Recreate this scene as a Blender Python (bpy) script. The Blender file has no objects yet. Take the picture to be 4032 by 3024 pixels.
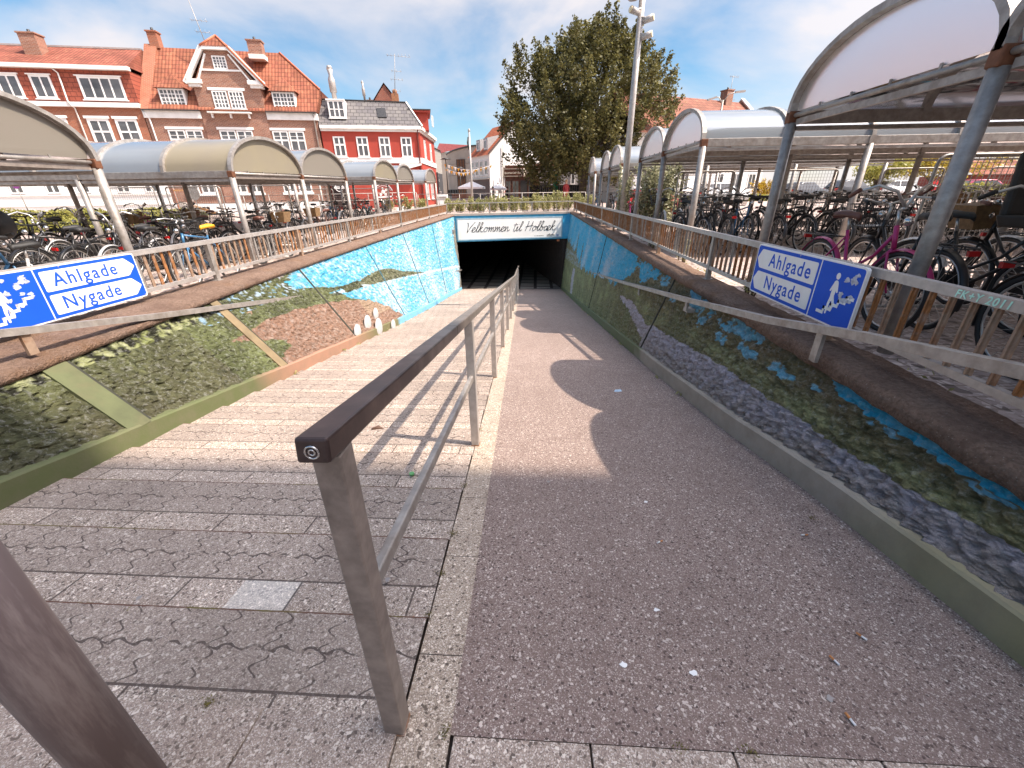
import bpy, math, random
from mathutils import Vector, Matrix, noise
import numpy as np
R = math.radians
sc = bpy.context.scene
COL = sc.collection

# ------------------------------------------------------------------ camera
CAM_P, CAM_R, CAM_Y, CAM_F = 0.4394, -0.013, 0.0596, 1604.65
def cam_axes(p, r, y):
    f = Vector((0, math.cos(p), -math.sin(p))); u = Vector((0, math.sin(p), math.cos(p))); x = Vector((1, 0, 0))
    x2 = x * math.cos(r) + u * math.sin(r); u2 = -x * math.sin(r) + u * math.cos(r)
    Z = Matrix.Rotation(y, 3, 'Z')
    return Z @ x2, Z @ u2, Z @ f
cx_, cu_, cf_ = cam_axes(CAM_P, CAM_R, CAM_Y)
cam = bpy.data.objects.new('camera', bpy.data.cameras.new('camera'))
COL.objects.link(cam); sc.camera = cam
M = Matrix((( cx_.x, cu_.x, -cf_.x, 0), (cx_.y, cu_.y, -cf_.y, 0), (cx_.z, cu_.z, -cf_.z, 1.34), (0, 0, 0, 1)))
cam.matrix_world = M
cam.data.sensor_width = 36; cam.data.lens = CAM_F / 4032 * 36
cam.data.clip_start = 0.05; cam.data.clip_end = 2000

# ------------------------------------------------------------------ sky and sun
SUN_AZ, SUN_EL = 100.0, 54.0
w = bpy.data.worlds.new("World"); sc.world = w; w.use_nodes = True
nt = w.node_tree; nt.nodes.clear()
def wn(t, **k):
    n = nt.nodes.new(t)
    for a, b in k.items(): setattr(n, a, b)
    return n
sky = wn('ShaderNodeTexSky', sky_type='NISHITA', sun_disc=False, sun_elevation=R(SUN_EL), sun_rotation=R(SUN_AZ), air_density=1.0, dust_density=0.6, ozone_density=1.6)
tcw = wn('ShaderNodeTexCoord'); mp = wn('ShaderNodeMapping'); mp.inputs['Scale'].default_value = (1.0, 1.0, 2.3); mp.inputs['Location'].default_value = (0.35, 0.2, 0.1)
nz = wn('ShaderNodeTexNoise'); nz.inputs['Scale'].default_value = 1.9; nz.inputs['Detail'].default_value = 8; nz.inputs['Roughness'].default_value = 0.52; nz.inputs['Distortion'].default_value = 0.35
rp = wn('ShaderNodeValToRGB'); rp.color_ramp.elements[0].position = 0.50; rp.color_ramp.elements[1].position = 0.70
hs = wn('ShaderNodeHueSaturation'); hs.inputs['Saturation'].default_value = 1.3; hs.inputs['Value'].default_value = 0.82; hs.inputs['Hue'].default_value = 0.492
mx = wn('ShaderNodeMix', data_type='RGBA'); mx.inputs[7].default_value = (4.75, 4.45, 4.5, 1)
# whiter towards +X (right of the view), clearer on the left
sep = wn('ShaderNodeSeparateXYZ'); mr = wn('ShaderNodeMapRange'); mr.inputs['From Min'].default_value = -0.75; mr.inputs['From Max'].default_value = 0.6; mr.inputs['To Min'].default_value = -0.05; mr.inputs['To Max'].default_value = 0.26
ad = wn('ShaderNodeMath', operation='ADD'); ad.inputs[1].default_value = 0
ml = wn('ShaderNodeMath', operation='MULTIPLY', use_clamp=True)
ml.inputs[1].default_value = 0.9
bg = wn('ShaderNodeBackground'); bg.inputs['Strength'].default_value = 0.115
out = wn('ShaderNodeOutputWorld')
L = nt.links.new
L(tcw.outputs['Generated'], mp.inputs[0]); L(mp.outputs[0], nz.inputs[0]); L(tcw.outputs['Generated'], sep.inputs[0]); L(sep.outputs[0], mr.inputs[0])
L(nz.outputs[0], ad.inputs[0]); L(mr.outputs[0], ad.inputs[1]); L(ad.outputs[0], rp.inputs[0]); L(rp.outputs[0], ml.inputs[0])
L(sky.outputs[0], hs.inputs['Color']); L(hs.outputs[0], mx.inputs[6]); L(ml.outputs[0], mx.inputs[0])
# whole sky brightened towards the sun, added to lift the shaded areas
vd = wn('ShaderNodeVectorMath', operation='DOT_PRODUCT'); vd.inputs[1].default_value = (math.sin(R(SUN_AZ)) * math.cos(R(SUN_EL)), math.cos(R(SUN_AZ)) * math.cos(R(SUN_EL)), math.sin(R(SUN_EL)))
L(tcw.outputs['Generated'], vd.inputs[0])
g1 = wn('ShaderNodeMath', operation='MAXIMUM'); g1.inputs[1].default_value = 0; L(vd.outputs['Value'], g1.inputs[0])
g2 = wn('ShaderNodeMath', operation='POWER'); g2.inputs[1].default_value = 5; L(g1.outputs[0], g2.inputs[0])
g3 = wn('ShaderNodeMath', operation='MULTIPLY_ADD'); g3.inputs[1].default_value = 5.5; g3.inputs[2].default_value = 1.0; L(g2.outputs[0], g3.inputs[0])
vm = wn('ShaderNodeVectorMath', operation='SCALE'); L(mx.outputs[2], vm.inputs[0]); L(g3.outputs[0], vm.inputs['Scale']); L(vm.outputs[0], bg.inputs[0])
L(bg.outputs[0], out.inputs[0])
#; L(bg.outputs[0], out.inputs[0])

sun = bpy.data.objects.new('sun', bpy.data.lights.new('sun', 'SUN')); COL.objects.link(sun)
sun.data.energy = 4.6; sun.data.angle = R(0.55); sun.data.color = (1.0, 0.88, 0.76)
sd = Vector((math.sin(R(SUN_AZ)) * math.cos(R(SUN_EL)), math.cos(R(SUN_AZ)) * math.cos(R(SUN_EL)), math.sin(R(SUN_EL))))
sun.rotation_euler = sd.to_track_quat('Z', 'Y').to_euler(); sun.location = (0, 0, 30)
sc.view_settings.view_transform = 'Standard'; sc.view_settings.look = 'None'; sc.view_settings.gamma = 1.0; sc.view_settings.use_curve_mapping = False
sc.view_settings.exposure = 0.86
sc.cycles.max_bounces = 6; sc.cycles.transparent_max_bounces = 12
sc.cycles.use_denoising = True

# ------------------------------------------------------------------ materials
class NB:
    """tiny node builder: math by expression"""
    def __init__(s, name):
        s.m = bpy.data.materials.new(name); s.m.use_nodes = True; s.t = s.m.node_tree; s.t.nodes.clear()
        s.o = s.n('ShaderNodeOutputMaterial'); s.tc = s.n('ShaderNodeTexCoord')
    def n(s, t, **k):
        x = s.t.nodes.new(t)
        for a, b in k.items(): setattr(x, a, b)
        return x
    def put(s, sock, v):
        if isinstance(v, (int, float)): sock.default_value = v
        elif isinstance(v, tuple): sock.default_value = (v + (1,)) if len(v) == 3 and len(sock.default_value) == 4 else v
        else: s.t.links.new(v, sock)
    def math(s, op, a, b=0.0, c=None, clamp=False):
        x = s.n('ShaderNodeMath', operation=op, use_clamp=clamp); s.put(x.inputs[0], a); s.put(x.inputs[1], b)
        if c is not None: s.put(x.inputs[2], c)
        return x.outputs[0]
    def xyz(s, vec=None):
        x = s.n('ShaderNodeSeparateXYZ'); s.t.links.new(vec or s.tc.outputs['Object'], x.inputs[0]); return x.outputs
    def comb(s, x, y, z):
        c = s.n('ShaderNodeCombineXYZ'); s.put(c.inputs[0], x); s.put(c.inputs[1], y); s.put(c.inputs[2], z); return c.outputs[0]
    def noise(s, scale, detail=3, rough=0.5, vec=None, dist=0.0):
        x = s.n('ShaderNodeTexNoise'); x.inputs['Scale'].default_value = scale; x.inputs['Detail'].default_value = detail; x.inputs['Roughness'].default_value = rough; x.inputs['Distortion'].default_value = dist
        s.t.links.new(vec or s.tc.outputs['Object'], x.inputs['Vector']); return x.outputs
    def voro(s, scale, vec=None, feature='F1', rnd=1.0):
        x = s.n('ShaderNodeTexVoronoi', feature=feature); x.inputs['Scale'].default_value = scale; x.inputs['Randomness'].default_value = rnd
        s.t.links.new(vec or s.tc.outputs['Object'], x.inputs['Vector']); return x.outputs
    def ramp(s, v, stops, interp='LINEAR'):
        x = s.n('ShaderNodeValToRGB'); x.color_ramp.interpolation = interp; e = x.color_ramp.elements
        while len(e) < len(stops): e.new(0.5)
        for i, (p, c) in enumerate(stops): e[i].position = p; e[i].color = (c[0], c[1], c[2], 1) if isinstance(c, tuple) else (c, c, c, 1)
        s.put(x.inputs[0], v); return x.outputs[0]
    def mix(s, f, a, b, blend='MIX'):
        x = s.n('ShaderNodeMix', data_type='RGBA', blend_type=blend); s.put(x.inputs[0], f); s.put(x.inputs[6], a); s.put(x.inputs[7], b); return x.outputs[2]
    def maprange(s, v, a, b, c=0.0, d=1.0):
        x = s.n('ShaderNodeMapRange'); s.put(x.inputs[0], v)
        for i, q in zip((1, 2, 3, 4), (a, b, c, d)): x.inputs[i].default_value = q
        return x.outputs[0]
    def bump(s, h, strength=0.3, dist=0.01, normal=None):
        x = s.n('ShaderNodeBump'); x.inputs['Strength'].default_value = strength; x.inputs['Distance'].default_value = dist; s.put(x.inputs['Height'], h)
        if normal is not None: s.put(x.inputs['Normal'], normal)
        return x.outputs[0]
    def bsdf(s, color, rough=0.7, metal=0.0, normal=None, spec=0.5, **k):
        x = s.n('ShaderNodeBsdfPrincipled'); s.put(x.inputs['Base Color'], color); s.put(x.inputs['Roughness'], rough); s.put(x.inputs['Metallic'], metal); s.put(x.inputs['Specular IOR Level'], spec)
        if normal is not None: s.put(x.inputs['Normal'], normal)
        for a, b in k.items(): s.put(x.inputs[a.replace('_', ' ')], b)
        s.t.links.new(x.outputs[0], s.o.inputs[0]); return x

def simple(name, c, rough=0.6, metal=0.0, var=0.15, scale=6.0, bump=0.0, spec=0.5, dirt=None, dirt_scale=3.0, dirt_amt=0.5):
    b = NB(name); f = b.noise(scale, 5, 0.6)[0]
    c0 = tuple(x * (1 - var) for x in c); c1 = tuple(min(1, x * (1 + var)) for x in c)
    col = b.ramp(f, [(0.3, c0), (0.7, c1)])
    if dirt:
        d = b.noise(dirt_scale, 6, 0.65)[0]
        col = b.mix(b.maprange(d, 0.48, 0.68, 0, dirt_amt), col, dirt)
    nm = b.bump(b.noise(scale * 9, 4)[0], bump, 0.004) if bump else None
    b.bsdf(col, rough, metal, nm, spec)
    return b.m

GALV = simple('galvanised_steel', (0.36, 0.33, 0.30), 0.52, 0.45, 0.25, 14, 0.1, dirt=(0.20, 0.15, 0.11), dirt_scale=5, dirt_amt=0.5)
GALV_L = simple('pale_galvanised_steel', (0.43, 0.395, 0.365), 0.48, 0.35, 0.15, 20, 0.05, dirt=(0.30, 0.24, 0.20), dirt_scale=4, dirt_amt=0.45)
RUST = simple('rusted_steel', (0.30, 0.13, 0.045), 0.75, 0.1, 0.35, 25, 0.2, dirt=(0.36, 0.31, 0.27), dirt_scale=9, dirt_amt=0.6)
RUST2 = simple('part_rusted_steel', (0.34, 0.24, 0.17), 0.65, 0.3, 0.25, 22, 0.1, dirt=(0.26, 0.11, 0.04), dirt_scale=8, dirt_amt=0.85)
WORN = simple('worn_dark_steel', (0.30, 0.25, 0.215), 0.42, 0.4, 0.3, 18, 0.06, dirt=(0.30, 0.26, 0.23), dirt_scale=4, dirt_amt=0.45)
BRACK = simple('rusted_bracket', (0.16, 0.062, 0.028), 0.7, 0.1, 0.3, 20, 0.15)
WHITE = simple('white_paint', (0.80, 0.78, 0.75), 0.5, 0, 0.05, 3)
OFFWHITE = simple('weathered_white_paint', (0.74, 0.71, 0.67), 0.6, 0, 0.08, 2, dirt=(0.5, 0.45, 0.4), dirt_scale=1.2, dirt_amt=0.4)
GLASS = simple('window_glass', (0.09, 0.09, 0.095), 0.08, 0.0, 0.5, 0.8, spec=0.9)
BLACK = simple('black_rubber', (0.02, 0.019, 0.018), 0.6, 0, 0.3, 10)
CHROME = simple('bright_metal', (0.62, 0.60, 0.58), 0.22, 0.9, 0.05, 10)
DARKM = simple('dark_metal', (0.05, 0.047, 0.045), 0.45, 0.3, 0.3, 8)

# ------------------------------------------------------------------ mesh helpers
class MB:
    def __init__(s): s.v = []; s.f = []; s.sm = []
    def add(s, vs, fs, smooth=False):
        o = len(s.v); s.v += [tuple(v) for v in vs]; s.f += [tuple(i + o for i in f) for f in fs]; s.sm += [smooth] * len(fs); return s
    def box(s, a, b):
        x0, y0, z0 = [min(p, q) for p, q in zip(a, b)]; x1, y1, z1 = [max(p, q) for p, q in zip(a, b)]
        return s.add([(x0,y0,z0),(x1,y0,z0),(x1,y1,z0),(x0,y1,z0),(x0,y0,z1),(x1,y0,z1),(x1,y1,z1),(x0,y1,z1)],
                     [(3,2,1,0),(4,5,6,7),(0,1,5,4),(1,2,6,5),(2,3,7,6),(3,0,4,7)])
    def hexa(s, p):  # 8 points: bottom 4 (ccw from above), top 4
        return s.add(p, [(3,2,1,0),(4,5,6,7),(0,1,5,4),(1,2,6,5),(2,3,7,6),(3,0,4,7)])
    def bar(s, p, q, w, h, up=(0,0,1)):
        p = Vector(p); q = Vector(q); d = (q - p).normalized(); up = Vector(up); sx = d.cross(up)
        if sx.length < 1e-4: sx = d.cross(Vector((0,1,0)))
        sx = sx.normalized() * w / 2; uy = sx.cross(d).normalized() * h / 2
        return s.hexa([p - sx - uy, p + sx - uy, q + sx - uy, q - sx - uy, p - sx + uy, p + sx + uy, q + sx + uy, q - sx + uy])
    def tube(s, p, q, r, r2=None, n=8, caps=True):
        return s.path([p, q], [r, r if r2 is None else r2], n, caps)
    def path(s, pts, r, n=8, caps=True, closed=False):
        pts = [Vector(p) for p in pts]; m = len(pts); rr = r if isinstance(r, (list, tuple)) else [r] * m
        vs = []; prev = None
        for i, p in enumerate(pts):
            if closed: d = pts[(i + 1) % m] - pts[i - 1]
            else: d = pts[min(i + 1, m - 1)] - pts[max(i - 1, 0)]
            d.normalize()
            if prev is None:
                a = Vector((0, 0, 1)) if abs(d.z) < 0.9 else Vector((1, 0, 0)); u = d.cross(a).normalized()
            else:
                u = (prev - d * prev.dot(d)).normalized()
            prev = u; v = d.cross(u)
            for k in range(n):
                t = 2 * math.pi * k / n; vs.append(p + (u * math.cos(t) + v * math.sin(t)) * rr[i])
        fs = []
        for i in range(m if closed else m - 1):
            j = (i + 1) % m
            for k in range(n): fs.append((i*n + k, i*n + (k+1) % n, j*n + (k+1) % n, j*n + k))
        s.add(vs, fs, True)
        if caps and not closed:
            o = len(s.v) - len(vs); s.f += [tuple(o + k for k in range(n))[::-1], tuple(o + (m-1)*n + k for k in range(n))]; s.sm += [False, False]
        return s
    def prism(s, pts, d):
        """extrude a planar polygon (3-D points) by vector d"""
        n = len(pts); d = Vector(d); a = [Vector(p) for p in pts]
        return s.add(a + [p + d for p in a], [tuple(range(n))[::-1], tuple(range(n, 2*n))] + [(i, (i+1) % n, n + (i+1) % n, n + i) for i in range(n)])
    def ball(s, c, r, seg=10, rings=6, sz=1.0):
        c = Vector(c); vs = [c + Vector((0,0,r*sz))]
        for i in range(1, rings):
            t = math.pi * i / rings
            for k in range(seg): p = 2*math.pi*k/seg; vs.append(c + Vector((r*math.sin(t)*math.cos(p), r*math.sin(t)*math.sin(p), r*sz*math.cos(t))))
        vs.append(c - Vector((0,0,r*sz))); fs = [(0, 1+k, 1+(k+1)%seg) for k in range(seg)]
        for i in range(rings-2):
            a = 1+i*seg; b = a+seg
            for k in range(seg): fs.append((a+k, b+k, b+(k+1)%seg, a+(k+1)%seg))
        a = 1+(rings-2)*seg; e = len(vs)-1
        fs += [(a+k, e, a+(k+1)%seg) for k in range(seg)]
        return s.add(vs, fs, True)
    def mesh(s, name, mat=None):
        me = bpy.data.meshes.new(name); me.from_pydata(s.v, [], s.f); me.polygons.foreach_set('use_smooth', s.sm); me.update()
        if mat: me.materials.append(mat)
        return me
    def build(s, name, mat, parent=None, bevel=0.0):
        o = bpy.data.objects.new(name, s.mesh(name, mat)); COL.objects.link(o)
        if parent: adopt(o, parent)
        if bevel:
            m = o.modifiers.new('bevel', 'BEVEL'); m.width = bevel; m.segments = 2; m.limit_method = 'ANGLE'
        return o
ABS = {}
def absloc(p):
    v = Vector((0, 0, 0))
    while p is not None: v += p.location; p = p.parent
    return v
def adopt(o, p):
    """child built in world coordinates: keep its mesh where it is"""
    o.parent = p; o.location = -absloc(p)
def tag(o, label=None, cat=None, group=None, kind=None):
    if label: o['label'] = label
    if cat: o['category'] = cat
    if group: o['group'] = group
    if kind: o['kind'] = kind
    return o
def thing(name, loc, label, cat, group=None, rotz=0.0):
    o = bpy.data.objects.new(name, None); COL.objects.link(o); o.location = loc; o.rotation_euler = (0, 0, rotz); o.empty_display_size = 0.2
    return tag(o, label, cat, group)
def struct(o): o['kind'] = 'structure'; return o
def copy_thing(src, loc, rotz=0.0, label=None, group=None, name=None, rot=None):
    r = src.copy(); COL.objects.link(r); r.location = loc; r.rotation_euler = rot if rot else (0, 0, rotz)
    if name: r.name = name
    if label: r['label'] = label
    if group: r['group'] = group
    for ch in list(src.children):
        c = ch.copy(); COL.objects.link(c); c.parent = r; c.matrix_parent_inverse = ch.matrix_parent_inverse.copy()
        for g in list(ch.children):
            d = g.copy(); COL.objects.link(d); d.parent = c
    return r
def text(name, body, mat, parent, origin, xdir, zdir, size, extrude=0.002, shear=0.0, spacing=1.0, bold=0.0, align='LEFT'):
    c = bpy.data.curves.new(name, 'FONT'); c.body = body; c.size = size; c.extrude = extrude; c.shear = shear; c.space_character = spacing; c.offset = bold; c.align_x = align
    c.materials.append(mat)
    tmp = bpy.data.objects.new(name, c); COL.objects.link(tmp)
    me = bpy.data.meshes.new_from_object(tmp.evaluated_get(bpy.context.evaluated_depsgraph_get())); me.name = name
    bpy.data.objects.remove(tmp); bpy.data.curves.remove(c)
    x = Vector(xdir).normalized(); y = Vector(zdir).normalized(); z = x.cross(y)
    me.transform(Matrix(((x.x, y.x, z.x, origin[0]), (x.y, y.y, z.y, origin[1]), (x.z, y.z, z.z, origin[2]), (0,0,0,1))))
    if not me.materials: me.materials.append(mat)
    o = bpy.data.objects.new(name, me); COL.objects.link(o)
    if parent: adopt(o, parent)
    return o
def lerp(a, b, t): return a + (b - a) * t
def interp(x, pts):
    if x <= pts[0][0]: return pts[0][1]
    for (a, b), (c, d) in zip(pts, pts[1:]):
        if x <= c: return b + (d - b) * (x - a) / (c - a)
    return pts[-1][1]
def sstep(a, b, x):
    t = min(1, max(0, (x - a) / (b - a))); return t * t * (3 - 2 * t)
def fbm(x, y, z, o=4): return noise.fractal(Vector((x, y, z)), 1.0, 2.0, o)
# ------------------------------------------------------------------ levels measured for the place
def ramp_z(y):
    if y <= 0: return 0.0
    return -0.162 * y if y < 14 else -2.268 - 0.155 * (y - 14) if y < 25 else -3.973
def ground_z(x, y):
    l = -0.06 + 0.012 * max(0, min(y, 30) - 5); r = 0.19 + 0.006 * max(0, min(y, 30) - 5)
    near = lerp(l, r, sstep(-4.5, 2.5, x))
    far = 0.05 + 0.4 * sstep(-24, -6, x)
    z = lerp(near, far, sstep(27, 36, y))
    if y < 0: z = lerp(z, 0.0, sstep(0, -3, y))
    return z
KL = [(-3, -2.95), (0, -2.98), (2, -3.02), (5, -3.07), (9, -3.2), (13, -3.47), (18, -3.85), (23.4, -4.2), (26, -4.4)]
KR = [(-3, 1.70), (2, 1.68), (3, 1.60), (5, 1.55), (26, 1.54)]
WTL = lambda y: interp(y, [(0, -3.45), (2.4, -3.52), (4.2, -3.74), (6, -3.92), (11, -4.10), (18, -4.27), (23.4, -4.40)])      # top inner line of the left wall
WTR = lambda y: 1.95
KC = lambda y: -0.385 - 0.0295 * (y - 0.65)   # left edge of the kerb strip
CT = 0.34                               # coping top

# ------------------------------------------------------------------ ground sheet
def aggregate(name, base, dark, light, specks=0.28, scale=95, groove=False, bump=0.35, gloss=0.75):
    b = NB(name); V = b.voro(scale); V2 = b.voro(scale * 0.4)
    rnd = b.xyz(V['Color'])[0]; rnd2 = b.xyz(V2['Color'])[1]
    big = b.noise(0.9, 5, 0.6)[0]; mid = b.noise(7, 4, 0.6)[0]
    c = b.ramp(rnd, [(0.0, dark), (0.42, base), (1 - specks, tuple(x * 1.18 for x in base)), (1 - specks * 0.55, light), (1.0, light)])
    c = b.mix(b.maprange(rnd2, 0.955, 0.965), c, tuple(min(1, x * 1.15) for x in light))
    c = b.mix(b.maprange(b.xyz(V2['Color'])[2], 0.93, 0.94), c, tuple(x * 0.6 for x in dark))
    c = b.mix(b.maprange(big, 0.3, 0.7, 0.0, 0.42), c, tuple(x * 0.7 for x in base))
    c = b.mix(b.maprange(mid, 0.5, 0.75, 0.0, 0.3), c, dark)
    h = b.math('SUBTRACT', 0.6, V['Distance'])
    return b, c, h, b.mix(0.0, c, c)

def mat_asphalt():
    b, c, h, _ = aggregate('exposed_aggregate_asphalt', (0.275, 0.20, 0.168), (0.15, 0.10, 0.084), (0.62, 0.53, 0.46), 0.16, 320)
    b.bsdf(c, 0.8, 0, b.bump(h, 0.5, 0.006), 0.3); return b.m
ASPH = mat_asphalt()
def mat_kerb():
    b, c, h, _ = aggregate('speckled_kerb_stone', (0.40, 0.315, 0.24), (0.19, 0.14, 0.105), (0.76, 0.66, 0.55), 0.22, 300)
    y = b.xyz()[1]; fr = b.math('FRACT', b.math('MULTIPLY', b.math('ADD', y, 0.13), 1.98))
    j = b.math('LESS_THAN', fr, 0.008)
    c = b.mix(j, c, (0.05, 0.035, 0.03))
    b.bsdf(c, 0.85, 0, b.bump(h, 0.4, 0.004), 0.3); return b.m
KERB = mat_kerb()

def mat_pavers():
    b, c, h, _ = aggregate('sett_paving', (0.40, 0.318, 0.255), (0.19, 0.14, 0.115), (0.80, 0.70, 0.60), 0.24, 270)
    X, Y, Z = b.xyz()[0:3]
    P = 0.47; t = b.math('DIVIDE', b.math('SUBTRACT', Y, 1.02), P); row = b.math('FLOOR', t); u = b.math('FRACT', t)
    # per-slab / per-row tone
    wn_ = b.n('ShaderNodeTexWhiteNoise', noise_dimensions='2D')
    slab_x = b.math('ADD', b.math('DIVIDE', X, 0.50), b.math('MULTIPLY', row, 0.37)); sx = b.math('FLOOR', slab_x); fx = b.math('FRACT', slab_x)
    b.put(wn_.inputs['Vector'], b.comb(sx, row, 0.0))
    isslab = b.math('LESS_THAN', u, 0.36)
    tone = b.maprange(wn_.outputs['Value'], 0, 1, 0.86, 1.16)
    # wave pavers
    wv = b.math('MULTIPLY', b.math('SINE', b.math('MULTIPLY', u, 39.0)), 0.10)
    wx = b.math('ADD', b.math('DIVIDE', X, 0.205), b.math('ADD', b.math('MULTIPLY', row, 0.41), wv)); wfx = b.math('FRACT', wx)
    uw = b.math('ADD', u, b.math('MULTIPLY', b.math('SINE', b.math('MULTIPLY', wx, 12.566)), 0.022))
    jw = b.math('MAXIMUM', b.math('LESS_THAN', wfx, 0.045), b.math('LESS_THAN', b.math('ABSOLUTE', b.math('SUBTRACT', uw, 0.67)), 0.011))
    ns = b.noise(16, 3)[0]
    jw = b.math('MULTIPLY', jw, b.maprange(ns, 0.36, 0.5))
    js = b.math('LESS_THAN', fx, 0.018)
    js2 = b.math('LESS_THAN', b.math('ABSOLUTE', b.math('SUBTRACT', u, 0.36)), 0.010)
    joint = b.math('MAXIMUM', b.math('ADD', b.math('MULTIPLY', isslab, js), b.math('MULTIPLY', b.math('SUBTRACT', 1.0, isslab), jw)), js2, clamp=True)
    gr = b.math('ADD', u, b.math('MULTIPLY', b.math('SUBTRACT', b.noise(30, 3)[0], 0.5), 0.02))
    groove = b.math('MAXIMUM', b.math('LESS_THAN', gr, 0.045), b.math('GREATER_THAN', gr, 0.985))
    c = b.mix(1.0, c, b.comb(tone, tone, tone), 'MULTIPLY')
    c = b.mix(isslab, b.mix(0.35, c, (0.21, 0.165, 0.14)), c)
    white = b.math('MULTIPLY', isslab, b.math('MULTIPLY', b.math('LESS_THAN', b.math('ABSOLUTE', b.math('SUBTRACT', X, -1.12)), .13), b.math('LESS_THAN', b.math('ABSOLUTE', b.math('SUBTRACT', Y, 1.1)), .09)))
    c = b.mix(b.math('MULTIPLY', white, .35), c, (.8, .78, .72))
    c = b.mix(b.math('MULTIPLY', joint, 0.85), c, (0.07, 0.05, 0.042))
    moss = b.mix(b.maprange(b.noise(5, 2)[0], 0.52, 0.6), (0.13, 0.06, 0.04), (0.13, 0.10, 0.02))
    c = b.mix(b.math('MULTIPLY', groove, 0.9), c, moss)
    spots = b.maprange(b.xyz(b.voro(5.2)['Color'])[0], 0.86, 0.87)
    sd = b.math('LESS_THAN', b.voro(5.2)['Distance'], 0.075)
    c = b.mix(b.math('MULTIPLY', b.math('MULTIPLY', spots, sd), 0.5), c, (0.09, 0.06, 0.055))
    hh = b.math('SUBTRACT', h, b.math('MULTIPLY', b.math('MAXIMUM', joint, groove), 2.2))
    b.bsdf(c, 0.85, 0, b.bump(hh, 0.5, 0.007), 0.3); return b.m
PAVE = mat_pavers()
def mat_plaza():
    b, c, h, _ = aggregate('plaza_paving', (0.44, 0.345, 0.30), (0.29, 0.22, 0.185), (0.66, 0.56, 0.49), 0.2, 40)
    y = b.xyz()
    br = b.n('ShaderNodeTexBrick'); br.inputs['Scale'].default_value = 1.6; br.inputs['Mortar Size'].default_value = 0.012
    br.inputs['Color1'].default_value = (1, 1, 1, 1); br.inputs['Color2'].default_value = (0.9, 0.9, 0.9, 1); br.inputs['Mortar'].default_value = (0.6, 0.57, 0.53, 1)
    b.t.links.new(b.tc.outputs['Object'], br.inputs[0])
    c = b.mix(1.0, c, br.outputs[0], 'MULTIPLY')
    b.bsdf(c, 0.85, 0, None, 0.25); return b.m
PLAZA = mat_plaza()

def head_y(x): return 23.3 + (x + 4.6) * 0.2424
def build_ground():
    xs = [-260, -160, -100, -70, -50, -40, -32, -26, -22, -18, -15, -12, -10, -8, -6.5, -5.2, None, -3, -2, -1, 0, 1, 2.24, 3, 4, 5, 6.5, 8, 10, 13, 17, 22, 28, 35, 45, 60, 90, 150, 260]
    ys = [-80, -30, -10, -3] + [i * 1.5 for i in range(0, 15)] + ['H', 26, 27.5, 29, 31, 33, 36, 40, 45, 52, 60, 75, 100, 160, 300, 700]
    v = []; f = []
    for j, yy in enumerate(ys):
        for i, xx in enumerate(xs):
            y = yy
            if yy == 'H': y = head_y(max(-4.9, min(2.2, xx if xx is not None else -4.9))) + 0.25
            x = (-4.14 - 0.033 * min(max(y, 0), 24)) if xx is None else xx
            v.append((x, y, ground_z(x, y)))
    n = len(xs); a = xs.index(None); b_ = xs.index(2.24); j0 = ys.index(-3); j1 = ys.index('H')
    for j in range(len(ys) - 1):
        for i in range(n - 1):
            if a <= i < b_ and j0 <= j < j1: continue
            f.append((j*n + i, j*n + i + 1, (j+1)*n + i + 1, (j+1)*n + i))
    m = MB(); m.add(v, f, True); o = m.build('ground', PLAZA); struct(o)
build_ground()

def strip(xl, xr, ys, zf, nx=2):
    m = MB(); v = []; f = []
    for y in ys:
        for i in range(nx + 1): v.append((lerp(xl(y), xr(y), i / nx), y, zf(y)))
    for j in range(len(ys) - 1):
        for i in range(nx): a = j*(nx+1) + i; f.append((a, a+1, a+nx+2, a+nx+1))
    return m.add(v, f)
kl = lambda y: interp(y, KL); kr = lambda y: interp(y, KR)
ys_r = [-3, 0] + [0.64] + [0.5 * i for i in range(2, 51)] + [25.2]
struct(strip(lambda y: KC(y) + 0.15, lambda y: kr(y) + 0.02, [0.634] + ys_r[3:], ramp_z).build('ramp_asphalt_path', ASPH))
struct(strip(lambda y: KC(y) - 0.001, lambda y: KC(y) + 0.152, ys_r, lambda y: ramp_z(y) + 0.004).build('ramp_kerb_path', KERB))
# stepped left lane: shallow treads that fall 3 cm at every edge
m = MB(); v = []; f = []
yn = [-3, 0.0, 0.66] ; prof = [(-3, 0.0), (0.0, 0.0), (0.55, ramp_z(.55) + 0.006)]
k = 0; y = 0.55
while y < 24.6:
    y2 = 1.02 + 0.47 * k
    prof.append((y2, ramp_z(y2) + 0.026)); prof.append((y2 + 0.012, ramp_z(y2) - 0.004)); y = y2; k += 1
for (yy, zz) in prof:
    for i in range(9): v.append((lerp(kl(yy) - 0.05, KC(yy) - 0.006, i / 8), yy, zz + 0.004 * fbm(i * 1.3, yy * 2, 0, 2)))
for j in range(len(prof) - 1):
    for i in range(8): a = j*9 + i; f.append((a, a+1, a+10, a+9))
m.add(v, f); struct(m.build('ramp_stepped_path', PAVE))
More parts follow.
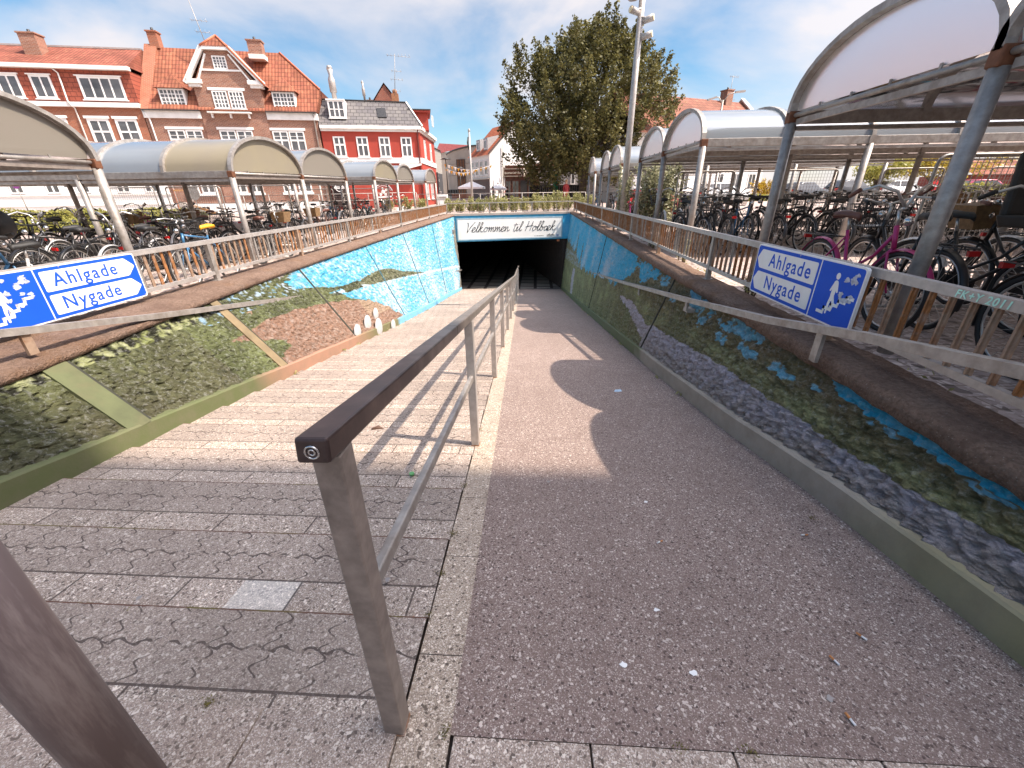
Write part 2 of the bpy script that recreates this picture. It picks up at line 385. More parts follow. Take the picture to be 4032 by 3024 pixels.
# slab row across the top of the right-hand lane
def slabs(name, x0, x1, y0, y1, n, jx=0.5, z=0.002):
    m = MB(); x = x0; i = 0
    while x < x1:
        xe = min(x + jx, x1)
        za = ramp_z(y0); zb = ramp_z(y1)
        m.hexa([(x+.003, y0, za-.06), (xe-.003, y0, za-.06), (xe-.003, y1, zb-.06), (x+.003, y1, zb-.06), (x+.003, y0, za+z), (xe-.003, y0, za+z), (xe-.003, y1, zb+z), (x+.003, y1, zb+z)])
        x = xe; i += 1
    o = m.build(name, SLAB, None, 0.003); struct(o); return o
def mat_slab():
    b, c, h, _ = aggregate('speckled_slab', (0.40, 0.31, 0.25), (0.21, 0.155, 0.125), (0.72, 0.63, 0.54), 0.26, 300)
    b.bsdf(c, 0.85, 0, b.bump(h, 0.4, 0.004), 0.3); return b.m
SLAB = mat_slab()
slabs('ramp_slab_path', KC(0.5) + 0.155, 2.4, 0.10, 0.632, 6, 0.40)
slabs('ramp_slab_path', -3.33, KC(0.5) - 0.004, 0.19, 0.672, 6, 0.502, 0.016)
m = MB(); m.add([(-3.2, 0.1, -0.05), (-0.3, 0.1, -0.05), (2.4, 0.1, -0.05), (-3.2, 0.7, -0.15), (-0.3, 0.7, -0.15), (2.4, 0.7, -0.15)], [(0,1,4,3), (1,2,5,4)])
struct(m.build('ramp_bed_ground', simple('joint_soil', (0.11, 0.08, 0.06), 0.9)))
m = MB(); m.add([(-4.2,-3,-.001),(2.3,-3,-.001),(2.3,.101,-.002),(-4.2,.101,-.002)], [(0,1,2,3)]); struct(m.build('forecourt_path', SLAB))

# bed below the lanes so that no light shows through the joints
m = MB(); v = []; f = []
for y in (-3, 0, 5, 10, 14, 20, 25.2): v += [(-4.6, y, ramp_z(y) - .07), (2.0, y, ramp_z(y) - .07)]
for j in range(6): f.append((2*j, 2*j+1, 2*j+3, 2*j+2))
m.add(v, f); struct(m.build('ramp_bed_ground', bpy.data.materials['joint_soil']))
# ------------------------------------------------------------------ painted rough-cast retaining walls
def mural_mat(name):
    b = NB(name); a = b.n('ShaderNodeVertexColor'); a.layer_name = 'paint'
    n1 = b.noise(19, 7, 0.75)[0]; n2 = b.noise(60, 4, 0.6)[0]; n3 = b.noise(26, 5, 0.7, dist=.6)[0]
    c = b.mix(b.maprange(n1, 0.43, 0.60, 0, 0.50), a.outputs[0], b.mix(1.0, a.outputs[0], (0.48, 0.50, 0.52), 'MULTIPLY'))
    c = b.mix(b.maprange(n3, 0.52, 0.66, 0, 0.55), c, b.mix(0.55, a.outputs[0], (0.72, 0.72, 0.68)))
    c = b.mix(b.maprange(n2, 0.62, 0.74, 0, 0.3), c, b.mix(1.0, a.outputs[0], (0.3, 0.3, 0.3), 'MULTIPLY'))
    h = b.math('ADD', b.math('MULTIPLY', b.noise(20, 8, 0.75, dist=.4)[0], 1.6), b.math('MULTIPLY', n2, 0.4))
    b.bsdf(c, 0.85, 0, b.bump(h, 1.0, 0.05), 0.25); return b.m
MURAL = mural_mat('mural_paint_on_roughcast')
def smooth_paint(name):
    b = NB(name); a = b.n('ShaderNodeVertexColor'); a.layer_name = 'paint'
    n1 = b.noise(6, 6, 0.65)[0]
    c = b.mix(b.maprange(n1, 0.4, 0.75, 0, 0.45), a.outputs[0], (0.17, 0.14, 0.10))
    b.bsdf(c, 0.75, 0, b.bump(b.noise(60, 4)[0], 0.3, 0.004), 0.3); return b.m
SMOOTHP = smooth_paint('mural_paint_on_concrete')
def mixc(a, b, t): t = min(1, max(0, t)); return tuple(p + (q - p) * t for p, q in zip(a, b))
SKY1 = (0.05, 0.52, 0.80); SKY2 = (0.18, 0.56, 0.76); WHT = (0.66, 0.74, 0.80)
GR1 = (0.26, 0.265, 0.12); GR2 = (0.42, 0.43, 0.20); GR3 = (0.12, 0.115, 0.055); OLV = (0.28, 0.22, 0.12); LIL = (0.66, 0.60, 0.66); LIL2 = (0.46, 0.39, 0.35)
def wt_norm(side, y, w):
    if side > 0: wb = interp(y, [(1, -.40), (2.3, -.29), (6, -.18), (18, -.1)]); wt = interp(y, [(1.3, 1.32), (1.7, 1.27), (2.2, 1.2), (5, 1.08), (8, 1.04), (24, 1.03)])
    else: wb = interp(y, [(2.6, -.3), (4.6, -.2), (10, -.12), (18, -.02)]); wt = interp(y, [(2.2, 1.1), (5, 1.05), (24, 1.02)])
    return wb + w * (wt - wb)      # from true fraction to the measured scale
def mural_right(y, t, z):
    w = wt_norm(1, y, t)
    n = fbm(y * 2.2, z * 2.2, 3.1); n2 = fbm(y * 11, z * 11, 9.0); nf = fbm(y * 22, z * 22, 1.0, 3)
    if y > 5.95 or True:
        tall = fbm(y * 3.3, z * 0.5, 20)
        ws = interp(y, [(6.0, 1.02), (6.4, .90), (6.9, .84), (7.3, .72), (7.55, .80), (7.75, .90), (7.95, .80), (8.6, .60), (9.2, .50), (10.5, .43), (12.5, .40), (16.4, .39), (18, .5), (19, .55), (22, .60), (24.5, .66)])
        sky = y > 6.05 and w > ws + tall * 0.08 + n2 * 0.02
        if sky and y < 8.1: sky = n + n2 * 0.5 + (w - .9) * -1.2 > -0.12 and w < 1.02 + n * 0.1 or (y > 7.0 and abs(w - .85) < .1 and n2 > -.2)
        # tall dark poplars
        for yc, wd, top in ((16.7, .30, .78), (18.9, .34, .84), (20.6, .30, .70), (22.3, .34, .72), (23.6, .35, .62)):
            hw = wd * max(0.0, 1 - (w - .35) / (top - .35)) ** 0.7 if w < top else 0
            if abs(y - yc) < hw * (1 + 0.5 * n2): sky = False
        if sky:
            cl = fbm(y * 0.8, z * 0.8 + 5, 2.0); c = mixc(SKY1, SKY2, 0.35 + 0.5 * n2)
            ray_ = max(0, math.sin((y * 0.35 + z * 0.75) * 4.2)) ** 6
            wh = max(0, cl * 0.9 + n2 * 0.55 + (0.55 - (w - .4)) * 0.35 - 0.05) + ray_ * 0.25 * (y > 9)
            return mixc(c, WHT, wh * 0.85)
        if y > 16 and w > .36 and w < .52 and n2 > .05: return mixc(GR3, WHT, .55)
    # blue strip along the top near the stairs
    lo = interp(y, [(1.0, 1.15), (1.36, 1.10), (1.54, 1.06), (1.85, 1.02), (2.1, .98), (2.4, .99), (2.62, 1.3)])
    if y < 2.6 and w > lo + n2 * 0.035: return mixc(SKY1, SKY2, .3 + n2)
    for yc, wc, ry, rw in ((4.86, 1.0, .3, .2), (3.64, 1.02, .28, .12), (3.98, .92, .16, .08), (4.4, .95, .1, .07), (4.49, .74, .07, .1), (4.0, .7, .06, .08), (3.87, .72, .06, .08), (3.43, .76, .12, .08), (3.57, .76, .05, .08),
                           (2.99, .81, .07, .08), (2.9, .76, .06, .06), (2.79, .8, .05, .05), (1.96, .94, .055, .05), (2.08, .9, .02, .02), (1.71, 1.08, .06, .05), (1.67, 1.03, .03, .03), (1.52, .99, .025, .03), (1.48, .97, .03, .03), (1.42, 1.03, .05, .06), (2.56, .88, .05, .04), (2.33, .84, .02, .02), (6.2, .93, .2, .06), (5.6, .8, .1, .06)):
        d = ((y - yc) / ry) ** 2 + ((w - wc) / rw) ** 2
        if d < 1.0 + n2 * 1.6 + nf * .6: return mixc(SKY2, (0.36, 0.62, 0.75), .3 + n2)
    # lilac-grey path
    up = interp(y, [(1.0, .60), (1.17, .55), (1.5, .44), (1.8, .39), (2.3, .38), (3.1, .42), (3.6, .42), (5, .38), (6.1, .33), (6.9, .40), (7.4, .47), (8.35, .44), (8.6, .40)])
    lw_ = interp(y, [(5.9, -.1), (6.0, .12), (6.5, .2), (6.95, .27), (7.4, .34), (8.4, .41), (8.6, .42)])
    if y < 8.5 and t < up + 0.03 * n and t > lw_ + .02 * n2:
        edge = (up - t) / max(up, .05)
        return mixc(mixc(LIL, LIL2, edge * 1.15 + n2 * 0.7), (0.26, 0.22, 0.19), max(0, nf))
    if 17.7 < y < 19.9 and t < .36 and abs(y - 18.0 - t * 4 * .4 - .2 * math.sin(t * 9)) < .55: return mixc(LIL, LIL2, .3 + n2)
    d = t - up if y < 8.5 else t - .25
    g = mixc(GR1, OLV, 0.45 + 0.55 * n + d * 0.9)
    g = mixc(g, GR2, max(0, 0.55 - abs(d - .12) * 4 + n * 0.9))
    g = mixc(g, GR3, max(0, n2 * 0.9 + nf * .5 + (.2 if t > .6 else -.02)))
    if y > 8.5 and t < .35: g = mixc(g, GR2, .35 + n * .8)
    return g
def mural_left(y, t, z):
    GR1 = (0.13, 0.145, 0.06); GR2 = (0.24, 0.27, 0.11); GR3 = (0.04, 0.042, 0.018)
    w = wt_norm(-1, y, t)
    n = fbm(y * 2.0, z * 2.0, 33.1); n2 = fbm(y * 11, z * 11, 39.0); nf = fbm(y * 22, z * 22, 31.0, 3)
    sb = 7.4 + (.5 - w) * 4.2 if w < .58 else interp(w, [(.58, 8.3), (.64, 7.3), (.8, 6.2), (1.0, 6.35), (1.1, 6.6)])
    sea = y > sb + n * 0.25 + n2 * 0.1
    isl = 8.3 < y < 14.2 and interp(y, [(8.3, .56), (9, .49), (11, .45), (14.2, .40)]) < w < interp(y, [(8.3, .57), (8.9, .63), (9.9, .66), (10.9, .62), (11.8, .52), (14.2, .41)]) + .012 * n2
    if isl: return mixc(mixc(GR3, (0.18, 0.19, 0.09), .45 + n2), (0.40, 0.40, 0.26), max(0, nf * 1.2))
    if 7.2 < y < 8.5 and .5 < w < .62 and n + n2 < .2: return mixc(GR3, GR1, .4 + n2)
    if sea:
        hor = interp(y, [(7, .55), (14, .40), (24, .30)])
        c = mixc((0.075, 0.44, 0.68), (0.16, 0.55, 0.75), .5 + n2)
        if abs(w - hor) < .018 * (1 + n2): return mixc(WHT, (0.5, .65, .72), .2 + n2)
        wh = max(0, n2 * 1.25 + nf * 0.9 + 0.10 + fbm(y * .5, z * .5, 7) * 0.9 + (.18 if w < hor else .0))
        if y > 23.0 + .6 * math.sin(w * 7) - .8 * max(0, .6 - w): return mixc((0.16, 0.14, 0.10), (0.35, 0.33, 0.28), .5 + n2)
        return mixc(c, WHT, wh)
    # salmon earth
    eu = interp(y, [(4.0, .30), (4.2, .43), (4.8, .50), (5.4, .54), (6.7, .46), (7.9, .36), (9.4, .1)])
    el = interp(w, [(-.25, 4.35), (.05, 5.0), (.15, 4.95), (.3, 4.5), (.45, 4.15), (.6, 4.3)])
    if w < eu + .03 * n and y > el + .2 * n + .1 * n2:
        c = mixc((0.40, 0.235, 0.16), (0.22, 0.125, 0.08), .5 + n2 + nf * .7)
        if y > 7.9 and w > .05: c = mixc(c, (0.50, 0.38, 0.24), .5)
        return mixc(c, (0.60, 0.42, 0.33), max(0, n2 * 1.1))
    g = mixc(GR1, GR2, .45 + n * 0.9 + n2 * .5)
    if y < 3.8: g = mixc(g, (0.13, 0.11, 0.07), .35 * (1 - w) + .25)
    if y > 4.3 and w > .52: g = mixc(g, GR3, .3 + n2 * .5)
    g = mixc(g, GR3, max(0, nf * 1.2 + n2 * .5 + (.25 if w > .78 and y > 3.6 else 0) - .05))
    if y > 4.1 and w > .74 and n2 + nf * .6 > .34: return mixc(WHT, (0.25, 0.5, 0.7), .5 + n)
    top = interp(y, [(1.5, .93), (2.6, .90), (3.4, .84), (4.3, .9), (6, .95)])
    if w > top and y < 4.6 and n2 + nf * .5 > .12: return mixc((0.34, 0.38, 0.13), (0.52, 0.54, 0.28), .5 + n)
    if w > top - .03 and y < 4.8 and n2 < -.05: return (0.035, 0.035, 0.02)
    return g

def relief(y, z, seed):
    p = Vector((y * 17, z * 24, seed))
    a = noise.fractal(p, 0.55, 2.1, 5); r = noise.ridged_multi_fractal(p * .8, .7, 2.1, 4, .9, 2) - 1.0
    return 0.024 * max(-1.4, min(1.6, a)) + .015 * r
def paint_attr(me, cols):
    at = me.color_attributes.new('paint', 'FLOAT_COLOR', 'POINT'); buf = np.ones((len(cols), 4), dtype=np.float32); buf[:, :3] = cols; at.data.foreach_set('color', buf.ravel())
def base_x(side, y): return kr(y) + 0.045 if side > 0 else kl(y) - 0.045
def top_x(side, y): return WTR(y) if side > 0 else WTL(y)
ZT = 0.235
def wall_pt(side, y, t):
    zb = ramp_z(y) + 0.15; z = zb + (ZT - zb) * t
    return lerp(base_x(side, y), top_x(side, y), t), z
def roughcast(side, parent):
    ys = []; y = 0.2
    yend = 24.9 if side > 0 else 23.5
    while y < yend: ys.append(y); y += max(0.018, 0.0058 * y)
    ys.append(yend)
    NT = 110; v = []; cols = []
    fn = mural_right if side > 0 else mural_left
    joints = (5.83, 11.9) if side > 0 else (2.56, 4.55, 6.74, 9.95, 13.25, 17.6)
    for y in ys:
        damp = min(1.0, min(abs(y - j) for j in joints) / 0.10)
        for i in range(NT + 1):
            t = i / NT; x, z = wall_pt(side, y, t)
            e = relief(y, z, 5.0 * side) * (damp if damp > .35 else 0)
            v.append((x - side * (e + 0.012), y, z)); cols.append(fn(y, t, z))
    n = NT + 1; f = []
    for j in range(len(ys) - 1):
        for i in range(NT):
            a = j*n + i; q = (a, a + 1, a + n + 1, a + n); f.append(q if side > 0 else q[::-1])
    m = MB(); m.add(v, f, True); o = m.build('mural_face', MURAL, parent); paint_attr(o.data, cols); return o
def kerb_col(side, y):
    n = fbm(y * 1.5, 0, 4)
    if side < 0:
        G = (0.105, 0.12, 0.05); S = (0.33, 0.185, 0.125)
        c = G if y < 3.9 else mixc(G, S, (y - 3.9) / .7 + n * .3) if y < 5 else S if y < 6.6 else mixc(S, (0.15, .14, .065), (y - 6.6) + n * .4) if y < 8.6 else (0.16, .15, .07) if y < 9.3 + .2 * n else (0.16, 0.44, 0.64)
        return c
    return mixc((0.26, 0.24, 0.11), (0.36, 0.31, 0.25), (y - 1.2) / .5 + n) if y < 5.85 else (0.13, 0.15, 0.07)
def plinth(side, parent):
    ys = [0.1 + 0.25 * i for i in range(100)]; ys = [y for y in ys if y < (24.9 if side > 0 else 23.4)]
    v = []; f = []; cols = []
    for y in ys:
        z = ramp_z(y); xo = kr(y) if side > 0 else kl(y); s = side; h = 0.165 + 0.006 * fbm(y, 3, side, 2)
        for dx, dz in ((0, -0.1), (0, h - .012), (s*.012, h), (s*.07, h + .004), (s*.085, h - .06)):
            v.append((xo + dx + s * .004 * fbm(y * 1.4, 1, side, 3), y, z + dz)); cols.append(kerb_col(side, y + (dz * .4)))
    for j in range(len(ys) - 1):
        for i in range(4):
            a = j*5 + i; q = (a, a+1, a+6, a+5); f.append(q[::-1] if side < 0 else q)
    m = MB(); m.add(v, f); o = m.build('plinth', SMOOTHP, parent); paint_attr(o.data, cols)
def mat_coping():
    b = NB('mossy_coping_concrete')
    n = b.noise(3.2, 6, 0.65)[0]; n2 = b.noise(35, 5, 0.7)[0]; v = b.voro(70)
    c = b.ramp(n, [(0.3, (0.16, 0.10, 0.075)), (0.55, (0.26, 0.175, 0.13)), (0.75, (0.21, 0.155, 0.125))])
    c = b.mix(b.maprange(n2, 0.45, 0.62, 0, 0.6), c, (0.105, 0.068, 0.048))
    c = b.mix(b.maprange(b.noise(1.3, 5, 0.6)[0], 0.55, 0.7, 0, 0.5), c, (0.20, 0.10, 0.04))
    c = b.mix(b.maprange(b.noise(90, 2)[0], 0.66, 0.72, 0, 0.5), c, (0.45, 0.40, 0.34))
    b.bsdf(c, 0.9, 0, b.bump(b.math('ADD', b.noise(22, 8, .75)[0], b.math('MULTIPLY', v['Distance'], 0.4)), 1.0, 0.035), 0.2); return b.m
COPE = mat_coping()
CONC = simple('weathered_concrete', (0.36, 0.31, 0.27), 0.85, 0, 0.15, 4, 0.2, dirt=(0.16, 0.12, 0.09), dirt_scale=2)
def coping(side, parent, y0=-3.0):
    y1 = 24.95 if side > 0 else 23.6; y = y0; v = []; f = []; n = 0
    prof = ((-.01, .228), (-.045, .235), (-.05, .29), (-.03, .338), (.12, .345), (.30, .34), (.32, .30), (.32, -.35))
    while True:
        yy = min(y, y1)
        for dx, z in prof:
            x = (WTR(yy) if side > 0 else (-3.86 - .033 * yy)) + side * dx if z > .3 or dx > .2 else (WTR(yy) if side > 0 else WTL(yy)) + side * dx
            e = 0.011 * fbm(yy * 7, dx * 9, z * 9 + side, 5)
            v.append((x + e, yy, z + e * .8))
        n += 1
        if yy >= y1: break
        y += max(0.045, 0.02 * max(y, 0))
    k = len(prof)
    for j in range(n - 1):
        for i in range(k - 1):
            a = j*k + i; q = (a, a+1, a+k+1, a+k); f.append(q if side > 0 else q[::-1])
    m = MB(); m.add(v, f, True); m.build('coping', COPE, parent)

rw = thing('retaining_wall', (2.0, 12, -1), 'rough retaining wall right of the ramp painted with trees, sky and a grey path', 'wall')
lw = thing('retaining_wall', (-3.9, 12, -1), 'rough retaining wall left of the ramp painted with green bank, brown field and blue sea', 'wall')
for side, p in ((1, rw), (-1, lw)):
    roughcast(side, p); plinth(side, p); coping(side, p)
    m = MB()  # concrete body behind the rough face
    ys = [-3, 0, 5, 10, 14, 20, 24.9 if side > 0 else 23.5]
    for a, b in zip(ys, ys[1:]):
        P = []
        for zt in (0, 1):
            for y in (a, b):
                pass
        xa, xb = base_x(side, a) + side*.03, base_x(side, b) + side*.03; ta, tb = top_x(side, a) + side*.03, top_x(side, b) + side*.03
        za, zb = ramp_z(a) - .2, ramp_z(b) - .2
        q = [(xa, a, za), (xa + side*.3, a, za), (xb + side*.3, b, zb), (xb, b, zb), (ta, a, ZT - .003), (ta + side*.25, a, ZT - .003), (tb + side*.25, b, ZT - .003), (tb, b, ZT - .003)]
        m.hexa(q)
    m.build('wall_core', CONC, p)
# joints and pilasters of the panels
JD = simple('dark_joint', (0.03, 0.03, 0.02), 0.9)
def wall_strip(side, y, wdt, proud, name, mat, parent, t0=0.0, t1=1.0, lean=0.0):
    m = MB(); x0, z0 = wall_pt(side, y, t0); x1, z1 = wall_pt(side, y, t1); s = side
    a0 = x0 - s * (proud + .012); a1 = x1 - s * (proud + .012); h = wdt / 2
    P = [(a0, y-h, z0), (x0 + s*.05, y-h, z0), (x0 + s*.05, y+h, z0), (a0, y+h, z0), (a1, y-h+lean, z1), (x1 + s*.05, y-h+lean, z1), (x1 + s*.05, y+h+lean, z1), (a1, y+h+lean, z1)]
    m.hexa(P); return m.build(name, mat, parent)
MG = simple('green_painted_concrete', (0.085, 0.095, 0.04), 0.8, 0, 0.2, 5, 0.2, dirt=(0.12, 0.10, 0.05), dirt_scale=4)
for y in (5.83, 11.9): wall_strip(1, y, 0.035, 0.012, 'panel_joint', JD, rw)
wall_strip(-1, 2.56, 0.17, 0.035, 'pilaster', MG, lw); wall_strip(-1, 2.665, 0.03, 0.02, 'panel_joint', JD, lw)
wall_strip(-1, 4.5, 0.12, 0.022, 'pilaster', simple('green_and_salmon_concrete', (0.19, 0.14, 0.075), 0.8, 0, 0.35, 3), lw); wall_strip(-1, 4.585, 0.025, 0.012, 'panel_joint', JD, lw)
JB = simple('blue_joint', (0.03, 0.11, 0.15), 0.9)
for y in (6.74, 9.95, 13.25, 17.6): wall_strip(-1, y, 0.03 + .0016*y, 0.010, 'panel_joint', JD if y < 7 else JB, lw)
# stones painted white on the left plinth
ST = simple('white_painted_stone', (0.42, 0.41, 0.40), 0.8, 0, 0.12, 9)
for y, t, r in ((6.87, .05, .13), (7.5, .10, .15), (7.85, .0, .17), (8.15, .17, .12), (8.65, -.05, .12)):
    x, z = wall_pt(-1, y, t); m = MB(); m.ball((0, 0, 0), 1, 12, 8)
    m.v = [(x + .005 + v[0] * .03 + .03, y + v[1] * r * 1.1, z + v[2] * r * 1.15) for v in m.v]; m.build('painted_stone', ST, lw)

# ------------------------------------------------------------------ head wall, tunnel
HA = Vector((-4.6, 23.3, 0)); HD = Vector((6.6, 1.6, 0)).normalized(); HN = Vector((-HD.y, HD.x, 0))
def Hf(s, z, off=0.0): return tuple(HA + HD * s + HN * off + Vector((0, 0, z)))
def hbox(m, s0, s1, z0, z1, o0, o1):
    return m.hexa([Hf(s0,z0,o0), Hf(s1,z0,o0), Hf(s1,z0,o1), Hf(s0,z0,o1), Hf(s0,z1,o0), Hf(s1,z1,o0), Hf(s1,z1,o1), Hf(s0,z1,o1)])
hw = thing('underpass_portal', Hf(3.4, -3.8), 'blue painted portal beam over the dark pedestrian underpass', 'underpass')
BLUEP = simple('sky_blue_painted_concrete', (0.045, 0.36, 0.60), 0.6, 0, 0.12, 1.5, 0.05, dirt=(0.2, 0.5, 0.68), dirt_scale=1.2, dirt_amt=0.6)
m = MB(); hbox(m, 0.02, 6.76, -1.09, 0.235, 0, 0.6); m.build('portal_beam', BLUEP, hw)
m = MB(); hbox(m, -0.3, 7.1, 0.237, 0.345, -0.07, 0.34); m.build('coping', CONC, hw)
TUN = simple('dark_brown_tunnel_wall', (0.035, 0.022, 0.018), 0.9, 0, 0.4, 5)  # near-black brown for the tunnel sides, ceiling and end
def tunnel():
    m = MB()
    for s in (0.12, 6.38):
        d = -0.35 if s < 1 else 0.35
        m.hexa([Hf(s,-4.2,0.02), Hf(s+d,-4.2,0.02), Hf(s+d,-4.2,32), Hf(s,-4.2,32), Hf(s - (.12 if s > 1 else -.12)*-1*0, -1.08, 0.02), Hf(s+d,-1.08,0.02), Hf(s+d,-1.08,32), Hf(s,-1.08,32)])
    m.build('tunnel_side', TUN, hw)
    m = MB(); hbox(m, -.3, 6.8, -1.085, -0.9, 0.61, 32); m.build('tunnel_ceiling', TUN, hw)
    m = MB(); hbox(m, -.3, 6.8, -4.2, -0.9, 32, 32.3); m.build('tunnel_end', TUN, hw)
tunnel()
def mat_tfloor():
    b = NB('sunlit_tunnel_floor_slabs'); br = b.n('ShaderNodeTexBrick'); br.offset = 0; br.inputs['Scale'].default_value = 1.0; br.inputs['Mortar Size'].default_value = 0.10; br.inputs['Brick Width'].default_value = 1.0; br.inputs['Row Height'].default_value = 1.1
    br.inputs['Color1'].default_value = (0.22, 0.19, 0.165, 1); br.inputs['Color2'].default_value = (0.16, 0.14, 0.12, 1); br.inputs['Mortar'].default_value = (0.025, 0.018, 0.015, 1)  # lighter rectangles put sunlight into the slab colour, dark joints between
    b.t.links.new(b.tc.outputs['Object'], br.inputs[0]); b.bsdf(br.outputs[0], 0.85); return b.m
m = MB(); m.add([Hf(-.3,-3.79,.06), Hf(7,-3.96,-.14), Hf(7,-3.98,32), Hf(-.3,-3.98,32)], [(0,1,2,3)]); struct(m.build('tunnel_floor', mat_tfloor()))
m = MB(); hbox(m, .3, 6.3, -1.5, -1.46, 4, 4.05); 
# drain channel at the foot of the portal
m = MB(); m.hexa([Hf(.2,-3.86,.0), Hf(6.4,-4.02,.0), Hf(6.4,-4.02,.10), Hf(.2,-3.86,.10), Hf(.2,-3.735,.0), Hf(6.4,-3.925,.0), Hf(6.4,-3.925,.10), Hf(.2,-3.735,.10)]); m.build('drain_channel', DARKM, hw)

# welcome sign
ws = thing('welcome_sign', Hf(3.3, -0.47, -0.06), 'long white welcome sign with handwritten lettering over the tunnel mouth', 'sign')
SIGNW = simple('white_sign_plate', (0.82, 0.80, 0.76), 0.35, 0, 0.03, 2, dirt=(0.7, 0.67, 0.62), dirt_scale=0.8, dirt_amt=0.4)
S0, S1, Z0, Z1 = 0.34, 6.26, -1.02, 0.115
m = MB(); hbox(m, S0+.06, S1-.06, Z0+.06, Z1-.06, -0.05, -0.012); m.build('sign_panel', SIGNW, ws)
FR = simple('pale_blue_frame', (0.33, 0.47, 0.54), 0.5, 0.2)
m = MB()
hbox(m, S0, S1, Z0, Z0+.06, -.06, -.002); hbox(m, S0, S1, Z1-.06, Z1, -.06, -.002); hbox(m, S0, S0+.06, Z0+.06, Z1-.06, -.06, -.002); hbox(m, S1-.06, S1, Z0+.06, Z1-.06, -.06, -.002)
m.build('sign_frame', FR, ws)
GLY = {
 'V': ([[(0,1.9),(.12,2.0),(.3,1.2),(.42,0),(.8,1.1),(1.35,2.15)]], 1.15),
 'e': ([[(-.1,.25),(.3,.5),(.55,.85),(.35,1.05),(.1,.75),(.1,.2),(.4,-.02),(.8,.3)]], .75),
 'l': ([[(-.1,.25),(.3,1.1),(.42,1.9),(.25,2.05),(.15,1.3),(.15,.3),(.3,0),(.6,.3)]], .55),
 'k': ([[(-.1,.25),(.3,1.2),(.4,1.95),(.22,2.0),(.12,1.0),(.08,0)],[(.1,.55),(.6,1.05),(.25,.55),(.6,0),(.95,.3)]], .9),
 'o': ([[(.5,1.0),(.15,.85),(.05,.35),(.3,0),(.6,.25),(.62,.8),(.42,1.0),(.6,.8),(.95,.85)]], .88),
 'm': ([[(-.05,.8),(.08,1.0),(.1,0),(.2,.6),(.42,1.0),(.48,0),(.58,.6),(.8,1.0),(.88,.2),(1.0,0),(1.2,.3)]], 1.15),
 'n': ([[(-.05,.8),(.08,1.0),(.1,0),(.2,.6),(.45,1.0),(.55,.2),(.68,0),(.95,.35)]], .85),
 't': ([[(.25,1.75),(.15,.9),(.15,.15),(.35,0),(.6,.3)],[(-.12,1.35),(.6,1.45)]], .6),
 'i': ([[(-.05,.5),(.15,1.0),(.12,.2),(.25,0),(.5,.3)],[(.22,1.4),(.27,1.5)]], .5),
 'H': ([[(.1,1.9),(.2,2.0),(.12,1.0),(0,0)],[(1.0,2.05),(.9,1.0),(.85,0)],[(-.15,.85),(.5,1.05),(1.2,1.15)]], 1.25),
 'b': ([[(-.1,.25),(.3,1.2),(.38,1.95),(.2,2.0),(.12,1.0),(.12,.2),(.35,0),(.6,.3),(.5,.75),(.3,.8),(.6,.7),(.85,.8)]], .82),
 'a': ([[(.5,.9),(.15,.85),(.05,.3),(.25,0),(.5,.3),(.6,.9),(.55,.3),(.7,.0),(.95,.3)]], .9),
}
def smooth_pts(p, n=6):
    out = []
    q = [p[0]] + list(p) + [p[-1]]
    for i in range(1, len(q) - 2):
        for k in range(n):
            t = k / n; a, b, c, d = q[i-1], q[i], q[i+1], q[i+2]
            out.append(tuple(.5 * ((2*b[j]) + (-a[j] + c[j]) * t + (2*a[j] - 5*b[j] + 4*c[j] - d[j]) * t*t + (-a[j] + 3*b[j] - 3*c[j] + d[j]) * t**3) for j in (0, 1)))
    out.append(p[-1]); return out
def handwrite(m, words_, s0, z0, h, frame, slant=0.28, r=0.02, wid=1.0):
    s = s0
    for ch in words_:
        if ch == ' ': s += .75 * h * wid; continue
        gl = GLY['a'][0] + [] if ch == 'æ' else GLY[ch][0]
        adv = GLY['a'][1] * .62 if ch == 'æ' else GLY[ch][1]
        for st in gl:
            p = smooth_pts(st) if len(st) > 2 else st
            m.path([frame(s + (x + slant * y) * h * wid, z0 + y * h, -0.052) for x, y in p], [r * (0.65 + .5 * abs(math.sin(i * .45))) for i in range(len(p))], 5)
        if ch == 'æ':
            s += adv * h * wid
            for st in GLY['e'][0]:
                p = smooth_pts(st); m.path([frame(s + (x + slant * y) * h * wid, z0 + y * h, -0.052) for x, y in p], r, 5)
            adv = GLY['e'][1]
        s += adv * h * wid
    return s
INK = simple('dark_ink', (0.03, 0.03, 0.035), 0.5)
m = MB(); h_ = 0.235
end = handwrite(MB(), 'Velkommen til Holbæk', 0, 0, h_, lambda a, b, c: (a, 0, b))
wid = 5.05 / end
handwrite(m, 'Velkommen til Holbæk', S0 + .42, -0.60, h_, Hf, 0.28, 0.017, wid); m.build('lettering', INK, ws)
fblue = simple('small_blue_square', (0.05, 0.12, 0.35), 0.5)
m = MB(); hbox(m, 5.93, 6.04, -.94, -.83, -.056, -.05); m.build('square_mark', fblue, ws)
text('mark_letter', 'f', WHITE, ws, Hf(5.965, -.93, -.058), HD, (0,0,1), .13)
text('small_lettering', 'www.holbaekbymidte.dk', INK, ws, Hf(4.62, -.90, -.053), HD, (0,0,1), .055)
m = MB()
for i in range(7): hbox(m, 5.36 + i*.065, 5.36 + i*.065 + .04, -.90, -.90 + (.06 + .05 * ((i*37) % 3) / 2), -.055, -.05)
m.build('printed_marks', INK, ws)
text('small_lettering', 'Holbæk  Bymidte', INK, ws, Hf(5.34, -.955, -.053), HD, (0,0,1), .045)
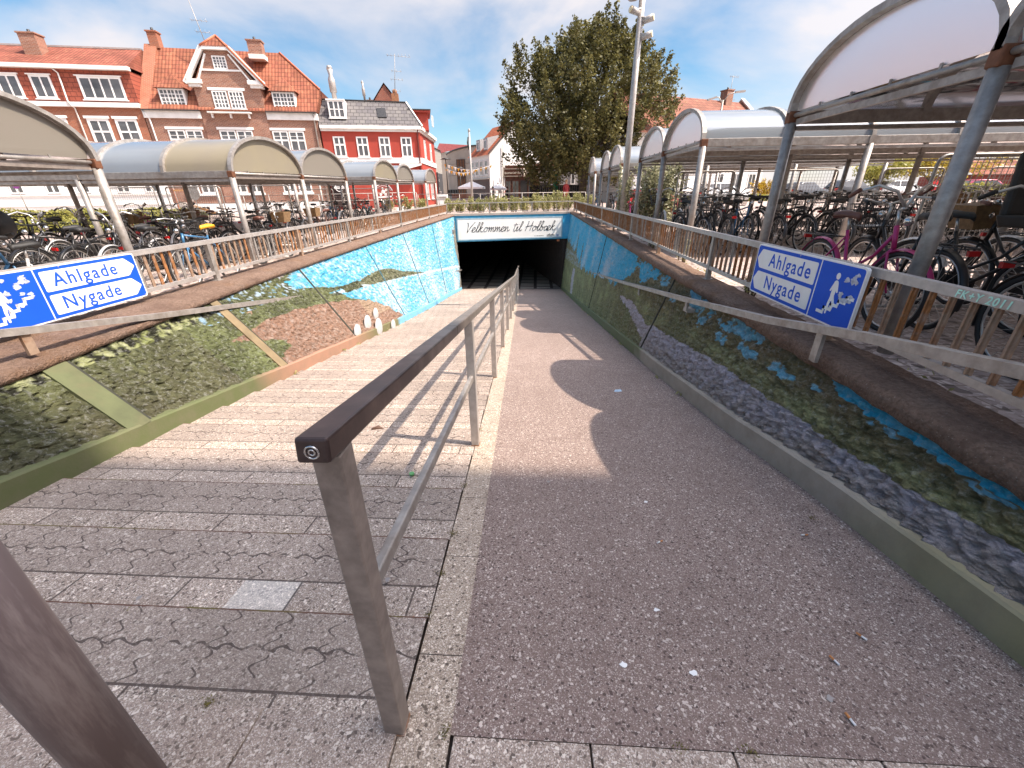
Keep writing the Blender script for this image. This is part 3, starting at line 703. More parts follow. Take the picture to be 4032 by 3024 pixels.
# little fittings of the underpass
fx = tag((lambda m: (hbox(m, 5.98, 6.12, -1.22, -1.12, -.02, .06), m.build('emergency_lamp', simple('orange_plastic', (0.5, 0.15, 0.06), 0.5)))[1])(MB()), 'small orange box hanging under the right end of the portal beam', 'lamp')
t = thing('ceiling_lamp', Hf(3.1, -1.14, .9), 'small dark ceiling lamp just inside the tunnel mouth', 'lamp')
m = MB(); hbox(m, 2.9, 3.3, -1.12, -1.086, .8, .95); m.build('housing', DARKM, t)
for a in (2.93, 3.2): m = MB(); hbox(m, a, a + .07, -1.15, -1.12, .82, .9); m.build('diffuser', WHITE, t)
x, z = wall_pt(-1, 22.3, .80)
t = thing('wall_box', (x, 22.3, z), 'small dark junction box on the blue wall left of the tunnel', 'box')
m = MB(); m.box((x - .02, 22.2, z - .13), (x + .05, 22.45, z + .13)); m.build('box_body', GALV, t, .008); m = MB(); m.box((x + .05, 22.23, z - .10), (x + .056, 22.42, z + .10)); m.build('cover', DARKM, t)
# ------------------------------------------------------------------ parapet fences
def fence(name, pts, label, posts, bal, post_base, gap=0.115, parent_loc=None, wide=0.06):
    """pts(y)->(x,y) of the rail line at parameter y, ztop(y); posts: parameters; built in world space"""
    P, zt, zb = pts
    t = thing(name, parent_loc or (*P(posts[0]), zb(posts[0])), label, 'fence', 'parapet fences round the ramp')
    a, b = bal[0], bal[-1]
    def rail(nm, dz, w, h):
        m = MB(); n = 12
        q = [a + (b - a) * i / n for i in range(n + 1)]
        for u, v in zip(q, q[1:]): m.bar((*P(u), zt(u) + dz), (*P(v), zt(v) + dz), w, h)
        return m.build(nm, GALV_L, t)
    rail('top_rail', -0.025, 0.05, 0.05); rail('bottom_rail', -0.405, 0.04, 0.04)
    for i, y in enumerate(posts):
        x, yy = P(y); m = MB(); m.box((x - .025, yy - .03, zb(y)), (x + .025, yy + .03, zt(y) - .052)); 
        m.box((x - .05, yy - .055, zb(y)), (x + .05, yy + .055, zb(y) + .012)); m.build('post', RUST2 if i % 2 else GALV, t)
    rnd = random.Random(4)
    ys = []; y = bal[0] + gap
    while y < bal[-1] - .03:
        if min(abs(y - p) for p in posts) > .05: ys.append(y)
        y += gap
    near = ys[:98]; far = ys[98:]
    def add(m, y):
        x, yy = P(y); m.box((x - .006, yy - .017, zt(y) - .392), (x + .006, yy + .017, zt(y) - .048))
        m.box((x - .016, yy - .004, zt(y) - .388), (x - .006, yy + .004, zt(y) - .05))
    for y in near:
        m = MB(); add(m, y); m.build('baluster', rnd.choice((RUST, RUST, RUST2, GALV, RUST2)), t)
    if far:
        m = MB()
        for y in far: add(m, y)
        o = m.build('far_balusters', RUST, t); o['kind'] = 'stuff'
    return t
pr = lambda y: (2.13, y)
fr_ = fence('parapet_fence', (pr, lambda y: 0.886, lambda y: 0.335), 'rusty baluster fence on the coping right of the ramp', [0.70] + [2.97 + 2.28*i for i in range(10)], [0.0, 25.0], None)
pl = lambda y: (-4.0 - .033 * y, y)
fl_ = fence('parapet_fence', (pl, lambda y: 0.842, lambda y: 0.335), 'rusty baluster fence on the coping left of the ramp', [0.68] + [2.95 + 2.27*i for i in range(9)] + [23.35], [0.0, 23.4], None)
ph = lambda s: (-4.77 + s * .9754, 23.42 + s * .2205)
def head_fence():
    t = thing('parapet_fence', (*ph(0), .34), 'low open fence on the coping above the tunnel mouth', 'fence', 'parapet fences round the ramp')
    m = MB(); m.bar((*ph(0), .845), (*ph(7.07), .865), .05, .05); m.build('top_rail', GALV, t)
    m = MB(); m.bar((*ph(0), .43), (*ph(7.07), .44), .04, .03); m.build('bottom_rail', GALV, t)
    for s in (0, 2.3, 4.65, 7.07):
        x, y = ph(s); m = MB(); m.box((x - .035, y - .025, .34), (x + .035, y + .025, .84)); m.build('post', GALV, t)
    for i in range(1, 21):
        s = i * 7.07 / 21; x, y = ph(s); m = MB(); m.box((x - .012, y - .005, .44), (x + .012, y + .005, .83)); m.build('baluster', RUST2 if i % 3 else GALV, t)
head_fence()
text('scratched_lettering', 'FK+Y 2011', simple('pale_green_chalk', (0.50, 0.80, 0.66), 0.8), fr_, (2.1033, 2.16, .842), (0, -1, 0), (0, 0, 1), .052, .0005, .15, 1.15, .0012)

# ------------------------------------------------------------------ centre handrail
ch = thing('centre_handrail', (-.4, .65, -.1), 'dark steel handrail down the middle of the ramp between stepped and smooth lanes', 'handrail')
XH = lambda y: -0.395 - .0245 * (y - .65)
zr = lambda y: ramp_z(y) + 1.052 if y < 15.5 else lerp(ramp_z(15.5) + 1.052, -2.46, (y - 15.5) / 8.5)
def crail(nm, ys, dz, w, h, mat, bev=.006):
    m = MB()
    for a, b in zip(ys, ys[1:]): m.bar((XH(a), a, zr(a) + dz), (XH(b), b, zr(b) + dz), w, h)
    return m.build(nm, mat, ch, bev)
b_ = NB('handrail_paint'); y_ = b_.xyz()[1]; nn = b_.noise(9, 5, 0.6)[0]
far_tone = b_.maprange(b_.math('ADD', y_, b_.math('MULTIPLY', nn, 2.4)), 2.3, 4.6)  # dark brown at the near end, paler grey farther down the ramp
cc = b_.mix(far_tone, b_.mix(b_.maprange(nn, .4, .65), (0.055, 0.036, 0.033), (0.10, 0.066, 0.056)), b_.mix(nn, (0.22, 0.18, 0.15), (0.36, 0.32, 0.28)))
b_.bsdf(cc, 0.34, 0.35, b_.bump(b_.noise(60, 3)[0], .05, .003)); HRM = b_.m
crail('top_rail', [.585, 2, 4, 6, 8, 10, 12, 14, 15.5], -.03, .062, .05, HRM)
crail('top_rail', [15.5, 17.5, 19.5, 21.5, 24.0], -.03, .062, .05, HRM)
crail('middle_rail', [.67, 4, 8, 12, 15.5, 19.5, 24], -.48, .028, .045, GALV)
for i in range(12):
    y = .65 + 1.985 * i if i < 12 else 24
    x = XH(y); m = MB(); z0 = ramp_z(y) - .02
    m.box((x - .029, y - .029, z0 + .035), (x + .029, y + .029, zr(y) - .056)); 
    m.build('post', WORN if i == 0 else GALV_L, ch, .004)
    m = MB(); m.box((x - .030, y - .030, z0), (x + .030, y + .030, z0 + .034)); m.build('rusty_foot', RUST, ch)
m = MB(); m.path([(XH(.58) + .013 * math.cos(a), .5835, zr(.585) - .032 + .013 * math.sin(a)) for a in [i * math.pi / 6 for i in range(12)]], .0022, 6, closed=True)
m.path([(XH(.58) + .006 * math.cos(a), .5838, zr(.585) - .032 + .006 * math.sin(a)) for a in [i * math.pi / 4 for i in range(8)]], .002, 6, closed=True)
m.build('end_rivet', CHROME, ch)

# ------------------------------------------------------------------ handrails on the walls
def wall_rail(side, prof, label):
    t = thing('wall_handrail', (prof[3][0], prof[3][1], prof[3][2]), label, 'handrail', 'flat handrails fixed to the ramp walls')
    m = MB()
    for a, b in zip(prof, prof[1:]): m.bar(a, b, .055, .05)
    m.build('rail', GALV, t)
    def at(y):
        for a, b in zip(prof, prof[1:]):
            if a[1] <= y <= b[1]: u = (y - a[1]) / (b[1] - a[1]); return [lerp(a[i], b[i], u) for i in range(3)]
    y = 2.55
    while y < prof[-1][1] - .2:
        x, _, z = at(y); tt = min(1, max(0, (z - .2 - ramp_z(y)) / (ZT - ramp_z(y)))); wx = lerp(base_x(side, y), top_x(side, y), tt)
        m = MB(); top = z - .026
        if z > .30: m.box((x - .012, y - .03, .33), (x + .012, y + .03, top))
        else:
            m.box((x - .012, y - .028, top - .10), (x + .012, y + .028, top)); m.box((min(x, wx + side*.03), y - .03, top - .12), (max(x, wx + side*.03), y + .09, top - .075))
        m.build('bracket', GALV if side > 0 else RUST2, t); y += 2.28
    return t
wall_rail(1, [(1.80, .1, .94), (1.80, 1.48, .72), (1.80, 2.25, .60), (1.80, 3.14, .43), (1.78, 4.96, .16), (1.78, 8.5, -.34), (1.78, 13.4, -.99), (1.76, 20, -1.9), (1.74, 24.3, -2.45)], 'grey flat handrail on the right-hand painted wall')
wall_rail(-1, [(-3.5, .1, .93), (-3.58, 2.4, .53), (-3.63, 3.6, .31), (-3.66, 4.4, .18), (-3.74, 6.8, -.21), (-3.84, 10, -.72), (-3.97, 13.9, -1.26), (-4.15, 19, -1.97), (-4.26, 23.9, -2.68)], 'grey flat handrail on the left-hand painted wall')

# ------------------------------------------------------------------ direction signs
SBLUE = simple('blue_sign_film', (0.008, 0.085, 0.55), 0.6, 0, 0.06, 4, spec=0.25)
SWHITE = simple('white_sign_film', (0.80, 0.79, 0.77), 0.4, 0, 0.05, 5, dirt=(0.62, 0.58, 0.55), dirt_scale=5, dirt_amt=0.5)
PEEL = simple('torn_sticker', (0.45, 0.48, 0.55), 0.8, 0, 0.4, 40)
def rounded(pts, r, n=5):
    out = []; k = len(pts)
    for i in range(k):
        p = Vector((*pts[i],)); a = (Vector(pts[i-1]) - p); b = (Vector(pts[(i+1) % k]) - p); rr = min(r, a.length * .45, b.length * .45)
        A = p + a.normalized() * rr; B = p + b.normalized() * rr
        for j in range(n + 1):
            t = j / n; q = A * (1-t)**2 + p * 2*t*(1-t) + B * t*t; out.append((q.x, q.y))
    return out
def direction_sign(side, label):
    # local frame: s runs left to right for the reader, z up, off toward the ramp
    if side > 0: o = Vector((2.055, 4.05, .465)); sx = Vector((0.0, -1, 0)); nrm = Vector((-1, 0, 0))
    else: o = Vector((-4.02, 2.66, .405)); sx = Vector((-.033, 1, 0)).normalized(); nrm = Vector((1, .033, 0)).normalized()
    W, Hh = (1.36, .425) if side > 0 else (1.41, .43)
    t = thing('direction_sign', tuple(o), label, 'sign', 'blue and white street signs on the fences')
    F = lambda s, z, e=0.0: o + sx * s + Vector((0, 0, z)) + nrm * e
    def plate(nm, pts, mat, e0, e1, r=.03):
        m = MB(); q = rounded(pts, r) if r else pts; P = [F(a, b, e0) for a, b in q]
        if side > 0: pass
        m.prism(P, nrm * (e1 - e0)); return m.build(nm, mat, t)
    plate('sign_board', [(0,0),(W,0),(W,Hh),(0,Hh)], SWHITE, -.02, 0)
    e = .012
    plate('blue_field', [(e,e),(W-e,e),(W-e,Hh-e),(e,Hh-e)], SBLUE, 0, .0015, .025)
    div = .44
    dv = W - div if side > 0 else div + .03
    plate('divider_line', [(dv-.005,e),(dv+.005,e),(dv+.005,Hh-e),(dv-.005,Hh-e)], SWHITE, .0015, .0025, 0)
    for i, word in enumerate(('Ahlgade', 'Nygade')):
        z0 = Hh/2 + .014 if i == 0 else .038; z1 = z0 + Hh/2 - .052; zm = (z0 + z1) / 2
        if side > 0: pts = [(.025, zm), (.085, z0), (dv - .03, z0), (dv - .03, z1), (.085, z1)]
        else: pts = [(dv + .035, z0), (W - .12, z0), (W - .03, zm), (W - .12, z1), (dv + .035, z1)]
        m = MB(); q = []
        k = rounded(pts, .016); m.prism([F(a, b, .0015) for a, b in k], nrm * .0012); m.build('arrow_panel', SWHITE, t)
        s0 = (.235 if side > 0 else dv + .115)
        text('lettering', word, SBLUE, t, tuple(F(s0, zm - .046, .0032)), sx, (0,0,1), .155, .0006, 0, 1.20, .0018)
    # pictogram: walker on a stair
    c0 = dv + .02 if side > 0 else .0
    m = MB()
    st = [(.05,.075),(.05,.105)]
    x, z = (.07, .055); stair = []
    for i in range(5): stair += [(x + i*.062, z + i*.034), (x + i*.062 + .03*0, z + .034 + i*.034)]
    up = []; lo = []
    for i in range(5):
        up += [(x + i*.062, z + .012 + (i)*.034), (x + i*.062 + .0, z + .046 + i*.034)]
    poly = [(x, z)]
    top = []
    for i in range(5): top += [(x + i*.062, z + i*.036 + .030), (x + (i+1)*.062, z + i*.036 + .030)]
    bot = [(p - .006 + .02, q - .030) for p, q in top]
    for i in range(len(top) - 1):
        a, b = top[i], top[i+1]
        if a[0] != b[0]: m.prism([F(c0 + a[0] - .008, a[1] - .022, .0016), F(c0 + b[0] + .008, b[1] - .022, .0016), F(c0 + b[0] + .008, b[1], .0016), F(c0 + a[0] - .008, a[1], .0016)], nrm * .001)
        else: m.prism([F(c0 + a[0] - .008, a[1] - .002, .0016), F(c0 + a[0] + .012, a[1] - .002, .0016), F(c0 + a[0] + .012, b[1], .0016), F(c0 + a[0] - .008, b[1], .0016)], nrm * .001)
    m.build('stair_symbol', SWHITE, t)
    m = MB()
    def limb(a, b, w0, w1, ee=.0016):
        a = Vector(a); b = Vector(b); d = (b - a).normalized(); nn = Vector((-d.y, d.x)); q = [a + nn*w0, b + nn*w1]
        pts = []
        for k in range(7): an = math.pi * k / 6; pts.append(b + nn * w1 * math.cos(an) + d * w1 * math.sin(an))
        for k in range(7): an = math.pi * k / 6; pts.append(a - nn * w0 * math.cos(an) - d * w0 * math.sin(an))
        m.prism([F(c0 + p.x, p.y, ee) for p in pts], nrm * .001)
    cxp = .185
    m.prism([F(c0 + cxp + .020*math.cos(a), .335 + .022*math.sin(a), .0016) for a in [i*math.pi/8 for i in range(16)]], nrm * .001)
    limb((cxp, .285), (cxp - .005, .205), .022, .018); limb((cxp - .003, .205), (cxp + .028, .150), .015, .010, .0017); limb((cxp + .028, .15), (cxp + .02, .105), .011, .008, .0018)
    limb((cxp - .004, .205), (cxp - .018, .15), .015, .011, .0019); limb((cxp - .018, .15), (cxp - .022, .08), .011, .008, .00195)
    limb((cxp - .012, .285), (cxp - .036, .235), .009, .007, .002); limb((cxp + .014, .285), (cxp + .03, .235), .009, .007, .00205)
    m.build('walker_symbol', SWHITE, t)
    rr = random.Random(3 + side); m = MB()
    for k in range(26 if side < 0 else 14):
        if side < 0: cx, cz = c0 + rr.uniform(.06, .40), rr.uniform(.17, .39)
        else: cx, cz = (c0 + rr.uniform(.20, .36), rr.uniform(.31, .37)) if k % 2 else (c0 + rr.uniform(.24, .36), rr.uniform(.19, .26))
        m.prism([F(cx + rr.uniform(.008, .032) * math.cos(a), cz + rr.uniform(.008, .022) * math.sin(a), .0028 + k * .00002) for a in [i * math.pi / 4 for i in range(8)]], nrm * .0003)
    m.build('torn_sticker', PEEL, t)
    for s_, z_ in ((.03, Hh-.02), (W*.48, Hh-.02), (W-.03, .02)): 
        m = MB(); m.ball(F(s_, z_, .002), .005, 8, 5); m.build('rivet', GALV_L, t)
direction_sign(1, 'blue and white sign to Ahlgade and Nygade on the right fence, arrows pointing left')
direction_sign(-1, 'blue and white sign to Ahlgade and Nygade on the left fence, arrows pointing right')

# ------------------------------------------------------------------ round steel post at the very front left
pp = thing('steel_post', (-.955, .43, 0), 'thick round galvanised post rising close in front at the bottom left', 'post')
b_ = NB('scuffed_dark_galvanised'); nn = b_.noise(12, 6, .7)[0]; st = b_.noise(3, 5, .7, b_.comb(b_.math('MULTIPLY', b_.xyz()[0], 8), b_.math('MULTIPLY', b_.xyz()[1], 8), b_.xyz()[2]))[0]
cc = b_.mix(b_.maprange(st, .45, .62), (0.19, 0.14, 0.13), (0.31, 0.25, 0.225)); cc = b_.mix(b_.maprange(nn, .6, .75, 0, .5), cc, (0.30, 0.25, 0.22)); b_.bsdf(cc, .5, .3, b_.bump(nn, .1, .003))
m = MB(); m.tube((-.955, .43, -.02), (-.955, .43, 1.02), .0565, n=28); m.build('post_tube', b_.m, pp)
m = MB(); m.tube((-.955, .43, 1.02), (-.955, .43, 1.035), .059, .045, n=28); m.build('post_cap', GALV, pp)
# ------------------------------------------------------------------ bicycle shelters with barrel roofs
def poly_mat(name, c, spec_rough=0.12, streak=(0.30, 0.26, 0.22), ior=1.9):
    b = NB(name)
    X, Y, Z = b.xyz()[0:3]
    n = b.noise(1.6, 6, 0.6)[0]; col = b.mix(b.maprange(n, .4, .75, 0, .5), c, streak)
    rib = b.math('SINE', b.math('MULTIPLY', Z, 420.0))
    bm = b.bump(rib, 0.12, 0.002)
    d = b.n('ShaderNodeBsdfDiffuse'); b.put(d.inputs[0], col); b.put(d.inputs['Normal'], bm)
    tr = b.n('ShaderNodeBsdfTranslucent'); b.put(tr.inputs[0], b.mix(0.45, col, (0.62, 0.57, 0.50)))
    gl = b.n('ShaderNodeBsdfGlossy'); b.put(gl.inputs['Roughness'], spec_rough); b.put(gl.inputs['Color'], (0.95, 0.97, 1.0))
    fr = b.n('ShaderNodeFresnel'); fr.inputs[0].default_value = ior
    m1 = b.n('ShaderNodeMixShader'); b.put(m1.inputs[0], 0.38); b.t.links.new(d.outputs[0], m1.inputs[1]); b.t.links.new(tr.outputs[0], m1.inputs[2])
    m2 = b.n('ShaderNodeMixShader'); b.t.links.new(fr.outputs[0], m2.inputs[0]); b.t.links.new(m1.outputs[0], m2.inputs[1]); b.t.links.new(gl.outputs[0], m2.inputs[2])
    b.t.links.new(m2.outputs[0], b.o.inputs[0]); return b.m
POLY = poly_mat('weathered_polycarbonate', (0.42, 0.40, 0.37))
POLYG = poly_mat('grimy_gable_sheet', (0.30, 0.27, 0.225), 0.3, ior=1.35)
POLYY = poly_mat('yellowed_gable_sheet', (0.36, 0.315, 0.22), 0.3, ior=1.35)
POLYB = poly_mat('roof_sheet', (0.34, 0.38, 0.41), 0.08, (0.30, 0.31, 0.31))

def shelter(side, ys, x0, x1, gz, ztop, rise, label, post_dx=2.6, rib_dx=1.3, gables=None, xslope=0.0, yellow_sheet=None, post_r=.052, beam=.115, roofm=None):
    """barrel vaults side by side; bays between the y values; axis along x from x0 away from the ramp"""
    s = side; t = thing('bike_shelter', (x0, ys[0], gz(ys[0])), label, 'bike shelter', 'barrel-roofed bicycle shelters beside the ramp')
    X = lambda d, y: x0 + s * d + xslope * (y - ys[0])
    Lx = abs(x1 - x0)
    def arch(y0, y1, za, zb, k, n):
        u = k / n; a = math.pi * u; r = rise
        # flattened arc springing from the beams
        yy = lerp(y0, y1, 0.5 - 0.5 * math.cos(a) * (1.0)); zz = lerp(za, zb, u) + r * math.sin(a) ** 0.92
        return yy, zz
    for iy, y in enumerate(ys):
        zt = ztop(y); d = 0.0; first = True
        while d <= Lx + .01:
            m = MB(); m.tube((X(d, y), y, gz(y) - .02), (X(d, y), y, zt - .05), post_r, n=14); m.build('post', GALV, t)
            m = MB(); m.box((X(d, y) - .055, y - .045, zt - .055), (X(d, y) + .055, y + .045, zt + .055)); m.build('corner_bracket', BRACK if d == 0 else GALV, t, .012) if d == 0 else m.build('joint_plate', GALV, t)
            d += post_dx
        m = MB(); m.bar((X(.055, y), y, zt), (X(Lx + .1, y), y, zt), .06, beam); m.build('eave_beam', GALV, t, .006)
        m = MB(); m.bar((X(.055, y), y, zt - .098), (X(Lx + .1, y), y, zt - .098), .045, .04); m.build('gutter', GALV, t)
    n = 20
    for i, (a, b) in enumerate(zip(ys, ys[1:])):
        za, zb = ztop(a) + .03, ztop(b) + .03
        pts = [arch(a + .02, b - .02, za, zb, k, n) for k in range(n + 1)]
        # end arches and tie bars
        for d, nm in ((-.02, 'gable_arch'), (Lx + .05, 'gable_arch')):
            m = MB(); v = []; w_ = .035; f = []
            for (y, z) in pts:
                c = Vector((0, (a + b) / 2, (za + zb) / 2 - .12)); o = Vector((0, y, z)); dr = (o - c).normalized()
                for dx, e in ((-w_, .0), (w_, .0), (w_, .055), (-w_, .055)): v.append((X(d, y) + dx, y + dr.y * e, z + dr.z * e))
            for k in range(n):
                for j in range(4): q = k*4 + j; r_ = k*4 + (j+1) % 4; f.append((q, r_, r_ + 4, q + 4))
            m.add(v, f); m.build(nm, GALV, t)
        for d in (0.0, Lx + .05):
            m = MB(); m.tube((X(d, a), a + .05, ztop(a) + .015), (X(d, b), b - .05, ztop(b) + .015), .021, n=10)
            for k in range(1, 5): y = lerp(a, b, k / 5); z = lerp(ztop(a), ztop(b), k/5) + .015; m.bar((X(d, y), y, z), (X(d, y), y, z + .055), .012, .02)
            m.build('tie_bar', GALV, t)
            m = MB(); v = [(X(d + .012, p[0]), p[0], p[1] - .004) for p in pts[1:-1]]; v = [(X(d + .012, a), a + .06, za + .025)] + v + [(X(d + .012, b), b - .06, zb + .025)]
            m.prism(v, (s * .006, 0, 0)); m.build('gable_panel', (gables[i] if gables and d == 0 else POLYG), t)
        for d in (0.03,):
            m = MB(); m.bar((X(d, a), a + .06, ztop(a) - .045), (X(d, b), b - .06, ztop(b) - .045), .035, .05); m.build('gable_beam', GALV if s > 0 else WORN, t)
        # roof sheets between the ribs
        nr = max(1, round(Lx / rib_dx)); edges = [Lx * k / nr for k in range(nr + 1)]
        for d0, d1 in zip(edges, edges[1:]):
            v = []; f = []
            for (y, z) in pts:
                v.append((X(d0 + .004, y), y, z + .012)); v.append((X(d1 - .004, y), y, z + .012))
            for k in range(n): q = k*2; f.append((q, q+1, q+3, q+2) if s > 0 else (q, q+2, q+3, q+1))
            m = MB(); m.add(v, f, True); m.build('roof_sheet', (yellow_sheet if (yellow_sheet and i == 0 and d0 == 0.0) else roofm) or POLYB, t)
        for d in edges[1:-1]:
            v = []; f = []
            for (y, z) in pts:
                c = Vector((0, (a + b) / 2, (za + zb) / 2 - .12)); dr = (Vector((0, y, z)) - c).normalized()
                for dx, e in ((-.032, -.03), (.032, -.03), (.032, .055), (-.032, .055)): v.append((X(d, y) + dx, y + dr.y * e, z + dr.z * e))
            for k in range(n):
                for j in range(4): q = k*4 + j; r_ = k*4 + (j+1) % 4; f.append((q, r_, r_ + 4, q + 4))
            m = MB(); m.add(v, f); m.build('roof_rib', GALV, t)
    return t
grr = lambda y: ground_z(4, y); gll = lambda y: ground_z(-8, y)
zR = lambda y: 2.02 + .004 * max(0, y - 5)
zL = lambda y: interp(y, [(3, 1.72), (5.6, 1.73), (8, 1.70), (10.7, 1.74), (13.4, 1.77), (16.1, 1.86), (19, 1.83), (21.9, 1.89), (24.7, 1.92), (27.6, 1.98)])
shelter(1, [.95, 3.10, 5.26], 2.70, 10.5, grr, zR, .53, 'nearest curved-roof bike shelter right of the ramp, cut off by the photo corner', gables=[POLYG, POLYG])
shelter(1, [7.80, 10.05, 12.2], 2.70, 15.7, grr, zR, .53, 'second curved-roof bike shelter right of the ramp, behind the nearest one', gables=[POLYG, POLYG])
shelter(1, [14.4, 16.6, 18.7], 2.62, 10.5, grr, zR, .55, 'third curved-roof bike shelter right of the ramp, partly behind the leafy bush', gables=[POLYG, POLYG])
shelter(1, [20.1, 22.3], 2.55, 7.8, grr, zR, .58, 'farthest small bike shelter on the right, beside the big tree', gables=[POLYG])
shelter(-1, [.3, 2.95, 5.59], -5.44, -11.5, gll, zL, .60, 'nearest curved-roof bike shelter left of the ramp, cut off by the photo edge', 3.0, 1.25, [POLYG, POLYG], -.033, roofm=POLY)
shelter(-1, [8.08, 10.71, 13.43], -5.57, -14.5, gll, zL, .62, 'second curved-roof bike shelter left of the ramp with a yellowed gable', 3.0, 1.25, [POLYY, POLYG], -.033, POLYY, roofm=POLYB)
shelter(-1, [16.1, 19.03, 21.87], -5.83, -14.8, gll, zL, .60, 'third curved-roof bike shelter left of the ramp, before the red house', 3.0, 1.25, [POLYY, POLYG], -.033, roofm=POLYB)
shelter(-1, [24.72, 27.59], -6.10, -12.1, gll, zL, .60, 'farthest small bike shelter on the left, in front of the red corner', 3.0, 1.25, [POLYG], -.033, roofm=POLYB)

# mesh screens (framed wire panels) standing between the rows
def mesh_screen(p0, p1, z0, z1, label, pitch=.075):
    p0 = Vector((*p0, 0)); p1 = Vector((*p1, 0)); d = (p1 - p0); Ln = d.length; d.normalize()
    t = thing('mesh_screen', (p0.x, p0.y, ground_z(p0.x, p0.y)), label, 'mesh screen', 'wire mesh screens between the bike rows')
    P = lambda s, z: tuple(p0 + d * s + Vector((0, 0, z)))
    r = .09; fr = []
    for cx, cz, a0 in ((Ln - r, z0 + r, -90), (Ln - r, z1 - r, 0), (r, z1 - r, 90), (r, z0 + r, 180)):
        for k in range(5): a = R(a0 + k * 22.5); fr.append(P(cx + r * math.cos(a), cz + r * math.sin(a)))
    m = MB(); m.path(fr, .018, 8, closed=True); m.build('screen_frame', GALV, t)
    m = MB(); k = 1
    while k * pitch < Ln: m.bar(P(k*pitch, z0), P(k*pitch, z1), .005, .005); k += 1
    k = 1
    while z0 + k * pitch < z1: m.bar(P(0, z0 + k*pitch), P(Ln, z0 + k*pitch), .005, .005); k += 1
    m.build('wire_mesh', GALV, t)
    m = MB()
    for s in (.02, Ln - .02): m.tube(P(s, ground_z(p0.x, p0.y)), P(s, z0 + .1), .02, n=8)
    m.build('screen_leg', GALV, t) if False else None
    for s in (.02, Ln - .02):
        m = MB(); m.tube(P(s, ground_z(p0.x, p0.y)), P(s, z0 + .12), .02, n=8); m.build('leg', GALV, t)
    return t
ords = ['first', 'second', 'third', 'fourth', 'fifth', 'sixth', 'seventh', 'eighth', 'ninth', 'tenth', 'eleventh', 'twelfth', 'thirteenth', 'fourteenth', 'fifteenth', 'sixteenth', 'seventeenth', 'eighteenth', 'nineteenth', 'twentieth', 'twenty-first', 'twenty-second', 'twenty-third', 'twenty-fourth', 'twenty-fifth', 'twenty-sixth', 'twenty-seventh', 'twenty-eighth', 'twenty-ninth', 'thirtieth']
for i in range(4): mesh_screen((3.75 + i*2.6, 12.32), (5.2 + i*2.6, 12.32), .48, 1.78, f'{ords[i]} mesh screen from the ramp, behind the second right-hand shelter')
for i in range(3): mesh_screen((4.5 + i*2.1, 5.45), (6.35 + i*2.1, 5.45), .50, 1.66, f'{ords[i]} mesh screen from the ramp, behind the nearest right-hand shelter', .06)
for i in range(2): mesh_screen((8.0 + i*2.6, 7.62), (9.9 + i*2.6, 7.62), .5, 1.7, f'{ords[i]} mesh screen under the front eave of the second right-hand shelter')
for i in range(3): mesh_screen((-13.9 + i*2.2, 13.65 + i*0.0), (-12.1 + i*2.2, 13.65), .45, 1.62, f'{ords[i]} mesh screen from the left behind the second left-hand shelter')
mesh_screen((-11.6, 6.0), (-9.6, 6.0), .35, 1.5, 'mesh screen at the far left behind the nearest left-hand shelter')
for i in range(2): mesh_screen((-12.5 + i*2.8, 22.1), (-10.2 + i*2.8, 22.1), .5, 1.6, f'{ords[i]} mesh screen before the red house wall')
# ------------------------------------------------------------------ bicycles
def paint(name, c, rough=.35): return simple(name, c, rough, 0.1, 0.12, 8, 0, .6)
BP = {'black': paint('black_frame_paint', (.018, .017, .017)), 'blue': paint('blue_frame_paint', (.05, .16, .30)), 'red': paint('red_frame_paint', (.32, .02, .03)),
      'silver': paint('silver_frame_paint', (.45, .44, .43), .3), 'pink': paint('pink_frame_paint', (.50, .03, .16)), 'white': paint('white_frame_paint', (.72, .70, .67)),
      'brown': paint('brown_frame_paint', (.10, .045, .03)), 'turquoise': paint('turquoise_frame_paint', (.04, .38, .50))}
BROWNL = paint('brown_leather', (.13, .05, .035), .5); WICK = simple('wicker', (.20, .12, .055), .8, 0, .3, 30); SPOKE = simple('spoke_metal', (.55, .53, .50), .35, .7)
REDL = simple('red_reflector', (.45, .01, .01), .3); YEL = simple('yellow_plastic_cover', (.75, .36, .02), .45, 0, .1, 5)
RW, WB = .335, 1.06
def wheel_mesh():
    ty = MB(); ty.path([(RW * .96 * math.cos(a), 0, RW * .96 * math.sin(a)) for a in [i * 2*math.pi/28 for i in range(28)]], .019, 6, closed=True)
    rim = MB(); rim.path([(RW * .88 * math.cos(a), 0, RW * .88 * math.sin(a)) for a in [i * 2*math.pi/28 for i in range(28)]], .010, 4, closed=True)
    for i in range(18):
        a = i * 2*math.pi/18; rim.bar((.018 * math.cos(a + .6), .012 * (-1)**i, .018 * math.sin(a + .6)), (RW*.88*math.cos(a), 0, RW*.88*math.sin(a)), .0028, .0028, (0, 1, 0))
    rim.tube((0, -.035, 0), (0, .035, 0), .022, n=8)
    return ty.mesh('tyre', BLACK), rim.mesh('rim', SPOKE)
TYRE, RIM = wheel_mesh()
MESHC = {}
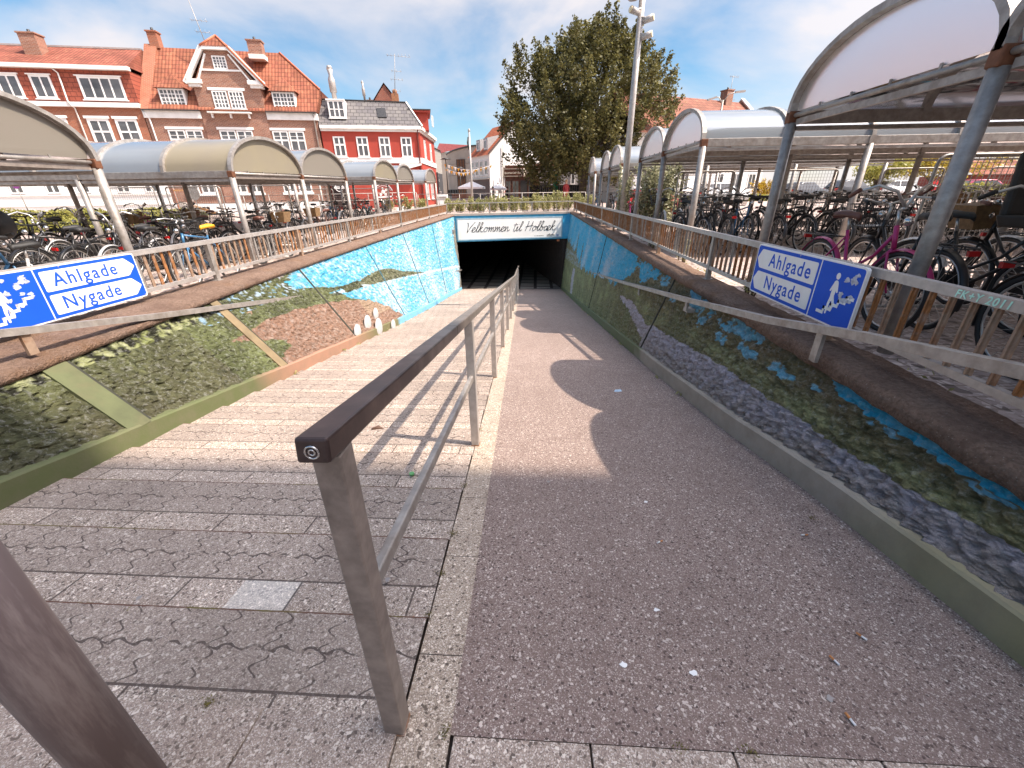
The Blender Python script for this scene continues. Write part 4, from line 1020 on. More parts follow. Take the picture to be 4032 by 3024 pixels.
def bike(label, color='black', step=True, basket=None, rack=True, fender='black', saddle='black', seatcover=None, bars=0, group=None):
    t = thing('bicycle', (0, 0, 0), label, 'bicycle', group)
    key = (color, step, basket, rack, fender, saddle, seatcover, bars)
    def part(nm, mk, mat, parent=t, at=None):
        k = key + (nm, at)
        if k not in MESHC: m = MB(); mk(m); MESHC[k] = m.mesh(nm, mat)
        o = bpy.data.objects.new(nm, MESHC[k]); COL.objects.link(o); o.parent = parent
        if at: o.location = at
        return o
    for x in (-WB/2, WB/2):
        wh = bpy.data.objects.new('wheel', RIM); COL.objects.link(wh); wh.parent = t; wh.location = (x, 0, RW)
        ty = bpy.data.objects.new('tyre', TYRE); COL.objects.link(ty); ty.parent = wh
    BBK = (-.06, 0, .29); HT = (.34, 0, .86); HB = (.385, 0, .68); ST = (-.22, 0, .78)
    def frame(m):
        m.tube(HT, HB, .019, n=8)
        m.tube(BBK, ST, .015, n=8)
        if step:
            m.path([HB, (.22, 0, .50), (.05, 0, .36), BBK], .017, 8); m.path([(.355, 0, .80), (.20, 0, .60), (.02, 0, .48), (-.12, 0, .48)], .014, 8)
        else:
            m.tube(HB, BBK, .017, n=8); m.tube((.345, 0, .83), (-.205, 0, .74), .015, n=8)
        for s in (-.045, .045):
            m.tube((-.06, s*.6, .29), (-WB/2, s*1.2, RW), .009, n=6); m.tube((-.20, s*.4, .72), (-WB/2, s*1.2, RW), .008, n=6)
            m.path([(.39, s*.9, .66), (.44, s*1.1, .50), (WB/2, s*1.1, RW)], [.011, .010, .008], 6)
    part('frame', frame, BP[color])
    def mud(x, a0, a1):
        def mk(m):
            v = []; f = []; n = 16
            for i in range(n + 1):
                a = R(a0 + (a1 - a0) * i / n)
                for r_, s in ((RW + .010, -.026), (RW + .028, 0), (RW + .010, .026)): v.append((r_ * math.cos(a), s, r_ * math.sin(a)))
            for i in range(n):
                for j in (0, 1): f.append((i*3+j, i*3+j+1, i*3+j+4, i*3+j+3))
            m.add(v, f, True)
        return mk
    part('rear_mudguard', mud(-WB/2, 20, 195), BP[fender], t, (-WB/2, 0, RW)); part('front_mudguard', mud(WB/2, 20, 150), BP[fender], t, (WB/2, 0, RW))
    def bar(m):
        z = 1.0
        m.tube((.34, 0, .86), (.315, 0, z - .02), .014, n=8); m.tube((.315, 0, z - .02), (.37, 0, z), .014, n=8)
        if bars == 0:
            for s in (-1, 1): m.path([(.37, 0, z), (.40, s*.10, z + .02), (.36, s*.22, z + .055), (.24, s*.285, z + .045), (.16, s*.29, z + .03)], .011, 8)
        elif bars == 1: m.path([(.33, -.29, z + .02), (.37, -.12, z), (.37, .12, z), (.33, .29, z + .02)], .012, 8)
        else:
            for s in (-1, 1): m.path([(.36, 0, z), (.33, s*.08, z + .12), (.28, s*.2, z + .17), (.16, s*.28, z + .12), (.10, s*.29, z + .09)], .012, 8)
    part('handlebar', bar, SPOKE if bars != 1 else BLACK)
    e = {0: (.16, .29, 1.03, .26, .285, 1.048), 1: (.335, .29, 1.02, .345, .20, 1.012), 2: (.10, .29, 1.09, .20, .285, 1.14)}[bars]
    gm = BROWNL if saddle == 'brown' else BLACK
    for s in (-1, 1): part('grip', lambda m, s=s: m.tube((e[0], s*e[1], e[2]), (e[3], s*e[4], e[5]), .018, n=8), gm, t, (0, s * .001, 0))
    part('bell_and_lamp', lambda m: (m.ball((.44, 0, .90), .038, 8, 6), m.ball((.33, .07, 1.03), .022, 8, 5)), CHROME)
    def sad(m):
        v = []; f = []
        prof = [(-.13, .065, .0), (-.11, .09, .02), (-.04, .085, .022), (.03, .04, .012), (.12, .022, .008), (.145, .012, -.01)]
        for (x, wd, dz) in prof:
            for (yy, zz) in ((-wd, -.035), (-wd*.9, .0), (0, .018), (wd*.9, .0), (wd, -.035), (0, -.045)): v.append((-.25 + x, yy, .92 + dz + zz))
        for i in range(len(prof) - 1):
            for j in range(6): f.append((i*6+j, i*6+(j+1)%6, (i+1)*6+(j+1)%6, (i+1)*6+j))
        f += [tuple(range(6))[::-1], tuple(range((len(prof)-1)*6, len(prof)*6))]
        m.add(v, f, True)
    part('saddle', sad, {'black': BLACK, 'brown': BROWNL}[saddle] if not seatcover else YEL)
    part('seat_post', lambda m: m.tube((-.22, 0, .78), (-.245, 0, .90), .013, n=8), SPOKE)
    def crank(m):
        m.tube((-.06, -.05, .29), (-.06, .05, .29), .022, n=8); m.bar((-.06, -.06, .29), (.07, -.06, .19), .012, .02, (0,1,0)); m.bar((-.06, .06, .29), (-.19, .06, .39), .012, .02, (0,1,0))
        m.box((.03, -.15, .18), (.11, -.07, .20)); m.box((-.23, .07, .38), (-.15, .15, .40))
        m.box((-.50, .040, .27), (.04, .058, .38))
    part('crank_and_chaincase', crank, BLACK)
    if rack:
        def rk(m):
            for s in (-.06, .06): m.tube((-.30, s, .71), (-.78, s, .71), .006, n=6); m.tube((-.60, s*1.1, .71), (-WB/2, s, RW), .005, n=6)
            for x in (-.34, -.48, -.62, -.78): m.tube((x, -.06, .71), (x, .06, .71), .005, n=6)
        part('luggage_rack', rk, DARKM); part('rear_reflector', lambda m: m.box((-.83, -.035, .66), (-.80, .035, .70)), REDL)
    if basket:
        def bk(m):
            x0, x1, y0, z0, z1 = .42, .72, .17, .78, 1.0
            if basket == 'wicker':
                m.hexa([(x0, -.13, z0), (x1-.04, -.13, z0), (x1-.04, .13, z0), (x0, .13, z0), (x0-.01, -y0, z1), (x1, -y0, z1), (x1, y0, z1), (x0-.01, y0, z1)])
            else:
                for z in (z0, z0 + .055, z0 + .11, z0 + .165, z1):
                    q = (z - z0) / (z1 - z0); a, b_, c = x0, lerp(x1-.04, x1, q), lerp(.13, y0, q)
                    m.path([(a, -c, z), (b_, -c, z), (b_, c, z), (a, c, z)], .0055 if z == z1 else .0035, 4, closed=True)
                for k in range(9):
                    q = k / 8
                    for sgn in (-1, 1): m.bar((lerp(x0, x1-.04, q), sgn*.13, z0), (lerp(x0, x1, q), sgn*y0, z1), .004, .004)
                    m.bar((x1-.04, lerp(-.13, .13, q), z0), (x1, lerp(-y0, y0, q), z1), .004, .004); m.bar((x0, lerp(-.13, .13, q), z0), (x0, lerp(-y0, y0, q), z1), .004, .004)
                    m.bar((x0, lerp(-.13, .13, q), z0), (x1-.04, lerp(-.13, .13, q), z0), .004, .004)
                m.hexa([(x0+.01, -.12, z0+.005), (x1-.05, -.12, z0+.005), (x1-.05, .12, z0+.005), (x0+.01, .12, z0+.005), (x0+.01, -.12, z0+.011), (x1-.05, -.12, z0+.011), (x1-.05, .12, z0+.011), (x0+.01, .12, z0+.011)])
        part('basket', bk, WICK if basket == 'wicker' else DARKM)
    return t
KINDS = [('black', True, 'wire', True, 'black', 'black', None, 0), ('black', False, None, True, 'black', 'black', None, 1), ('black', True, None, True, 'silver', 'black', None, 2), ('blue', False, None, False, 'black', 'black', None, 1),
         ('silver', True, 'wire', True, 'silver', 'black', None, 0), ('red', True, None, True, 'red', 'black', None, 0), ('black', True, 'wicker', True, 'black', 'brown', None, 0), ('white', True, 'wire', True, 'white', 'brown', None, 0),
         ('pink', True, None, True, 'pink', 'brown', None, 2), ('black', True, 'wire', False, 'white', 'black', None, 2), ('brown', True, 'wicker', True, 'brown', 'brown', None, 0), ('turquoise', True, 'wire', True, 'turquoise', 'black', None, 0)]
def describe(k):
    c, step, bas, rack, fen, sad, cov, bars = k
    s = {'black': 'black', 'blue': 'steel-blue', 'red': 'dark red', 'silver': 'silver', 'pink': 'magenta', 'white': 'white', 'brown': 'brown', 'turquoise': 'turquoise'}[c]
    s += ' bicycle'
    if bas == 'wire': s += ' with wire basket'
    elif bas == 'wicker': s += ' with wicker box'
    elif cov: s += ' with yellow saddle cover'
    elif fen != c: s += f' with {fen} mudguards'
    elif bars == 2: s += ' with tall handlebar'
    elif bars == 1: s += ' with straight bar'
    return s
PROTO = {}
def place_bike(kind, x, y, ang, label, tilt=0.0, group='parked bicycles in the shelters'):
    z = ground_z(x, y)
    if kind not in PROTO:
        t = bike(label, *kind, group=group); PROTO[kind] = t; t.location = (x, y, z); t.rotation_euler = (tilt, 0, ang); return t
    return copy_thing(PROTO[kind], (x, y, z), label=label, group=group, rot=(tilt, 0, ang))
# rows: (side, y centre, x start, number, step, where)
rnd = random.Random(11)
rows = [(1, 4.18, 2.98, 13, .50, 'far bay of nearest right shelter', .5), (1, 2.05, 3.05, 8, .50, 'near bay of nearest right shelter', .5),
        (1, 8.95, 3.05, 16, .50, 'front bay of second right shelter', .3), (1, 11.1, 3.1, 14, .52, 'rear bay of second right shelter', .3),
        (1, 15.5, 3.1, 7, .55, 'front bay of third right shelter', .3), (1, 17.7, 3.1, 6, .6, 'rear bay of third right shelter', .3), (1, 21.2, 2.9, 4, .6, 'farthest right shelter', .3),
        (-1, 4.3, -5.75, 9, .55, 'far bay of nearest left shelter', .3), (-1, 9.4, -5.95, 13, .58, 'near bay of second left shelter', .3), (-1, 12.05, -6.0, 10, .6, 'far bay of second left shelter', .3),
        (-1, 17.5, -6.2, 8, .65, 'near bay of third left shelter', .3), (-1, 20.4, -6.3, 5, .8, 'far bay of third left shelter', .3), (-1, 6.9, -5.6, 7, .62, 'gap between left shelters', .6), (-1, 2.0, -5.7, 4, .6, 'near bay of nearest left shelter', .3)]
weights = [6, 5, 4, .5, 1.6, .8, 1.2, 1, .4, 3, .8, .35]
for (sd_, yc, xs_, n, dx, where, jit) in rows:
    for i in range(n):
        if rnd.random() < .07 and i > 1: continue
        k = KINDS[rnd.choices(range(len(KINDS)), weights)[0]]
        if where.startswith('far bay of nearest right'):
            k = [KINDS[8], KINDS[0], KINDS[9], KINDS[6], KINDS[2], KINDS[0], KINDS[5], KINDS[1], KINDS[7], KINDS[0], KINDS[5], KINDS[2], KINDS[1]][i]
        if where.startswith('far bay of nearest left') and i == 1: k = ('blue', False, None, False, 'black', 'black', 'yellow', 1)
        if where.startswith('gap') and i == 0: k = ('blue', False, None, False, 'black', 'black', 'yellow', 1)
        x = xs_ + sd_ * (i * dx + rnd.uniform(-.07, .07)); y = yc + rnd.uniform(-.14, .14) - .033 * 0
        ang = (math.pi/2 if (i + int(yc)) % 2 else -math.pi/2) + rnd.uniform(-.16, .16)
        place_bike(k, x, y, ang, f'{describe(k)}, {ords[i]} from ramp in {where}', rnd.uniform(-.09, .09))
# bicycle racks: long floor tubes with wheel hoops
def rack(side, x0, n, dx, y, label):
    t = thing('bike_rack', (x0, y, ground_z(x0, y)), label, 'bike rack', 'galvanised bike racks'); z = ground_z(x0, y); L_ = side * (n * dx)
    for yy, zz in ((y - .22, .28), (y + .22, .28), (y - .42, .05), (y + .42, .05)):
        m = MB(); m.tube((x0, yy, z + zz), (x0 + L_, yy, z + zz), .016, n=8); m.build('rack_tube', GALV_L, t)
    for i in range(n):
        x = x0 + side * (i + .5) * dx; m = MB()
        for s in (-.04, .04): m.path([(x + s, y - .42, z + .05), (x + s, y - .40, z + .30), (x + s, y - .2, z + .42), (x + s, y, z + .30), (x + s, y + .2, z + .42), (x + s, y + .40, z + .30), (x + s, y + .42, z + .05)], .007, 6)
        m.build('wheel_hoop', GALV_L, t)
for a in [(1, 2.75, 12, .5, 4.75, 'bike rack along the far bay of nearest right shelter'), (1, 2.85, 8, .5, 1.5, 'bike rack along the near bay of nearest right shelter'), (1, 2.8, 14, .5, 9.5, 'bike rack in the second right shelter'), (1, 2.8, 9, .55, 16.2, 'bike rack in the third right shelter'),
          (-1, -5.6, 9, .55, 3.8, 'bike rack in the nearest left shelter'), (-1, -5.75, 13, .58, 10.0, 'bike rack in the second left shelter'), (-1, -6.0, 8, .65, 18.1, 'bike rack in the third left shelter')]: rack(*a)
# ------------------------------------------------------------------ the street of houses behind the left shelters
FA = Vector((-24.7, 33.0, 0)); FD = Vector((1, .25, 0)).normalized(); FN = Vector((-FD.y, FD.x, 0))
def mkframe(A, D):
    D = Vector(D).normalized(); N = Vector((-D.y, D.x, 0)); A = Vector(A)
    def P(s, z, off=0.0): return tuple(A + D * s + N * off + Vector((0, 0, z)))
    P.D = D; P.N = N; P.A = A
    return P
FF = mkframe(FA, FD)
def fbox(m, P, s0, s1, z0, z1, o0, o1):
    return m.hexa([P(s0,z0,o0), P(s1,z0,o0), P(s1,z0,o1), P(s0,z0,o1), P(s0,z1,o0), P(s1,z1,o0), P(s1,z1,o1), P(s0,z1,o1)])
def brick_mat(name, D, c1, c2, mortar, bw=.24, bh=.075, scale=1.0, var=.4, off=0.5, bump=.2):
    b = NB(name); X, Y, Z = b.xyz()[0:3]
    s = b.math('ADD', b.math('MULTIPLY', X, D[0]), b.math('MULTIPLY', Y, D[1]))
    br = b.n('ShaderNodeTexBrick'); br.offset = off; br.inputs['Scale'].default_value = scale; br.inputs['Brick Width'].default_value = bw; br.inputs['Row Height'].default_value = bh; br.inputs['Mortar Size'].default_value = .012 if bh < .12 else .02
    br.inputs['Color1'].default_value = (*c1, 1); br.inputs['Color2'].default_value = (*c2, 1); br.inputs['Mortar'].default_value = (*mortar, 1); br.inputs['Bias'].default_value = -.1
    b.put(br.inputs[0], b.comb(s, Z, 0.0))
    n = b.noise(.9, 6, .65)[0]; n2 = b.noise(5, 4)[0]
    c = b.mix(b.maprange(n, .35, .7, 0, var), br.outputs[0], tuple(x * .55 for x in c1)); c = b.mix(b.maprange(n2, .55, .75, 0, var), c, tuple(min(1, x * 1.5) for x in c2))
    b.bsdf(c, .85, 0, b.bump(br.outputs['Fac'], bump, .02), .2); return b.m
BR1 = brick_mat('brown_brick', FD, (.33, .14, .085), (.20, .075, .05), (.40, .31, .25))
BR2 = brick_mat('orange_brick', FD, (.37, .125, .065), (.27, .085, .045), (.36, .22, .16))
def tile_mat(name, D, c1, c2, row=.30, zk=1.0):
    b = NB(name); X, Y, Z = b.xyz()[0:3]; s = b.math('ADD', b.math('MULTIPLY', X, D[0]), b.math('MULTIPLY', Y, D[1]))
    r_ = b.math('DIVIDE', Z, row); fr = b.math('FRACT', r_); ri = b.math('FLOOR', r_); ci = b.math('FLOOR', b.math('DIVIDE', s, .22))
    w_ = b.n('ShaderNodeTexWhiteNoise', noise_dimensions='2D'); b.put(w_.inputs['Vector'], b.comb(ci, ri, 0.0))
    c = b.mix(w_.outputs['Value'], c1, c2); n = b.noise(.55, 6, .7)[0]; c = b.mix(b.maprange(n, .42, .62, 0, .75), c, tuple(x * .45 for x in c1)); n = b.noise(2.5, 5, .7)[0]; c = b.mix(b.maprange(n, .55, .75, 0, .5), c, (.42, .22, .12))
    c = b.mix(b.maprange(fr, 0.0, .22, .8, 0.0), c, (.05, .02, .015)); cf = b.math('FRACT', b.math('DIVIDE', s, .22)); c = b.mix(b.maprange(b.math('ABSOLUTE', b.math('SUBTRACT', cf, .5)), .36, .5, 0, .35), c, (.07, .025, .018))
    b.bsdf(c, .8, 0, b.bump(b.math('ADD', fr, b.math('MULTIPLY', b.math('SINE', b.math('MULTIPLY', cf, 6.283)), .3)), .6, .05), .25); return b.m
TILE1 = tile_mat('orange_roof_tile', FD, (.37, .135, .075), (.25, .08, .05))
TILE2 = tile_mat('plain_red_roof_tile', FD, (.33, .11, .072), (.25, .08, .052), .17)
TILE3 = brick_mat('orange_tile_hanging', FD, (.34, .095, .06), (.29, .08, .05), (.14, .04, .03), .35, .26, 1.0, .3, .5, .5)
SLATE = brick_mat('grey_slate', FD, (.19, .175, .165), (.125, .115, .12), (.05, .045, .045), .42, .26, 1.0, .4, .5, .3)
REDW = simple('red_rendered_wall', (.36, .045, .026), .75, 0, .1, 1.2, .02, dirt=(.29, .04, .027), dirt_scale=2)
def window(P, par, s0, s1, z0, z1, off, cols, rows, fw=.09, lint=0.0, sill=0.0, bar=.045, transom=None, mat=None):
    m = MB(); mat = mat or WHITE; o0 = off - .055
    fbox(m, P, s0, s0+fw, z0, z1, o0, off); fbox(m, P, s1-fw, s1, z0, z1, o0, off); fbox(m, P, s0+fw, s1-fw, z0, z0+fw, o0, off); fbox(m, P, s0+fw, s1-fw, z1-fw, z1, o0, off)
    a, b, c, d = s0+fw, s1-fw, z0+fw, z1-fw
    for i in range(1, cols): x = lerp(a, b, i/cols); w_ = bar * (1.0 if cols <= 4 or i % 2 == 0 else .55); fbox(m, P, x-w_/2, x+w_/2, c, d, o0+.012, off-.001)
    if transom is not None:
        zt = lerp(c, d, transom); fbox(m, P, a, b, zt-bar*.6, zt+bar*.6, o0+.011, off-.002)
        for j in range(1, rows): z = lerp(zt, d, j/rows); fbox(m, P, a, b, z-.014, z+.014, o0+.02, off-.002)
    else:
        for j in range(1, rows): z = lerp(c, d, j/rows); fbox(m, P, a, b, z-bar*.3, z+bar*.3, o0+.02, off-.002)
    if lint: fbox(m, P, s0-.10, s1+.10, z1, z1+lint, o0-.05, off)
    if sill: fbox(m, P, s0-.08, s1+.08, z0-sill, z0, o0-.05, off)
    f = m.build('window', mat, par)
    m = MB(); fbox(m, P, a, b, c, d, off-.022, off-.004); m.build('pane', GLASS, f)
    return f
def box_part(P, par, nm, mat, *a, sub=None):
    m = MB(); fbox(m, P, *a); return m.build(nm, mat, par)
P = FF
# --- orange-brown corner house with white ground floor
h1 = thing('town_house', P(-8, 0), 'long house at far left with red tiled top floor and white ground floor', 'house', 'houses along the street on the left')
box_part(P, h1, 'brick_wall', BR2, -26, -2.86, 2.95, 6.93, 0, 8)
box_part(P, h1, 'white_ground_floor', WHITE, -26, -2.80, -.3, 2.95, -.06, 7.9)
m = MB(); 
for z in (.36, .95, 1.15, 1.35, 1.9, 2.2, 2.5): 
    fbox(m, P, -26, -2.81, z, z + .012, -.063, -.0605)
m.build('rustication_lines', simple('pale_shadow_groove', (.42, .40, .38)), h1)
for z0, z1 in ((.82, .90), (1.5, 1.60)): box_part(P, h1, 'string_course', WHITE, -26, -2.74, z0, z1, -.14, -.061)
box_part(P, h1, 'tiled_upper_wall', TILE3, -26, -2.9, 7.2, 9.05, .05, 7.8)
box_part(P, h1, 'cornice', OFFWHITE, -26, -2.86, 6.93, 7.2, -.22, 7.9)
box_part(P, h1, 'eaves_gutter', OFFWHITE, -26, -2.75, 9.02, 9.24, -.28, .04)
m = MB(); m.add([P(-26, 9.22, -.28), P(-2.75, 9.22, -.28), P(-3.05, 10.9, 3), P(-26, 10.82, 3), P(-26, 9.2, 7), P(-2.75, 9.2, 7)], [(0,1,2,3), (3,2,5,4), (1,5,2)]); m.build('roof', TILE2, h1)
m = MB(); m.bar(P(-26, 10.84, 3), P(-3.05, 10.93, 3), .2, .1); m.build('roof_ridge', simple('grey_ridge', (.35, .30, .28)), h1)
for s0, s1, c in ((-13.9, -12.6, 2), (-12.3, -11.1, 2), (-10.65, -9.42, 2), (-8.78, -7.6, 2), (-6.06, -3.52, 4)): window(P, h1, s0, s1, 7.37, 8.68, .04, c, 1, .12, .06, .05, .09)
for s0, s1 in ((-16.4, -15.2), (-14.2, -13), (-12.1, -10.9), (-10.5, -9.3), (-8.75, -7.6), (-6.4, -5.1), (-4.72, -3.38)): window(P, h1, s0, s1, 4.15, 6.28, 0, 2, 1, .15, .15, .10, .09, .66)
for s0 in (-14.9, -12.7, -10.5, -8.66, -6.1, -4.3): window(P, h1, s0, s0 + .78, 1.70, 2.85, -.06, 2, 1, .04, 0, .05, .10)
for s0 in (-14.8, -12.6, -10.5, -8.75, -6.05, -4.45): window(P, h1, s0, s0 + .86, .12, .62, -.06, 2, 1, .05, 0, 0, .08)
def pipe(par, pts, r=.045, mat=None):
    m = MB(); m.path(pts, r, 8); m.build('downpipe', mat or OFFWHITE, par)
pipe(h1, [P(-7.2, 9.05, -.2), P(-7.0, 8.8, -.05), P(-6.95, 7.25, -.25), P(-6.85, 7.0, -.25), P(-6.8, 6.85, -.07), P(-6.8, 0, -.12)])
def chimney(P, par, s0, s1, z0, z1, o0, o1, mat, pots=1):
    m = MB(); fbox(m, P, s0, s1, z0, z1, o0, o1); fbox(m, P, s0-.06, s1+.06, z1-.02, z1+.06, o0-.06, o1+.06); c = m.build('chimney', mat, par)
    m = MB(); m.tube(P((s0+s1)/2, z1+.05, (o0+o1)/2), P((s0+s1)/2, z1+.28, (o0+o1)/2), .10, .08, 8); m.build('chimney_pot', DARKM, c)
chimney(P, h1, -9.2, -8.25, 9.9, 11.15, 1.2, 2.0, BR1)
# --- brown brick house with gabled bay
h2 = thing('brick_house', P(3, 0), 'brown brick house with white half-hipped gable bay and orange tiled dormer roof', 'house', 'houses along the street on the left')
box_part(P, h2, 'wall', BR1, -2.79, 8.55, .86, 6.36, -.02, 8)
box_part(P, h2, 'plinth', WHITE, -2.79, 8.6, -.4, .86, -.08, 7.9)
for a, b in ((-2.79, .84), (5.16, 8.62)): 
    box_part(P, h2, 'cornice', OFFWHITE, a, b, 6.36, 6.80, -.16, .3); box_part(P, h2, 'gutter', DARKM, a, b, 6.80, 6.87, -.30, -.02)
m = MB(); m.add([P(-2.3, 6.86, -.25), P(8.66, 6.86, -.25), P(8.95, 8.45, .9), P(6.15, 11.05, 3), P(-2.0, 11.1, 3), P(-2.3, 6.86, 6.2), P(8.66, 6.86, 6.2), P(8.95, 8.45, 5.1)], [(0,1,2,3,4), (3,2,7), (4,3,7,6,5), (1,6,7,2), (0,4,5)]); m.build('roof', TILE1, h2)
m = MB(); m.hexa([P(-2.95, 6.9, -.1), P(-2.25, 6.9, -.1), P(-2.25, 6.9, .2), P(-2.95, 6.9, .2), P(-2.75, 11.25, 2.9), P(-1.95, 11.25, 2.9), P(-1.95, 11.25, 3.3), P(-2.75, 11.25, 3.3)])
m.hexa([P(-2.95, 6.9, .2), P(-2.85, 6.9, .2), P(-2.85, 6.9, 6), P(-2.95, 6.9, 6), P(-2.8, 11.2, 3.3), P(-2.7, 11.2, 3.3), P(-2.7, 11.2, 3.5), P(-2.8, 11.2, 3.5)]); m.build('fire_wall', BR2, h2)
chimney(P, h2, -2.35, -1.75, 11.0, 11.95, 2.8, 3.4, BR2)
c_ = chimney(P, h2, 4.40, 5.32, 10.5, 11.42, 1.7, 2.4, BR1); box_part(P, h2, 'chimney_flashing', OFFWHITE, 4.34, 5.38, 10.35, 10.62, 1.64, 2.46)
# bay
m = MB(); pts = [(.86, .88), (5.13, .88), (5.13, 8.25), (3.62, 10.3), (2.13, 10.3), (.86, 8.25)]
m.prism([P(s, z, -.10) for s, z in pts], FN * .8); m.build('gable_bay', BR1, h2)
TR = WHITE
for a, b in (((.50, 8.42), (2.06, 10.46)), ((5.46, 8.40), (3.68, 10.46))):
    m = MB(); m.bar(P(a[0], a[1]-.08, -.24), P(b[0], b[1]-.08, -.24), .34, .26, (FN.x, FN.y, 0)) if False else None
    d_ = Vector((b[0]-a[0], b[1]-a[1])).normalized(); nn = Vector((-d_.y, d_.x)) * .13
    m.prism([P(a[0]+nn.x, a[1]+nn.y, -.36), P(a[0]-nn.x, a[1]-nn.y, -.36), P(b[0]-nn.x, b[1]-nn.y, -.36), P(b[0]+nn.x, b[1]+nn.y, -.36)], FN * .27); m.build('verge_board', TR, h2)
    i_ = 1 if a[0] < 2 else -1
    m = MB(); q = [(a[0] + .62*i_, a[1] - .12), (b[0] + .10*i_, b[1] - .35)]; d2 = Vector((q[1][0]-q[0][0], q[1][1]-q[0][1])).normalized(); n2 = Vector((-d2.y, d2.x)) * .05
    m.prism([P(q[0][0]+n2.x, q[0][1]+n2.y, -.2), P(q[0][0]-n2.x, q[0][1]-n2.y, -.2), P(q[1][0]-n2.x, q[1][1]-n2.y, -.2), P(q[1][0]+n2.x, q[1][1]+n2.y, -.2)], FN * .12); m.build('verge_moulding', TR, h2)
box_part(P, h2, 'verge_board', TR, 2.02, 3.74, 10.32, 10.50, -.36, -.09)
for a, b in ((.55, 1.5), (4.45, 5.45)):
    box_part(P, h2, 'cornice_return', TR, a, b, 8.42, 8.66, -.36, .2); box_part(P, h2, 'cornice_return', OFFWHITE, a + .1, b - .1, 8.22, 8.42, -.26, .2)
m = MB(); m.add([P(3.7, 10.48, -.38), P(5.55, 8.36, -.38), P(5.55, 8.36, 1.0), P(3.7, 10.48, 2.6), P(2.04, 10.48, -.38), P(.42, 8.38, -.38), P(.42, 8.38, 1.0), P(2.04, 10.48, 2.6), P(2.95, 11.2, .25), P(2.95, 11.2, 3.0)], [(0,1,2,3), (4,7,6,5), (4,0,8), (0,3,9,8), (4,8,9,7)]); m.build('bay_roof', TILE1, h2)
for a, b in ((P(2.04,10.5,-.38), P(2.95,11.22,.25)), (P(3.7,10.5,-.38), P(2.95,11.22,.25)), (P(3.7,10.5,-.38), P(5.55,8.38,-.38)), (P(6.15,11.07,3), P(8.95,8.47,.9))):
    m = MB(); m.tube(a, b, .07, n=6); m.build('hip_tiles', simple('bright_ridge_tile', (.45, .13, .06)) if 'RT' not in globals() else RT, h2); RT = bpy.data.materials['bright_ridge_tile']
box_part(P, h2, 'string_course', TR, 1.56, 4.22, 9.17, 9.27, -.15, -.09)
window(P, h2, 2.50, 3.36, 9.28, 10.02, -.10, 4, 4, .07, 0, 0, .05)
for a, b in ((1.92, 2.86), (2.98, 3.92)): window(P, h2, a, b, 6.98, 8.03, -.10, 4, 4, .07, 0, .04, .07)
box_part(P, h2, 'window_lintel', TR, 1.72, 4.10, 8.06, 8.22, -.17, -.09)
bl = MB(); fbox(bl, P, 1.42, 4.22, 6.68, 6.76, -.50, -.09); bo = bl.build('balcony_shelf', OFFWHITE, h2)
for s in (1.62, 2.82, 4.02): box_part(P, bo, 'shelf_bracket', TR, s - .04, s + .04, 6.40, 6.68, -.34, -.09)
for a in (-1.62, 1.74, 5.26):
    for q in (0, 1): window(P, h2, a + q*1.13, a + q*1.13 + 1.06, 4.15, 5.66, -.02 if a != 1.74 else -.10, 2, 2, .08, 0, .08, .09, .62)
    o_ = -.02 if a != 1.74 else -.10
    box_part(P, h2, 'window_lintel', TR, a - .12, a + 2.32, 5.70, 5.86, o_ - .08, o_)
    for q in (0, 1): window(P, h2, a + q*1.13 - .1, a + q*1.13 + .86, 1.55, 2.95, o_, 2, 1, .09, 0, .16, .12)
for s in (-.9, 3.3, 4.2): window(P, h2, s, s + .55, .30, .66, -.08, 2, 1, .04)
def dormer(P, par, s0, s1, z0, z1, off, apex_z, back, cols, rows, tile, groups=3):
    m = MB(); fbox(m, P, s0, s1, z0, z1, off, off + back); d = m.build('dormer', OFFWHITE, par)
    window(P, d, s0 + .03, s1 - .03, z0 + .02, z1 - .03, off, cols, rows, .08, 0, .04, .075)
    c = (s0 + s1) / 2
    m = MB(); m.add([P(s0-.18, z1, off-.2), P(s1+.18, z1, off-.2), P(s1+.18, z1, off+back), P(s0-.18, z1, off+back), P(c, apex_z, off+.75), P(c, apex_z, off+back+.6)], [(0,1,4), (1,2,5,4), (3,0,4,5), (0,3,2,1)]); r_ = m.build('dormer_roof', tile, d)
    return d
dormer(P, h2, -1.5, .10, 7.02, 8.14, .05, 9.1, 1.2, 6, 4, TILE1); dormer(P, h2, 5.75, 7.3, 6.94, 8.10, .05, 9.1, 1.2, 6, 4, TILE1)
pipe(h2, [P(8.38, 6.8, -.25), P(8.36, 6.5, -.1), P(8.30, 0, -.1)], .05, GALV)
pipe(h2, [P(-2.75, 6.8, -.2), P(-2.5, 6.3, -.1), P(-2.45, 0, -.1)], .05, OFFWHITE)
